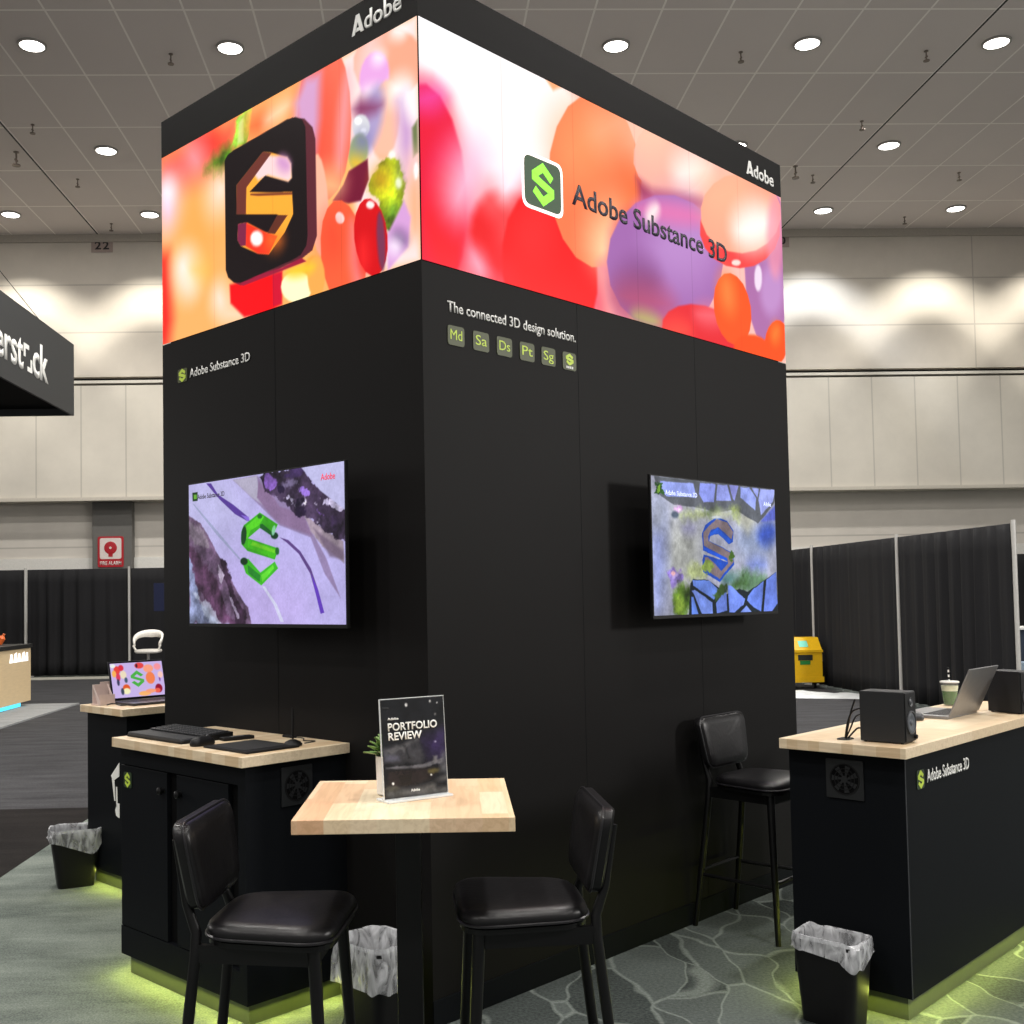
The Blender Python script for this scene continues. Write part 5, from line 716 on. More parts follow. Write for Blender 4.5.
# --- floors
def carpet(name, c1, c2, scale=90, streak=None, bump=0.3):
    m = bpy.data.materials.new(name); m.use_nodes = True; nt = m.node_tree; b = nt.nodes['Principled BSDF']; b.inputs['Roughness'].default_value = 0.95; b.inputs['Specular IOR Level'].default_value = 0.1
    tc = nt.nodes.new('ShaderNodeTexCoord')
    nz = nt.nodes.new('ShaderNodeTexNoise'); nz.inputs['Scale'].default_value = scale; nz.inputs['Detail'].default_value = 3; nt.links.new(tc.outputs['Object'], nz.inputs['Vector'])
    mp = nt.nodes.new('ShaderNodeMapping'); mp.inputs['Scale'].default_value = streak or (1.2, 6, 1); nt.links.new(tc.outputs['Object'], mp.inputs['Vector'])
    n2 = nt.nodes.new('ShaderNodeTexNoise'); n2.inputs['Scale'].default_value = 1.0; n2.inputs['Detail'].default_value = 7; n2.inputs['Roughness'].default_value = 0.65; nt.links.new(mp.outputs[0], n2.inputs['Vector'])
    f = math_node(nt, 'ADD', math_node(nt, 'MULTIPLY', nz.outputs['Fac'], 0.45), math_node(nt, 'MULTIPLY', n2.outputs['Fac'], 0.6))
    mr = nt.nodes.new('ShaderNodeMapRange'); mr.inputs[1].default_value = 0.36; mr.inputs[2].default_value = 0.68; nt.links.new(f, mr.inputs[0])
    mx = nt.nodes.new('ShaderNodeMix'); mx.data_type = 'RGBA'; nt.links.new(mr.outputs[0], mx.inputs[0]); mx.inputs[6].default_value = rgb(*c1); mx.inputs[7].default_value = rgb(*c2)
    nt.links.new(mx.outputs[2], b.inputs['Base Color'])
    bp = nt.nodes.new('ShaderNodeBump'); bp.inputs['Strength'].default_value = bump; bp.inputs['Distance'].default_value = 0.004; nt.links.new(nz.outputs['Fac'], bp.inputs['Height']); nt.links.new(bp.outputs['Normal'], b.inputs['Normal'])
    return m
def leaf_carpet():
    m = bpy.data.materials.new('leaf_carpet'); m.use_nodes = True; nt = m.node_tree; b = nt.nodes['Principled BSDF']; b.inputs['Roughness'].default_value = 0.95; b.inputs['Specular IOR Level'].default_value = 0.1
    tc = nt.nodes.new('ShaderNodeTexCoord')
    dn = nt.nodes.new('ShaderNodeTexNoise'); dn.inputs['Scale'].default_value = 1.6; dn.inputs['Detail'].default_value = 2; nt.links.new(tc.outputs['Object'], dn.inputs['Vector'])
    va = nt.nodes.new('ShaderNodeVectorMath'); va.operation = 'SCALE'; nt.links.new(dn.outputs['Color'], va.inputs[0]); va.inputs[3].default_value = 0.55
    vb = nt.nodes.new('ShaderNodeVectorMath'); vb.operation = 'ADD'; nt.links.new(tc.outputs['Object'], vb.inputs[0]); nt.links.new(va.outputs[0], vb.inputs[1])
    mp = nt.nodes.new('ShaderNodeMapping'); mp.inputs['Rotation'].default_value = (0, 0, 0.6); mp.inputs['Scale'].default_value = (4.4, 2.0, 1); nt.links.new(vb.outputs[0], mp.inputs['Vector'])
    vo = nt.nodes.new('ShaderNodeTexVoronoi'); vo.feature = 'DISTANCE_TO_EDGE'; vo.inputs['Scale'].default_value = 1.0; vo.inputs['Randomness'].default_value = 0.85; nt.links.new(mp.outputs[0], vo.inputs['Vector'])
    vc = nt.nodes.new('ShaderNodeTexVoronoi'); vc.inputs['Scale'].default_value = 1.0; vc.inputs['Randomness'].default_value = 0.85; nt.links.new(mp.outputs[0], vc.inputs['Vector'])
    sr = nt.nodes.new('ShaderNodeSeparateColor'); nt.links.new(vc.outputs['Color'], sr.inputs[0])
    nz = nt.nodes.new('ShaderNodeTexNoise'); nz.inputs['Scale'].default_value = 75; nz.inputs['Detail'].default_value = 6; nz.inputs['Roughness'].default_value = 0.7; nt.links.new(tc.outputs['Object'], nz.inputs['Vector'])
    mr = nt.nodes.new('ShaderNodeMapRange'); mr.inputs[1].default_value = 0.010; mr.inputs[2].default_value = 0.035; mr.inputs[3].default_value = 1; mr.inputs[4].default_value = 0; nt.links.new(vo.outputs['Distance'], mr.inputs[0])
    base = math_node(nt, 'ADD', math_node(nt, 'MULTIPLY', sr.outputs[0], 0.55), math_node(nt, 'ADD', math_node(nt, 'MULTIPLY', nz.outputs['Fac'], 1.1), -0.42))
    mx = nt.nodes.new('ShaderNodeMix'); mx.data_type = 'RGBA'; nt.links.new(base, mx.inputs[0]); mx.inputs[6].default_value = rgb(20, 26, 26); mx.inputs[7].default_value = rgb(108, 115, 112)
    m2 = nt.nodes.new('ShaderNodeMix'); m2.data_type = 'RGBA'; nt.links.new(math_node(nt, 'MULTIPLY', mr.outputs[0], math_node(nt, 'MULTIPLY', nz.outputs['Fac'], 0.75)), m2.inputs[0]); nt.links.new(mx.outputs[2], m2.inputs[6]); m2.inputs[7].default_value = rgb(150, 158, 152)
    nt.links.new(m2.outputs[2], b.inputs['Base Color'])
    bp = nt.nodes.new('ShaderNodeBump'); bp.inputs['Strength'].default_value = 0.4; bp.inputs['Distance'].default_value = 0.004; nt.links.new(nz.outputs['Fac'], bp.inputs['Height']); nt.links.new(bp.outputs['Normal'], b.inputs['Normal'])
    return m
bm = nbm(); box(bm, -26, 26, -8, 29, -0.2, 0); struct('floor', bm, leaf_carpet())
bm = nbm(); box(bm, -2.46, -0.30, 1.0, 9.0, 0.0005, 0.006); struct('floor_runner_left', bm, carpet('grey_green_carpet', (66, 73, 70), (124, 131, 124), scale=130, streak=(0.9, 3.5, 1)))
GCARP = carpet('grey_aisle_carpet', (46, 46, 48), (76, 76, 78)); BCARP = carpet('black_aisle_carpet', (20, 18, 18), (38, 35, 34))
bm = nbm(); box(bm, -14, -2.46, 8.76, 23.6, 0.0005, 0.008); struct('floor_runner_grey', bm, GCARP)
bm = nbm(); box(bm, -14, -2.46, 1.0, 8.76, 0.0005, 0.008); struct('floor_runner_black', bm, BCARP)
bm = nbm(); box(bm, 2.3, 6.7, 7.4, 23.6, 0.0005, 0.008); struct('floor_runner_right', bm, GCARP)
bm = nbm(); box(bm, -2.46, 2.3, 9.0, 23.6, 0.0005, 0.008); struct('floor_runner_middle', bm, GCARP)
bm = nbm(); box(bm, -26, 26, 23.6, 24.3, 0.0005, 0.02); struct('trim_5', bm, mat('pale_floor_strip', rgb(168, 166, 156), rough=0.7))
bm = nbm(); box(bm, -9.5, -5.38, 11.0, 17.75, 0.008, 0.03); struct('floor_platform_left', bm, carpet('pale_booth_carpet', (128, 130, 132), (158, 160, 160)))

# --- ceiling lights
EMIT = mat('lamp_diffuser', rgb(255, 255, 250), emit=(1, 0.97, 0.92, 1), estr=7.0)
RIM = mat('lamp_rim', rgb(150, 146, 140), rough=0.4)
def ceiling_light(x, y, label, z=CZ):
    t = thing('ceiling_light', label, 'ceiling light', WM(x, y, z), 'round downlights in the hall ceiling')
    bm = nbm(); lathe(bm, [(0.185, -0.03), (0.215, -0.03), (0.22, 0.0), (0.185, 0.0)], 28, cap0=False, cap1=False); obj('rim', bm, RIM, t, True)
    bm = nbm(); lathe(bm, [(0.001, -0.028), (0.185, -0.022), (0.185, -0.002)], 28); obj('diffuser', bm, EMIT, t, True)
    return t
l0 = ceiling_light(-5.75, 16.7, 'leftmost round downlight in the ceiling row nearest the top of the photo')
for x, y, lb in [(-2.74, 16.79, 'round downlight close to the top left edge of the tower, second in the nearest row'),
                 (3.27, 16.75, 'round downlight right of the tower peak, middle of the nearest ceiling row'),
                 (6.28, 16.7, 'second round downlight from the right in the nearest ceiling row'),
                 (9.28, 16.68, 'round downlight in the far top right corner of the photo'),
                 (-5.73, 20.67, 'only round downlight of the middle ceiling row left of the tower'),
                 (6.3, 20.6, 'round downlight of the middle row mostly hidden behind the tower top edge'),
                 (9.28, 20.61, 'round downlight of the middle ceiling row well right of the tower'),
                 (-8.76, 24.08, 'far row round downlight at the left edge of the photo'),
                 (-5.74, 24.14, 'far row round downlight touching the left side of the tower'),
                 (9.33, 24.17, 'far row round downlight just right of the tower above the number plate'),
                 (12.33, 24.1, 'far row round downlight nearest the right edge of the photo')]:
    dup(l0, WM(x, y, CZ), lb)
# --- sprinklers
SPR = mat('sprinkler_metal', rgb(120, 108, 98), rough=0.5, metal=0.4)
def sprinkler(x, y, label, s=1.0):
    bm = nbm(); lathe(bm, [(0.035*s, 0), (0.035*s, -0.012), (0.011*s, -0.02), (0.011*s, -0.15*s), (0.05*s, -0.155*s), (0.05*s, -0.168*s)], 10)
    box(bm, -0.012*s, 0.012*s, -0.03*s, 0.03*s, -0.11*s, -0.09*s)
    o = obj('sprinkler', bm, SPR, None, M=WM(x, y, CZ)); return tag(o, label, 'sprinkler', 'sprinkler heads on the ceiling')
sprinkler(-3.7, 17, 'sprinkler head between the two top left downlights')
sprinkler(-6.72, 19.54, 'sprinkler head below the leftmost downlight of the nearest row')
sprinkler(-6.7, 22.1, 'sprinkler head left of the tower, lower than the middle row downlight')
sprinkler(-6.75, 24.74, 'sprinkler head just above the number 22 plate')
sprinkler(5.31, 16.98, 'sprinkler head between the two downlights right of the tower peak')
sprinkler(8.29, 16.96, 'sprinkler head close to the top right corner downlight')
sprinkler(8.31, 19.54, 'sprinkler head up and left of the middle row downlight on the right')
sprinkler(8.34, 22.11, 'sprinkler head right of the tower between middle and far rows')
sprinkler(11.36, 22.02, 'sprinkler head right of the middle row downlight')
sprinkler(11.41, 24.66, 'sprinkler head between the last two far row downlights')
sprinkler(-7.44, 20.74, 'larger dark pendant fitting beside the left ceiling seam', 1.6)
sprinkler(7.81, 21.63, 'dark fitting on the ceiling just right of the tower header', 1.5)

# --- number plates
def plate(cx, s, label):
    t = thing('number_plate', label, 'sign', WM(cx, WY-0.001, 9.78), 'number plates under the ceiling edge')
    bm = nbm(); box(bm, -0.25, 0.25, -0.012, 0, 0, 0.33, bev=0.003); obj('plate', bm, mat('plate_paint', rgb(158, 142, 134), rough=0.6), t)
    text('numeral', s, 0.33, mat('plate_ink', rgb(26, 24, 24)), t, frame((-0.165, -0.0125, 0.075), (1, 0, 0), (0, 0, 1)), height=0.19, bold=0.02, space=1.2)
plate(-7.17, '22', 'plate with black 22 high on the back wall left of the tower')
plate(8.75, '20', 'plate with black 20 half hidden by the right edge of the tower')

# --- fire alarm sign
t = thing('fire_alarm_sign', 'red and white FIRE ALARM sign with a bell on the grey pillar', 'sign', WM(-7.13, 25.98, 2.46))
RED = mat('sign_red', rgb(178, 24, 38), rough=0.5)
bm = nbm(); o_ = rrect(0.60, 0.60, 0, 0.72, 0.05)
prism(bm, [(y, x) for x, y in o_], 0, 0.02, frame((0, -0.001, 0), (1, 0, 0), (0, 0, 1))); obj('panel', bm, RED, t)
bm = nbm(); o_ = rrect(0.50, 0.50, 0.19, 0.68, 0.05)
prism(bm, [(y, x) for x, y in o_], 0.02, 0.024, frame((0, -0.001, 0), (1, 0, 0), (0, 0, 1))); obj('white_field', bm, mat('sign_white', rgb(226, 214, 208)), t)
bm = nbm(); lathe(bm, [(0.15, 0.02), (0.15, 0.028), (0.13, 0.034), (0.03, 0.04)], 24, frame((0, -0.001, 0.45), (1, 0, 0), (0, 0, 1)))
box(bm, -0.05, 0.05, -0.03, -0.026, 0.24, 0.31); bell = obj('bell_symbol', bm, RED, t)
bm = nbm(); lathe(bm, [(0.03, 0.04), (0.03, 0.043)], 12, frame((0, -0.001, 0.45), (1, 0, 0), (0, 0, 1))); obj('bell_hub', bm, MATS['sign_white'], bell)
text('lettering', 'FIRE ALARM', 0.50, MATS['sign_white'], t, frame((-0.25, -0.0215, 0.05), (1, 0, 0), (0, 0, 1)), height=0.09, bold=0.03)

# --- drapes
DRAPE = mat('black_drape', rgb(31, 31, 33), rough=0.85, var=0.15, scale=2.0, stretch=(8, 8, 0.3), spec=0.2)
def drape(x0, y0, x1, y1, h, label, seed, lean=0.0):
    rnd = random.Random(seed); L = math.hypot(x1-x0, y1-y0); n = int(L/0.035); nzr = 9
    dx, dy = (x1-x0)/L, (y1-y0)/L; px, py = -dy, dx
    ph = [rnd.uniform(0, 6.28) for _ in range(4)]
    bm = nbm(); rows = []
    for j in range(nzr):
        f = j/(nzr-1); z = 0.03+(h-0.03)*f; row = []
        for i in range(n+1):
            s = i/n*L
            amp = 0.052*(1-0.45*f)*(0.55+0.45*math.sin(s*1.7+ph[3]))
            d = amp*(math.sin(s*20+ph[0]+0.6*math.sin(s*3+ph[1])) + 0.5*math.sin(s*37+ph[2]+0.3*f))
            if j == nzr-1: d *= 0.35
            row.append(bm.verts.new((dx*s+px*d, dy*s+py*d, z)))
        rows.append(row)
    for j in range(nzr-1):
        for i in range(n): bm.faces.new((rows[j][i], rows[j][i+1], rows[j+1][i+1], rows[j+1][i]))
    o = obj('drape', bm, DRAPE, None, True, M=WM(x0, y0, 0.01))
    sm = o.modifiers.new('thickness', 'SOLIDIFY'); sm.thickness = 0.004
    return tag(o, label, 'curtain', 'black pipe and drape curtains')
def pipe(x, y, h, label):
    bm = nbm(); tube(bm, [(0, 0, 0.008), (0, 0, h)], 0.026, 10); lathe(bm, [(0.18, 0.0), (0.18, 0.012), (0.03, 0.016)], 16)
    o = obj('drape_pole', bm, POLE, None, True, M=WM(x, y, 0.02)); return tag(o, label, 'pole', 'silver drape poles')
xs = [-14.3, -11.45, -8.60, -6.33, -3.3]
for i, lb in enumerate(['black curtain in the far left corner seen above the wooden counter', 'black curtain right behind the wooden counter left of the first pole', 'long black curtain below the fire alarm sign', 'black curtain behind the white bar chair beside the tower']):
    if i == 0: continue
    drape(xs[i]+0.03, 24.55, xs[i+1]-0.03, 24.55, 2.37, lb, i)
pipe(-8.60, 24.5, 2.40, 'drape pole rising behind the end of the wooden counter'); pipe(-6.33, 24.5, 2.40, 'drape pole left of the white bar chair')
for k, (ya, yb, lb) in enumerate([(12.62, 15.45, 'nearest black curtain on the right, behind laptop and drink'), (15.5, 18.6, 'black curtain behind the left desk speaker between two poles'), (18.65, 21.6, 'black curtain behind the yellow cabinet beside the tower')]):
    drape(6.96-(ya-12.6)*0.023, ya, 6.96-(yb-12.6)*0.023, yb, 2.35, lb, 20+k)
pipe(6.98, 12.58, 2.38, 'nearest and tallest drape pole at the end of the right hand curtain'); pipe(6.88, 15.47, 2.38, 'drape pole rising behind the left desk speaker'); pipe(6.80, 18.62, 2.38, 'far drape pole right of the tower above the yellow cabinet')
drape(9.5, 24.55, 15.0, 24.55, 2.37, 'distant black curtain at the right edge of the photo', 31)

# --- hanging sign, far left
t = thing('hanging_sign', 'black hanging box sign with white shutterstock lettering at left', 'sign', WM(-5.8, 18.89, 4.83))
bm = nbm()
SIGNB = mat('sign_black', rgb(40, 42, 44), rough=0.6)
H_ = 1.23
box(bm, -0.04, 0, -6.2, 0, 0, H_); box(bm, -6.2, -0.04, -0.04, 0, 0, H_); box(bm, -6.2, -6.16, -6.2, -0.04, 0, H_); box(bm, -6.16, -0.04, -6.2, -6.16, 0, H_)
obj('sign_panel', bm, SIGNB, t)
bm = nbm(); box(bm, -6.16, -0.04, -6.16, -0.04, 0.12, 0.16)
obj('inner_ceiling', bm, VOID, t)
text('lettering', 'shutterst', 2.50, WHITE, t, frame((0.001, -2.45-2.50, 0.30), (0, 1, 0), (0, 0, 1)), height=0.54, bold=0.022, thick=0.006)
bm = nbm(); F = frame((0.001, -2.43, 0.30), (0, 1, 0), (0, 0, 1))
for pts in ([(0, 0.20), (0, 0.40), (0.22, 0.40), (0.22, 0.33), (0.07, 0.33), (0.07, 0.20)], [(0.16, 0), (0.36, 0), (0.36, 0.2), (0.29, 0.2), (0.29, 0.07), (0.16, 0.07)]): prism(bm, pts, 0, 0.006, F)
obj('lettering', bm, WHITE, t)
text('lettering', 'ck', 0.70, WHITE, t, frame((0.001, -2.04, 0.30), (0, 1, 0), (0, 0, 1)), height=0.56, bold=0.025, thick=0.006)
SH = (-1.42, -1.89, 3.06)   # shackle above the sign
for (wx, wy) in ((-0.02, -1.65), (-3.1, -1.9)):
    bm = nbm(); tube(bm, [(wx, wy, H_), SH], 0.006, 6); obj('wire', bm, FRAME, t)
bm = nbm(); tube(bm, [SH, (SH[0], SH[1], CZ-4.83)], 0.010, 6); tube(bm, [SH, (SH[0], SH[1], SH[2]+0.25)], 0.035, 8); tube(bm, [(SH[0], SH[1], SH[2]+0.75), (SH[0], SH[1], SH[2]+1.0)], 0.03, 8); obj('hanger_chain', bm, FRAME, t)

# --- far wooden counter
t = thing('wooden_counter', 'pale wooden counter with black top and blue floor glow at left edge', 'counter', WM(-6.1, 17.62, 0.03))
bm = nbm(); box(bm, -0.9, 0, -4.0, 0, 0.07, 0.90, bev=0.004); obj('cabinet_body', bm, mat('pale_oak', rgb(214, 190, 150), rough=0.5, var=0.06, scale=3, stretch=(2, 2, 14)), t)
bm = nbm(); box(bm, -0.95, 0.02, -4.05, 0.03, 0.90, 0.96, bev=0.004); obj('countertop', bm, PLAST, t)
bm = nbm(); box(bm, -0.85, -0.06, -3.95, -0.28, 0.0, 0.07); obj('light_strip', bm, mat('cyan_strip', rgb(60, 200, 240), emit=rgb(90, 215, 250), estr=1.2), t)
bm = nbm()
for k in range(5):
    w = 0.13 + 0.02*(k % 2); y0 = -0.92 + k*0.165; prism(bm, [(y0, 0.70), (y0+w, 0.70), (y0+w*0.9, 0.83+0.02*(k % 2)), (y0+w*0.35, 0.83)], 0, 0.004, frame((0.001, 0, 0), (0, 1, 0), (0, 0, 1)))
obj('lettering', bm, mat('glow_letters', rgb(250, 250, 250), emit=(1, 1, 1, 1), estr=0.9), t)
bm = nbm(); lathe(bm, [(0.05, 0), (0.055, 0.1), (0.02, 0.14), (0.02, 0.17)], 12, Matrix.Rotation(0.5, 4, 'Y')); tag(obj('orange_bottle', bm, mat('orange_plastic', rgb(230, 110, 50), rough=0.4), None, True, M=WM(-6.48, 17.3, 0.99+0.02)), 'small orange bottle on the black top of the wooden counter', 'bottle')

# --- white bar chair
t = thing('bar_chair', 'white moulded bar chair by the tower, in front of the black curtain', 'chair', WM(-4.49, 18.6, 0.008))
WPL = mat('white_shell', rgb(232, 228, 220), rough=0.35, coat=0.3)
bm = nbm(); pad(bm, rrect(0.42, 0.46, -0.2, 0.2, 0.12), [(0.02, 0.76), (0.0, 0.78), (0.0, 0.80), (0.01, 0.815)], 0.01); obj('seat', bm, WPL, t, True)
bm = nbm()
pr = None; R_ = []
for i in range(25):
    a = -2.0 + 4.0*i/24
    zz = 1.14 - 0.20*abs(a/2.0)**2.2
    r_ = 0.25
    R_.append((r_*math.sin(a), r_*math.cos(a), zz))
n_ = len(R_)
vin = [bm.verts.new((x, y, z)) for x, y, z in R_]; vlo = [bm.verts.new((x*0.95, y*0.95, z-0.13*(1-0.5*abs(-2+4*i/24)/2.0))) for i, (x, y, z) in enumerate(R_)]
for i in range(n_-1): bm.faces.new((vin[i], vin[i+1], vlo[i+1], vlo[i]))
for i in (0, n_-1): tube(bm, [(R_[i][0], R_[i][1], R_[i][2]-0.05), (R_[i][0]*0.8, R_[i][1]*0.8, 0.80)], 0.018, 6)
o = obj('backrest', bm, WPL, t, True); mm = o.modifiers.new('thickness', 'SOLIDIFY'); mm.thickness = 0.03
bm = nbm(); tube(bm, [(0, 0, 0.02), (0, 0, 0.76)], 0.025, 10); obj('column', bm, SILVER, t, True)
bm = nbm(); lathe(bm, [(0.21, 0.0), (0.21, 0.01), (0.03, 0.03)], 20); obj('base', bm, SILVER, t, True)

# --- distant monitor
t = thing('monitor', 'dark blue display screen on a stand peeking out left of the tower', 'screen', WM(-4.44, 20.5, 0.008))
bm = nbm(); box(bm, -0.4, 0.4, -0.02, 0.02, 1.44, 1.96, bev=0.005); obj('screen', bm, mat('navy_screen', rgb(10, 16, 40), rough=0.2, emit=rgb(14, 20, 48), estr=0.6), t)
bm = nbm(); tube(bm, [(0, 0.04, 0), (0, 0.04, 1.7)], 0.03, 8); lathe(bm, [(0.25, 0), (0.25, 0.01), (0.03, 0.02)], 14); obj('stand', bm, FRAME, t)

# --- yellow cabinet, plastic sheet, distant table on the right
t = thing('yellow_cabinet', 'bright yellow slope-topped cabinet on the floor right of the tower', 'cabinet', WM(5.66, 17.9, 0.008))
YEL = mat('yellow_paint', rgb(226, 178, 20), rough=0.4, coat=0.2)
bm = nbm(); F = frame((0, 0, 0), (0, 1, 0), (0, 0, 1))
prism(bm, [(0, 0.11), (0.45, 0.11), (0.45, 0.84), (0.18, 0.84), (0, 0.64)], 0, 1.0, F); obj('cabinet_body', bm, YEL, t)
bm = nbm(); box(bm, -0.01, 1.01, -0.02, 0.0, 0.60, 0.64); obj('lid_edge', bm, YEL, t)
bm = nbm(); box(bm, -0.02, 1.02, -0.012, 0.0, 0.11, 0.20); obj('kick_rail', bm, YEL, t)
bm = nbm(); box(bm, 0.60, 0.84, -0.006, 0.0, 0.47, 0.56); obj('black_label', bm, mat('label_black', rgb(30, 34, 30)), t)
bm = nbm(); box(bm, 0.63, 0.80, -0.006, 0.0, 0.40, 0.465); obj('green_label', bm, mat('label_green', rgb(30, 120, 50)), t)
bm = nbm(); F = frame((0.64, -0.001, 0.642), (1, 0, 0), (0, 0.18, 0.20)); prism(bm, [(0, 0.06), (0.15, 0.06), (0.15, 0.19), (0, 0.19)], 0, 0.004, F); obj('sticker', bm, mat('label_aqua', rgb(120, 210, 190)), t)
bm = nbm(); box(bm, 1.0, 1.05, 0.10, 0.16, 0.44, 0.56, bev=0.01); obj('latch', bm, SILVER, t)
for wx in (0.1, 0.5, 0.9):
    bm = nbm(); lathe(bm, [(0.05, -0.02), (0.05, 0.02)], 12, Matrix.Translation((wx, 0.12, 0.05)) @ Matrix.Rotation(PI/2, 4, 'Y')); obj('caster', bm, FRAME, t)
    bm = nbm(); box(bm, wx-0.03, wx+0.03, 0.09, 0.15, 0.07, 0.112); obj('caster_fork', bm, FRAME, t)
bm = nbm(); F = Matrix.Translation((5.96, 18.25, 0.853)) @ Matrix.Rotation(0.25, 4, 'Z')
box(bm, -0.18, 0.28, -0.1, 0.1, 0, 0.012, F)
tube(bm, [F @ Vector(p) for p in smooth_path([(-0.25, 0, 0.2), (-0.12, 0, 0.08), (0.0, 0, 0.02)])], 0.02, 6)
tag(obj('paper_sheet', bm, WHITE), 'white curled paper lying on top of the yellow cabinet', 'paper')
bm = nbm()
nx, ny = 40, 14; g = []
for i in range(nx+1):
    row = []
    for j in range(ny+1):
        s = i/nx; q = j/ny
        x = 4.7+2.0*s; y = 16.75 + (-0.75)*s + q*(1.05-0.4*s)
        z = 0.012+0.10*math.sin(PI*q)**0.7*(1-0.5*s)*(0.6+0.8*abs(mnoise.noise(Vector((x*3, y*5, 1)))))
        row.append(bm.verts.new((x, y, z)))
    g.append(row)
for i in range(nx):
    for j in range(ny): bm.faces.new((g[i][j], g[i+1][j], g[i+1][j+1], g[i][j+1]))
o = obj('plastic_sheet', bm, mat('plastic_sheeting', rgb(205, 208, 208), rough=0.35, var=0.1, scale=9)); o.modifiers.new('thickness', 'SOLIDIFY').thickness = 0.008
tag(o, 'crumpled white plastic sheeting on the floor before the yellow cabinet', 'sheeting')
t = thing('display_table', 'white topped table far away at the right edge of the photo', 'table', WM(10.75, 19.2, 0.0))
bm = nbm(); box(bm, -0.45, 1.6, -0.4, 0.4, 0.88, 0.92, bev=0.005); obj('tabletop', bm, WHITE, t)
bm = nbm(); box(bm, -0.40, 1.55, -0.35, 0.35, 0.0, 0.88); obj('skirt', bm, mat('navy_skirt', rgb(40, 50, 66), rough=0.7), t)
bm = nbm(); box(bm, -0.2, 0.4, -0.21, 0.21, 0, 0.35, bev=0.02); tag(obj('plastic_tub', bm, mat('pale_blue_tub', rgb(150, 170, 190), rough=0.5), None, M=WM(10.45, 18.35, 0.002)), 'pale blue tub on the floor before the distant white table', 'tub')

# ================================================================== THE TOWER
TA, TB, Z1, Z2, Z3 = 2.867, 1.887, 2.8957, 3.8584, 4.0416
tw = thing('display_tower', 'tall black exhibition tower with wraparound LED screens and brand lettering', 'exhibition stand', BM(0, 0))
bm = nbm(); box(bm, 0, TA, 0, TB, 0.0, Z1)
obj('tower_body', bm, BLK, tw)
bm = nbm(); box(bm, 0.03, TA-0.03, 0.03, TB-0.03, Z1, Z2); obj('screen_core', bm, VOID, tw)
bm = nbm(); box(bm, 0, TA, 0, TB, Z2, Z3); obj('header_band', bm, BLK, tw)
bm = nbm(); box(bm, -0.006, TA, -0.008, -0.0005, 0, 0.10, bev=0.001); box(bm, -0.008, -0.0005, 1.45, TB, 0, 0.085); obj('skirting', bm, BLKD, tw)
# panel joints
bm = nbm()
for a in (0.956, 1.911): box(bm, a-0.0007, a+0.0007, -0.0008, -0.0002, 0.085, Z1)
for b in (0.943,): box(bm, -0.0008, -0.0002, b-0.0007, b+0.0007, 0.085, Z1)
obj('panel_joint', bm, BLKD, tw)
FR = lambda a, z, d=0.001: frame((a, -d, z), (1, 0, 0), (0, 0, 1))
FL = lambda b, z, d=0.001: frame((-d, b, z), (0, -1, 0), (0, 0, 1))
img = paint(560, 190, TA/(Z2-Z1), (250, 190, 180), LED_R, seams=6, crisp=0.45, sat=1.06)
LEDM = screen_mat('led_picture', 1.12)
sR = screen('led_screen', img, TA-0.006, Z2-Z1-0.008, FR(0.004, Z1+0.004, 0.0), LEDM, tw)
img = paint(420, 214, TB/(Z2-Z1), (252, 178, 110), LED_L, seams=4, crisp=0.4, sat=1.12)
sL = screen('led_screen', img, TB-0.006, Z2-Z1-0.008, FL(TB-0.002, Z1+0.004, 0.0), LEDM, tw)
# LED picture lettering
tile('icon_halo', 0.275, 0.245, HALOE, sR, FR(0.598, 3.255, 0.001), 0.001)
tile('app_icon', 0.245, 0.215, TILEE, sR, FR(0.613, 3.270, 0.002), 0.001)
s_mark('icon_symbol', 0.165, 0.195, GREENE, sR, FR(0.653, 3.280, 0.003), 0.001, sw=0.21)
text('lettering', 'Adobe Substance 3D', 1.315, INKE, sR, FR(0.935, 3.345, 0.003), height=0.100, bold=0.020, thick=0.001)
# band wordmarks
wordmark(0.30, 0.078, WHITEG, tw, FR(2.482, 3.893)); wordmark(0.30, 0.08, WHITEG, tw, FL(0.388, 3.915))
# tagline and app tiles
text('lettering', 'The connected 3D design solution.', 0.805, WHITEG, tw, FR(0.135, 2.722), height=0.044, bold=0.010)
for a, s in ((0.181, 'Md'), (0.325, 'Sa'), (0.466, 'Ds'), (0.609, 'Pt'), (0.749, 'Sg')):
    p = tile('app_tile', 0.094, 0.078, LIMED, tw, FR(a-0.047, 2.591))
    text('lettering', s, 0.066, LIME, p, FR(a-0.033, 2.614, 0.0032), height=0.042, bold=0.0, thick=0.001)
p = tile('app_tile', 0.094, 0.078, LIMED, tw, FR(0.893-0.047, 2.591)); s_mark('symbol', 0.06, 0.052, LIME, p, FR(0.863, 2.612, 0.0032), 0.001, 0.2)
bm = nbm()
for k in range(4): box(bm, 0.868+k*0.013, 0.877+k*0.013, -0.0045, -0.0032, 2.598, 2.608)
obj('tiny_lettering', bm, WHITEG, p)
p = tile('app_tile', 0.085, 0.066, LIMED, tw, FL(1.742, 2.682)); s_mark('symbol', 0.07, 0.066, LIME, p, FL(1.735, 2.682, 0.0032), 0.001, 0.2)
text('lettering', 'Adobe Substance 3D', 0.505, WHITEG, tw, FL(1.635, 2.694), height=0.044, bold=0.010)

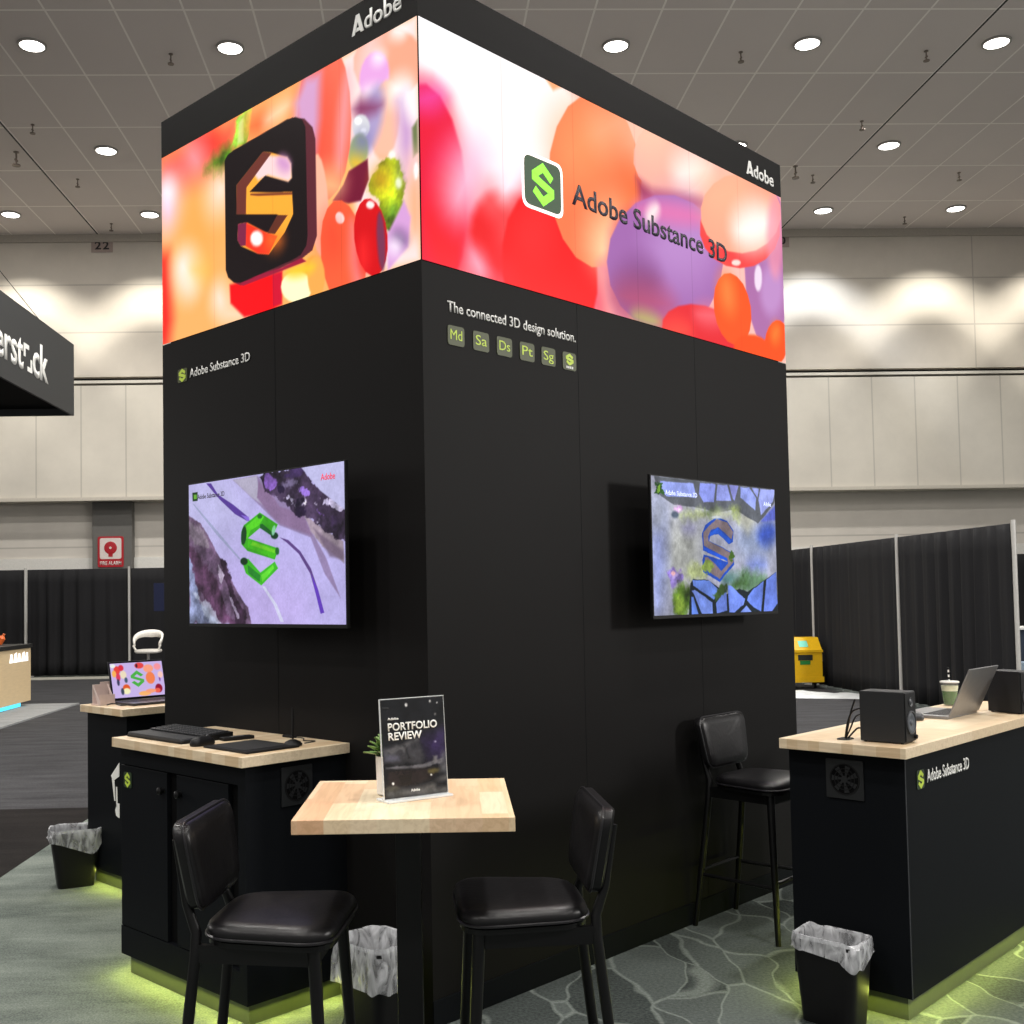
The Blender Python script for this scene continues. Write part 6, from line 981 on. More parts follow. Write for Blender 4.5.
# ================================================================== TVs
def tv(M, w, h, data, bg, label, res):
    """local frame: x along the screen (viewer's right), y away from wall is -y, origin lower left of screen on the wall plane"""
    t = thing('wall_television', label, 'television', M)
    D = 0.15
    bm = nbm(); box(bm, -0.006, w+0.006, -D+0.001, -D+0.016, -0.016, h+0.006, bev=0.002); obj('casing', bm, PLAST, t)
    bm = nbm(); box(bm, 0.12, w-0.12, -D+0.016, -D+0.06, 0.05, h-0.2, bev=0.01); obj('rear_housing', bm, PLAST, t)
    bm = nbm(); box(bm, w/2-0.2, w/2+0.2, -D+0.06, -0.001, h/2-0.12, h/2+0.12); obj('wall_mount', bm, VOID, t)
    img = paint(res[0], res[1], w/h, bg, data, grain=0.05, crisp=0.5)
    s = screen('screen', img, w, h, frame((0, -D, 0), (1, 0, 0), (0, 0, 1)), screen_mat('tv_picture', 1.0, 0.15), t)
    return t, s, D
MR = BM(0, 0) @ frame((0, 0, 0), (1, 0, 0), (0, 0, 1))
t1, s1, D_ = tv(BM(0, 1.412, 1.504) @ Matrix.Rotation(-PI/2, 4, 'Z'), 1.115, 0.636, TV_L, (186, 178, 232), 'wall television showing a green ribbon letter on lilac marble, left face', (440, 250))
F = lambda x, z, d: frame((x, -D_-d, z), (1, 0, 0), (0, 0, 1))
text('lettering', 'Adobe Substance 3D', 0.215, INKE, s1, F(0.075, 0.565, 0.0005), height=0.022, bold=0.01, thick=0.0005)
text('lettering', 'Adobe', 0.09, REDE, s1, F(0.97, 0.573, 0.0005), height=0.027, bold=0.012, thick=0.0005)
t2, s2, D_ = tv(BM(1.28, 0, 1.504), 1.13, 0.636, TV_R, (168, 170, 190), 'wall television showing blue paving stones and moss, right face', (440, 250))
text('lettering', 'Adobe Substance 3D', 0.27, PALEE, s2, F(0.11, 0.555, 0.0005), height=0.022, bold=0.02, thick=0.0005)
text('lettering', 'Adobe', 0.08, PALEE, s2, F(1.01, 0.545, 0.0005), height=0.022, bold=0.02, thick=0.0005)

# ================================================================== DESKS
def desk_kick(t, x0, x1, y0, y1):
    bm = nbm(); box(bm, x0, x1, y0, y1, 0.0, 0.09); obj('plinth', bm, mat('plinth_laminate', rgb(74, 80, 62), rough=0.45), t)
def strip_light(M, length, along, color=(0.90, 1.0, 0.16), power=6.0, w=0.02, tilt=(0, 0, 0)):
    l = bpy.data.lights.new('led_strip', 'AREA'); l.shape = 'RECTANGLE'; l.size = length if along == 'x' else w; l.size_y = w if along == 'x' else length
    l.energy = power; l.color = color
    o = bpy.data.objects.new('led_strip_light', l); col.objects.link(o); o.matrix_world = M @ Matrix.Rotation(tilt[0], 4, 'X') @ Matrix.Rotation(tilt[1], 4, 'Y'); return o
def vent(t, F, s=0.15):
    bm = nbm(); prism(bm, rrect(s, s, 0, s, 0.004), 0, 0.006, F @ Matrix.Translation((0, s/2, 0))); v = obj('vent_plate', bm, mat('vent_plate', rgb(20, 22, 24), rough=0.5), t)
    C_ = F @ Matrix.Translation((s/2, s/2, 0.0062))
    bm = nbm(); lathe(bm, [(0.40*s, 0), (0.40*s, 0.002), (0.37*s, 0.002), (0.37*s, 0.0)], 28, C_, cap0=False, cap1=False)
    for r in (0.28, 0.19): lathe(bm, [(r*s, 0.001), (r*s, 0.0025), ((r-0.02)*s, 0.0025), ((r-0.02)*s, 0.001)], 24, C_, cap0=False, cap1=False)
    obj('fan_grille', bm, PLAST, v)
    bm = nbm(); lathe(bm, [(0.37*s, 0.0002), (0.37*s, 0.0006)], 28, C_); obj('fan_opening', bm, VOID, v)
    bm = nbm()
    lathe(bm, [(0.09*s, 0.0), (0.09*s, 0.003)], 16, C_)
    for k in range(7):
        a = 2*PI*k/7; prism(bm, [(0.08*s*math.cos(a), 0.08*s*math.sin(a)), (0.35*s*math.cos(a+0.2), 0.35*s*math.sin(a+0.2)), (0.35*s*math.cos(a+0.6), 0.35*s*math.sin(a+0.6)), (0.08*s*math.cos(a+0.5), 0.08*s*math.sin(a+0.5))], 0.0008, 0.0014, C_)
    obj('fan_blades', bm, mat('fan_plastic', rgb(26, 27, 29), rough=0.4), v)
    return v
ST = 0.0
# left desk: local = booth frame
dl = thing('storage_desk', 'black two-door desk with wooden top holding keyboard, left of bar table', 'desk', BM(-0.002, 0.49))
bm = nbm(); box(bm, -0.466, 0, 0, 0.94, 0.09, 0.98); obj('cabinet_body', bm, BLKD, dl)
bm = nbm(); box(bm, -0.488, -0.466, 0, 0.94, 0.905, 0.98); box(bm, -0.488, -0.466, 0, 0.94, 0.09, 0.21); box(bm, -0.488, -0.466, 0, 0.05, 0.21, 0.905); obj('face_frame', bm, BLKD, dl)
def door(b0, b1, knob):
    bm = nbm(); box(bm, -0.487, -0.468, b0, b1, 0.213, 0.900, bev=0.002); d = obj('door', bm, BLKD, dl)
    bm = nbm(); lathe(bm, [(0.011, 0), (0.011, 0.01), (0.016, 0.012), (0.016, 0.022), (0.010, 0.026)], 14, frame((-0.487, knob, 0.825), (0, -1, 0), (0, 0, 1))); obj('knob', bm, FRAME, d, True)
    return d
d1 = door(0.560, 0.937, 0.590); door(0.116, 0.486, 0.456)
bm = nbm(); box(bm, -0.4665, -0.466, 0.486, 0.56, 0.215, 0.90); box(bm, -0.4665, -0.466, 0.05, 0.116, 0.215, 0.90); obj('door_gap', bm, VOID, dl)
p = tile('logo_tile', 0.066, 0.066, TILE, d1, frame((-0.488, 0.91, 0.806), (0, -1, 0), (0, 0, 1))); s_mark('symbol', 0.05, 0.066, LIME, p, frame((-0.4902, 0.902, 0.806), (0, -1, 0), (0, 0, 1)), 0.001, 0.22)
vent(dl, frame((-0.326, -0.001, 0.805), (1, 0, 0), (0, 0, 1)))
bm = nbm(); box(bm, -0.524, -0.001, -0.03, 0.95, 0.98, 1.02, bev=0.002); obj('worktop', bm, WOODD, dl)
desk_kick(dl, -0.46, -0.003, 0.03, 0.91)
# right desk
dr = thing('demo_desk', 'long black desk with wooden top, speakers and laptop, at right', 'desk', BM(1.215, -1.285))
bm = nbm(); box(bm, 0, 1.85, 0, 0.465, 0.09, 0.98, bev=0.001); obj('cabinet_body', bm, BLKD, dr)
bm = nbm(); box(bm, -0.06, 1.9, -0.03, 0.475, 0.98, 1.02, bev=0.002); obj('worktop', bm, WOODD, dr)
desk_kick(dr, 0.03, 1.82, 0.03, 0.435)
p = tile('logo_tile', 0.072, 0.072, TILE, dr, frame((0.098, -0.001, 0.845), (1, 0, 0), (0, 0, 1))); s_mark('symbol', 0.06, 0.072, LIME, p, frame((0.104, -0.0032, 0.845), (1, 0, 0), (0, 0, 1)), 0.001, 0.22)
text('lettering', 'Adobe Substance 3D', 0.435, WHITE, dr, frame((0.196, -0.001, 0.862), (1, 0, 0), (0, 0, 1)), height=0.050, bold=0.012)
vent(dr, frame((-0.001, 0.307, 0.80), (0, -1, 0), (0, 0, 1)))
bm = nbm(); box(bm, -0.0015, 0.0015, -0.0015, 0.0015, 0.09, 0.98); obj('edge_strip', bm, PLASTG, dr)
# back left desk
d2 = thing('demo_desk', 'black desk with wooden top behind the tower, holding an open laptop', 'desk', BM(0.17, 2.575))
bm = nbm(); box(bm, 0, 1.2, 0, 0.452, 0.09, 0.98, bev=0.001); obj('cabinet_body', bm, BLKD, d2)
bm = nbm(); box(bm, -0.045, 1.24, -0.035, 0.455, 0.98, 1.02, bev=0.002); obj('worktop', bm, WOODD, d2)
desk_kick(d2, 0.03, 1.17, 0.03, 0.42)
# the white poster figure on its side, partly hidden
bm = nbm(); F = frame((-0.001, 0.18, 0.0), (0, -1, 0), (0, 0, 1))
for pts in ([(0.008, 0.635), (0.10, 0.715), (0.10, 0.64), (0.035, 0.61)], [(0.018, 0.62), (0.045, 0.61), (0.055, 0.50), (0.045, 0.50)], [(0.062, 0.58), (0.075, 0.58), (0.08, 0.46), (0.068, 0.47)]): prism(bm, pts, 0, 0.003, F)
prism(bm, [(0.055, 0.45), (0.075, 0.49), (0.10, 0.49), (0.10, 0.41), (0.065, 0.42)], 0, 0.003, F)
obj('printed_graphic', bm, WHITE, d2)
# strip lights under the desk edges
LP = 2.4
dn = Matrix.Identity(4)
DW = 0.082
Q = math.radians(42)
for a, b, L_, ax, tl in ((1.222, -1.055, 0.46, 'y', (0, Q)), (2.14, -1.278, 1.84, 'x', (-Q, 0)), (1.9, -0.827, 1.3, 'x', (Q, 0)),
                         (-0.484, 0.96, 0.93, 'y', (0, Q)), (-0.25, 0.497, 0.46, 'x', (-Q, 0)), (-0.25, 1.423, 0.44, 'x', (Q, 0)),
                         (0.177, 2.785, 0.41, 'y', (0, Q)), (0.77, 2.582, 1.18, 'x', (-Q, 0))):
    strip_light(BM(a, b, DW), L_, ax, power=LP*L_, tilt=tl, w=0.012)
strip_light(WM(-6.13, 15.6, 0.11), 3.9, 'y', color=(0.1, 0.75, 1.0), power=12)

# ================================================================== BAR TABLE
t = thing('bar_table', 'square butcher block bar table on a black post, centre front', 'table', WM(-0.031, 3.24, 0, math.radians(-2.0)))
bm = nbm(); box(bm, -0.296, 0.296, -0.315, 0.315, 0.982, 1.02, bev=0.002); obj('tabletop', bm, WOOD, t)
bm = nbm(); box(bm, -0.0365, 0.0365, -0.0365, 0.0365, 0.012, 0.975, bev=0.004); obj('post', bm, FRAME, t)
bm = nbm(); box(bm, -0.15, 0.15, -0.15, 0.15, 0.97, 0.982); obj('mounting_plate', bm, FRAME, t)
bm = nbm(); box(bm, -0.25, 0.25, -0.25, 0.25, 0.0, 0.013, bev=0.004); obj('base_plate', bm, FRAME, t)

# ================================================================== STOOLS
def make_stool(M, label):
    t = thing('bar_stool', label, 'stool', M, 'black upholstered bar stools')
    ol = rrect(0.36, 0.45, -0.195, 0.180, 0.105, 7)
    bm = nbm(); pad(bm, ol, [(0.02, 0.682), (0.004, 0.69), (0.0, 0.705), (0.006, 0.718), (0.02, 0.727), (0.045, 0.732)], 0.008); obj('seat', bm, LEATHER, t, True)
    s = [o for o in kids(t) if o.name.startswith('seat')][0]
    bm = nbm(); ring = [(x*1.005, y*1.005, 0.692) for x, y in ol]; ring.append(ring[0]); tube(bm, ring, 0.0045, 6, cap=False); obj('piping', bm, PIPING, s, True)
    bm = nbm(); pad(bm, [(x*0.97, y*0.97) for x, y in ol], [(0.0, 0.668), (0.0, 0.682)]); obj('seat_board', bm, FRAME, t)
    # backrest: outline in (height, width), depth towards the sitter
    tilt = math.radians(10)
    def warp(v):   # v.x height, v.y width, v.z depth
        x = v.z - 0.02 - 0.0 + 0.35*v.y*v.y; h = v.x
        return Vector((-0.214 + x*math.cos(tilt) - h*math.sin(tilt), v.y, 0.765 + h*math.cos(tilt)))
    ob = rrect(0.36, 0.42, -0.005, 0.24, 0.055, 6)
    bm = nbm(); pad(bm, ob, [(0.012, 0.0), (0.0, 0.008), (0.0, 0.03), (0.006, 0.042), (0.02, 0.05)], 0.006, warp=warp); bk = obj('backrest', bm, LEATHER, t, True)
    bm = nbm(); ring = [warp(Vector((0.125+(x-0.125)*1.006, y*1.006, 0.034))) for x, y in ob]; ring.append(ring[0]); tube(bm, ring, 0.004, 6, cap=False); obj('piping', bm, PIPING, bk, True)
    for sgn in (1, -1):
        bm = nbm(); tube(bm, [(0.165, sgn*0.215, 0.0), (0.125, sgn*0.175, 0.672)], [0.0125, 0.019], 12); obj('leg', bm, FRAME, t, True)
    for sgn in (1, -1):
        bm = nbm(); tube(bm, smooth_path([(-0.285, sgn*0.188, 0.0), (-0.24, sgn*0.172, 0.35), (-0.208, sgn*0.158, 0.64)], 4)+[Vector((-0.208, sgn*0.150, 0.70)), Vector((-0.236, sgn*0.145, 0.775)), Vector((-0.266, sgn*0.145, 0.95))], [0.0125]*3+[0.016]*6+[0.015, 0.013, 0.010], 12); obj('leg', bm, FRAME, t, True)
        bm = nbm(); d = Vector((0.125+0.205, sgn*(0.175-0.158), 0))
        a = Vector((-0.205, sgn*0.158, 0.647)); n = Vector((-d.y, d.x, 0)).normalized()*0.009
        f = []
        for zz in (-0.024, 0.024):
            for q in (a-n, a+n, a+d+n, a+d-n): f.append(bm.verts.new(q+Vector((0, 0, zz))))
        for q in ((0, 1, 2, 3), (4, 5, 6, 7), (0, 1, 5, 4), (1, 2, 6, 5), (2, 3, 7, 6), (3, 0, 4, 7)): bm.faces.new([f[k] for k in q])
        obj('side_rail', bm, FRAME, t)
        bm = nbm(); tube(bm, [(0.150, sgn*0.200, 0.25), (-0.252, sgn*0.176, 0.25)], 0.009, 8); obj('stretcher', bm, FRAME, t, True)
    bm = nbm(); box(bm, 0.115, 0.133, -0.17, 0.17, 0.623, 0.671); obj('front_rail', bm, FRAME, t)
    bm = nbm(); tube(bm, [(0.149, -0.199, 0.27), (0.149, 0.199, 0.27)], 0.0095, 8); obj('footrest', bm, SILVER if False else FRAME, t, True)
    bm = nbm(); tube(bm, [(-0.25, -0.176, 0.27), (-0.25, 0.176, 0.27)], 0.009, 8); obj('stretcher', bm, FRAME, t, True)
    return t
s0 = make_stool(WM(-0.385, 3.175, 0, math.radians(-8)), 'black bar stool left of the bar table, in front of the two-door desk')
dup(s0, WM(0.285, 3.275, 0, math.radians(181)), 'black bar stool right of the bar table')
dup(s0, BM(1.93, -0.312, 0, -PI/2), 'black bar stool backed against the tower beside the right desk')

# ================================================================== BINS
def bag_mat():
    m = bpy.data.materials.new('bin_liner'); m.use_nodes = True; nt = m.node_tree; b = nt.nodes['Principled BSDF']
    b.inputs['Base Color'].default_value = rgb(232, 234, 238); b.inputs['Roughness'].default_value = 0.18
    tc = nt.nodes.new('ShaderNodeTexCoord'); nz = nt.nodes.new('ShaderNodeTexNoise'); nz.inputs['Scale'].default_value = 1.0; nz.inputs['Detail'].default_value = 4; nz.inputs['Distortion'].default_value = 1.2
    mp = nt.nodes.new('ShaderNodeMapping'); mp.inputs['Scale'].default_value = (26, 26, 9); nt.links.new(tc.outputs['Object'], mp.inputs['Vector']); nt.links.new(mp.outputs[0], nz.inputs['Vector'])
    mr = nt.nodes.new('ShaderNodeMapRange'); mr.inputs[1].default_value = 0.35; mr.inputs[2].default_value = 0.68; mr.inputs[3].default_value = 0.18; mr.inputs[4].default_value = 0.72; nt.links.new(nz.outputs['Fac'], mr.inputs[0]); nt.links.new(mr.outputs[0], b.inputs['Alpha'])
    bp = nt.nodes.new('ShaderNodeBump'); bp.inputs['Strength'].default_value = 0.8; bp.inputs['Distance'].default_value = 0.01; nt.links.new(nz.outputs['Fac'], bp.inputs['Height']); nt.links.new(bp.outputs['Normal'], b.inputs['Normal'])
    return m
BAG = bag_mat()
def bin_(M, label, seed, drop=0.06, w=0.30, d=0.22, h=0.33, flap=None, taper=0.72):
    t = thing('waste_bin', label, 'waste bin', M, 'small black waste bins')
    def ring(k, z, extra=0.0):
        o = rrect(d*k+extra*2, d*k+extra*2, -w*k/2-extra, w*k/2+extra, 0.045*k, 5); return [(x, y, z) for x, y in o]
    bm = nbm(); rs = [ring(taper, 0.0), ring(taper+0.01, 0.006), ring(1.0, h-0.012), ring(1.03, h-0.012), ring(1.03, h), ring(0.97, h), ring(taper-0.03, 0.012)]
    V = [[bm.verts.new(p) for p in r] for r in rs]; n = len(V[0])
    for i in range(len(V)-1):
        for k in range(n): bm.faces.new((V[i][k], V[i][(k+1) % n], V[i+1][(k+1) % n], V[i+1][k]))
    bm.faces.new(list(reversed(V[0]))); bm.faces.new(V[-1])
    obj('bucket', bm, PLAST, t, True)
    bm = nbm(); N = 72; base = []
    o = rrect(d, d, -w/2, w/2, 0.06, 17)
    o = o[::1]
    N = len(o)
    prof = [(0.80, -0.16), (0.86, -0.08), (0.93, -0.02), (0.99, 0.012), (1.05, 0.014), (1.085, -0.01), (1.085, -drop*0.5), (1.09, -drop)]
    V = []
    for j, (k, z) in enumerate(prof):
        r = []
        for i, (x, y) in enumerate(o):
            nn = mnoise.noise(Vector((x*16+seed, y*16, j*0.6))); n2 = mnoise.noise(Vector((x*34+seed, y*34+3, j*0.9)))
            zz = h+z+0.02*nn*(1 if j in (0, 1, 2) else 0.7)+0.008*n2
            if j == len(prof)-1: zz -= 0.018*abs(nn)*2
            kk = k+(0.09*nn+0.06*n2)*(1.0 if j not in (3, 4) else 0.3)
            if j >= 5: kk = max(kk, 1.055)
            if j <= 2: kk = min(kk, 0.93)
            if flap and j >= 6 and math.hypot(x-flap[0], y-flap[1]) < 0.07: zz -= flap[2]*(j-5)/2*(1-math.hypot(x-flap[0], y-flap[1])/0.07)
            r.append(bm.verts.new((x*kk, y*kk, zz)))
        V.append(r)
    for i in range(len(V)-1):
        for k in range(N): bm.faces.new((V[i][k], V[i][(k+1) % N], V[i+1][(k+1) % N], V[i+1][k]))
    obj('bin_liner', bm, BAG, t, True)
    return t
bin_(WM(-1.96, 6.38, 0.0065, 0.4), 'black waste bin with clear liner on the carpet left of the desks', 1.3, drop=0.04, w=0.27, d=0.2, h=0.31, flap=(0.08, -0.08, 0.09))
bin_(BM(-0.165, 0.13, 0, PI/2), 'black waste bin with clear liner behind the bar table post', 4.1, drop=0.13, w=0.27, d=0.22, h=0.33)
bin_(BM(1.06, -1.055, 0, PI/2), 'black waste bin with clear liner against the end of the right desk', 7.7, drop=0.035, w=0.25, d=0.18, h=0.305, flap=(-0.11, 0.07, 0.05), taper=0.8)

# ================================================================== TABLETOP THINGS
# sign holder on the bar table
t = thing('sign_holder', 'clear acrylic holder with dark PORTFOLIO REVIEW sheet on the bar table', 'sign', WM(-0.099, 3.161, 1.0205, math.radians(30)))
ACR = bpy.data.materials.new('clear_acrylic'); ACR.use_nodes = True; b_ = ACR.node_tree.nodes['Principled BSDF']; b_.inputs['Base Color'].default_value = (0.95, 0.97, 0.97, 1); b_.inputs['Alpha'].default_value = 0.12; b_.inputs['Roughness'].default_value = 0.05
tcn = ACR.node_tree.nodes.new('ShaderNodeTexNoise'); tcn.inputs['Scale'].default_value = 20; bpn = ACR.node_tree.nodes.new('ShaderNodeBump'); bpn.inputs['Strength'].default_value = 0.02; ACR.node_tree.links.new(tcn.outputs['Fac'], bpn.inputs['Height']); ACR.node_tree.links.new(bpn.outputs['Normal'], b_.inputs['Normal'])
EDGE = mat('acrylic_edge', rgb(225, 230, 232), rough=0.15)
TL_ = Matrix.Rotation(math.radians(-4), 4, 'X')
bm = nbm(); box(bm, 0, 0.214, -0.003, 0.003, 0.006, 0.290, TL_); obj('acrylic_sleeve', bm, ACR, t)
bm = nbm()
for q in ((-0.0006, 0.0, 0.006, 0.290), (0.214, 0.2146, 0.006, 0.290), (-0.0006, 0.2146, 0.290, 0.2918)): box(bm, q[0], q[1], -0.0035, 0.0035, q[2], q[3], TL_)
obj('acrylic_edge', bm, EDGE, t)
bm = nbm(); box(bm, 0.0, 0.216, -0.028, 0.045, 0.0, 0.006, bev=0.001); obj('acrylic_foot', bm, EDGE, t)
img = paint(150, 200, 0.212/0.282, (24, 25, 29), SIGN)
sm_ = bpy.data.materials.new('printed_sheet'); sm_.use_nodes = True; b_ = sm_.node_tree.nodes['Principled BSDF']; at_ = sm_.node_tree.nodes.new('ShaderNodeAttribute'); at_.attribute_name = 'Col'; sm_.node_tree.links.new(at_.outputs['Color'], b_.inputs['Base Color']); b_.inputs['Roughness'].default_value = 0.25
sh = screen('printed_sheet', img, 0.210, 0.280, TL_ @ frame((0.002, -0.0036, 0.008), (1, 0, 0), (0, 0, 1)), sm_, t)
FF = lambda x, z: TL_ @ frame((x, -0.0042, z), (1, 0, 0), (0, 0, 1))
text('lettering', 'PORTFOLIO', 0.165, WHITE, sh, FF(0.022, 0.200), height=0.0225, bold=0.024, thick=0.0004)
text('lettering', 'REVIEW', 0.112, WHITE, sh, FF(0.022, 0.173), height=0.0225, bold=0.024, thick=0.0004)
text('lettering', 'Adobe', 0.036, WHITE, sh, FF(0.022, 0.231), height=0.007, bold=0.03, thick=0.0004)
text('lettering', 'Adobe', 0.030, WHITE, sh, FF(0.088, 0.022), height=0.008, bold=0.03, thick=0.0004)
text('lettering', 'Adobe', 0.022, PLASTG, sh, FF(0.006, 0.264), height=0.005, bold=0.02, thick=0.0004)
# plant
t = thing('potted_plant', 'small green succulent in a white pot behind the sign holder', 'potted plant', WM(-0.083, 3.296, 1.0205))
bm = nbm(); lathe(bm, [(0.032, 0), (0.040, 0.004), (0.043, 0.115), (0.040, 0.115), (0.038, 0.10)], 28, cap1=True); obj('pot', bm, mat('pot_ceramic', rgb(232, 230, 226), rough=0.4), t, True)
bm = nbm(); lathe(bm, [(0.038, 0.100), (0.0375, 0.104)], 20); obj('soil', bm, mat('soil', rgb(60, 48, 38), rough=0.9), t)
bm = nbm(); rnd = random.Random(5)
for k in range(46):
    a = k*2.399; q = k/46; el_ = 0.15+1.25*q; ln = 0.085-0.03*q; z0 = 0.105+0.03*q
    d = Vector((math.cos(a)*math.cos(el_), math.sin(a)*math.cos(el_), math.sin(el_))); s = d.cross(Vector((0, 0, 1))).normalized(); n_ = s.cross(d)
    pr_ = []
    for i in range(6):
        f = i/5; wd = 0.024*math.sin(PI*min(0.98, f*0.85+0.12))**0.8; c = Vector((0, 0, z0))+d*ln*f+Vector((0, 0, -0.012*f*f+0.01*f))
        pr_.append((bm.verts.new(c+s*wd+n_*0.002), bm.verts.new(c-n_*0.002), bm.verts.new(c-s*wd+n_*0.002), bm.verts.new(c+n_*0.003)))
    for i in range(5):
        for m_ in range(4): bm.faces.new((pr_[i][m_], pr_[i][(m_+1) % 4], pr_[i+1][(m_+1) % 4], pr_[i+1][m_]))
obj('leaves', bm, mat('succulent_green', rgb(112, 146, 76), rough=0.45, var=0.25, scale=40), t, True)
DZ = 1.0205
# keyboard on the left desk
t = thing('keyboard', 'black ergonomic keyboard with palm rest at far end of left desk', 'keyboard', BM(-0.335, 1.195, DZ))
bm = nbm(); F = frame((0, 0, 0), (1, 0, 0), (0, 0, 1)) @ Matrix.Identity(4)
prism(bm, [(-0.13, 0), (0.12, 0), (0.12, 0.028), (-0.02, 0.02), (-0.13, 0.008)], -0.22, 0.22, frame((0, 0, 0), (1, 0, 0), (0, 0, 1))); obj('keyboard_body', bm, PLAST, t)
bm = nbm(); pad(bm, rrect(0.44, 0.42, -0.135, -0.035, 0.02), [(0.0, 0.008), (0.0, 0.014), (0.006, 0.02)], 0.004); obj('palm_rest', bm, mat('rest_fabric', rgb(34, 35, 38), rough=0.7), t, True)
bm = nbm()
for i in range(5):
    for j in range(19):
        x = -0.018+i*0.027; y = -0.205+j*0.0222
        zz = 0.0205+(x+0.02)*0.058
        box(bm, x-0.0105, x+0.0105, y-0.009, y+0.009, zz, zz+0.007, bev=0.0015)
k_ = obj('keys', bm, mat('key_plastic', rgb(44, 45, 48), rough=0.45), t); k_['kind'] = 'stuff'
def mouse(M, label, m=None):
    bm = nbm(); pad(bm, rrect(0.055, 0.062, -0.055, 0.055, 0.026, 6), [(0.004, 0.0), (0.0, 0.006), (0.001, 0.016), (0.007, 0.026), (0.016, 0.032)], 0.006)
    t = thing('computer_mouse', label, 'mouse', M)
    obj('shell', bm, m or PLAST, t, True)
    bm = nbm(); lathe(bm, [(0.009, -0.004), (0.009, 0.004)], 12, Matrix.Translation((0.03, 0, 0.031)) @ Matrix.Rotation(PI/2, 4, 'X')); obj('scroll_wheel', bm, PLASTG, t)
    return t
mouse(BM(-0.425, 0.885, DZ, 0.2), 'black computer mouse beside the ergonomic keyboard')
t = thing('drawing_tablet', 'flat black drawing tablet lying on the left desk', 'tablet', BM(-0.34, 0.665, DZ))
bm = nbm(); box(bm, -0.125, 0.125, -0.15, 0.15, 0, 0.008, bev=0.002); obj('tablet_body', bm, PLAST, t)
bm = nbm(); box(bm, -0.105, 0.11, -0.10, 0.135, 0.008, 0.0088); obj('drawing_surface', bm, mat('tablet_surface', rgb(14, 14, 16), rough=0.6), t)
t = thing('pen_stand', 'round black pen stand holding an upright stylus on left desk', 'pen stand', BM(-0.2, 0.578, DZ))
bm = nbm(); lathe(bm, [(0.036, 0.0), (0.038, 0.006), (0.03, 0.016), (0.012, 0.024), (0.006, 0.025)], 24); obj('stand', bm, PLAST, t, True)
bm = nbm(); tube(bm, [(0, 0, 0.0255), (0, 0, 0.05), (0.0, 0, 0.12), (0, 0, 0.15)], [0.003, 0.0065, 0.0055, 0.003], 12); tag(obj('stylus', bm, PLAST, None, True, M=BM(-0.2, 0.578, DZ)), 'slim black stylus standing upright in its round stand', 'pen')
t = thing('usb_hub', 'small black and silver hub lying between mouse and drawing tablet', 'hub', BM(-0.228, 0.928, DZ, PI/2-0.15))
bm = nbm(); box(bm, -0.025, 0.025, -0.07, 0.07, 0, 0.014, bev=0.004); obj('casing', bm, PLAST, t)
bm = nbm(); box(bm, -0.010, 0.010, -0.03, 0.03, 0.014, 0.0155, bev=0.0005); obj('top_plate', bm, SILVER, t)
bm = nbm(); box(bm, -0.013, 0.013, -0.035, 0.035, 0, 0.01, bev=0.003); tube(bm, smooth_path([(0, -0.03, 0.006), (0.005, -0.09, 0.003), (-0.04, -0.15, 0.003), (-0.02, -0.2, 0.003), (-0.09, -0.22, 0.003)]), 0.0022, 6)
tag(obj('cable_adapter', bm, PLAST, None, M=BM(-0.05, 0.80, DZ)), 'small black cable adapter at the wall edge of the left desk', 'cable')

# laptop builder: hinge along x, keyboard towards -y (sitter side), lid leaning to +y
def laptop(M, label, data=None, bg=None, body=SILVER, w=0.34, d=0.235, ang=20, keys=True, bgc=(200, 180, 232)):
    t = thing('laptop', label, 'laptop', M)
    bm = nbm(); box(bm, -w/2, w/2, -d, 0, 0, 0.014, bev=0.003); obj('base', bm, body, t)
    bm = nbm()
    for i in range(5):
        for j in range(13): box(bm, -w/2+0.025+j*0.0225, -w/2+0.044+j*0.0225, -0.125+i*0.021, -0.108+i*0.021, 0.014, 0.0158)
    k = obj('keys', bm, mat('laptop_keys', rgb(30, 30, 34), rough=0.5), t); k['kind'] = 'stuff'
    bm = nbm(); box(bm, -0.055, 0.055, -d+0.015, -d+0.085, 0.014, 0.0146); obj('touchpad', bm, PLASTG if body is not SILVER else MATS['silver_metal'], t)
    L = Matrix.Translation((0, 0.0, 0.012)) @ Matrix.Rotation(math.radians(-ang), 4, 'X')
    bm = nbm(); box(bm, -w/2, w/2, 0, 0.007, 0.004, d, L, bev=0.002); lid = obj('lid', bm, body, t)
    bm = nbm(); box(bm, -w/2+0.004, w/2-0.004, -0.0008, 0.0, 0.008, d-0.004, L); obj('bezel', bm, FRAME, lid)
    F = L @ frame((-w/2+0.01, -0.0012, 0.018), (1, 0, 0), (0, 0, 1))
    img = paint(150, 96, (w-0.02)/(d-0.03), bgc, data or [])
    screen('screen', img, w-0.02, d-0.03, F, screen_mat('laptop_picture', 1.0), lid)
    return t, lid, L
LAP = []
def el(cx, cy, rx, ry, c, s=0.02, al=1):
    p = []
    for k in range(14): p += [cx+rx*math.cos(2*PI*k/14), cy+ry*math.sin(2*PI*k/14)]
    LAP.append((p, c, s, al))
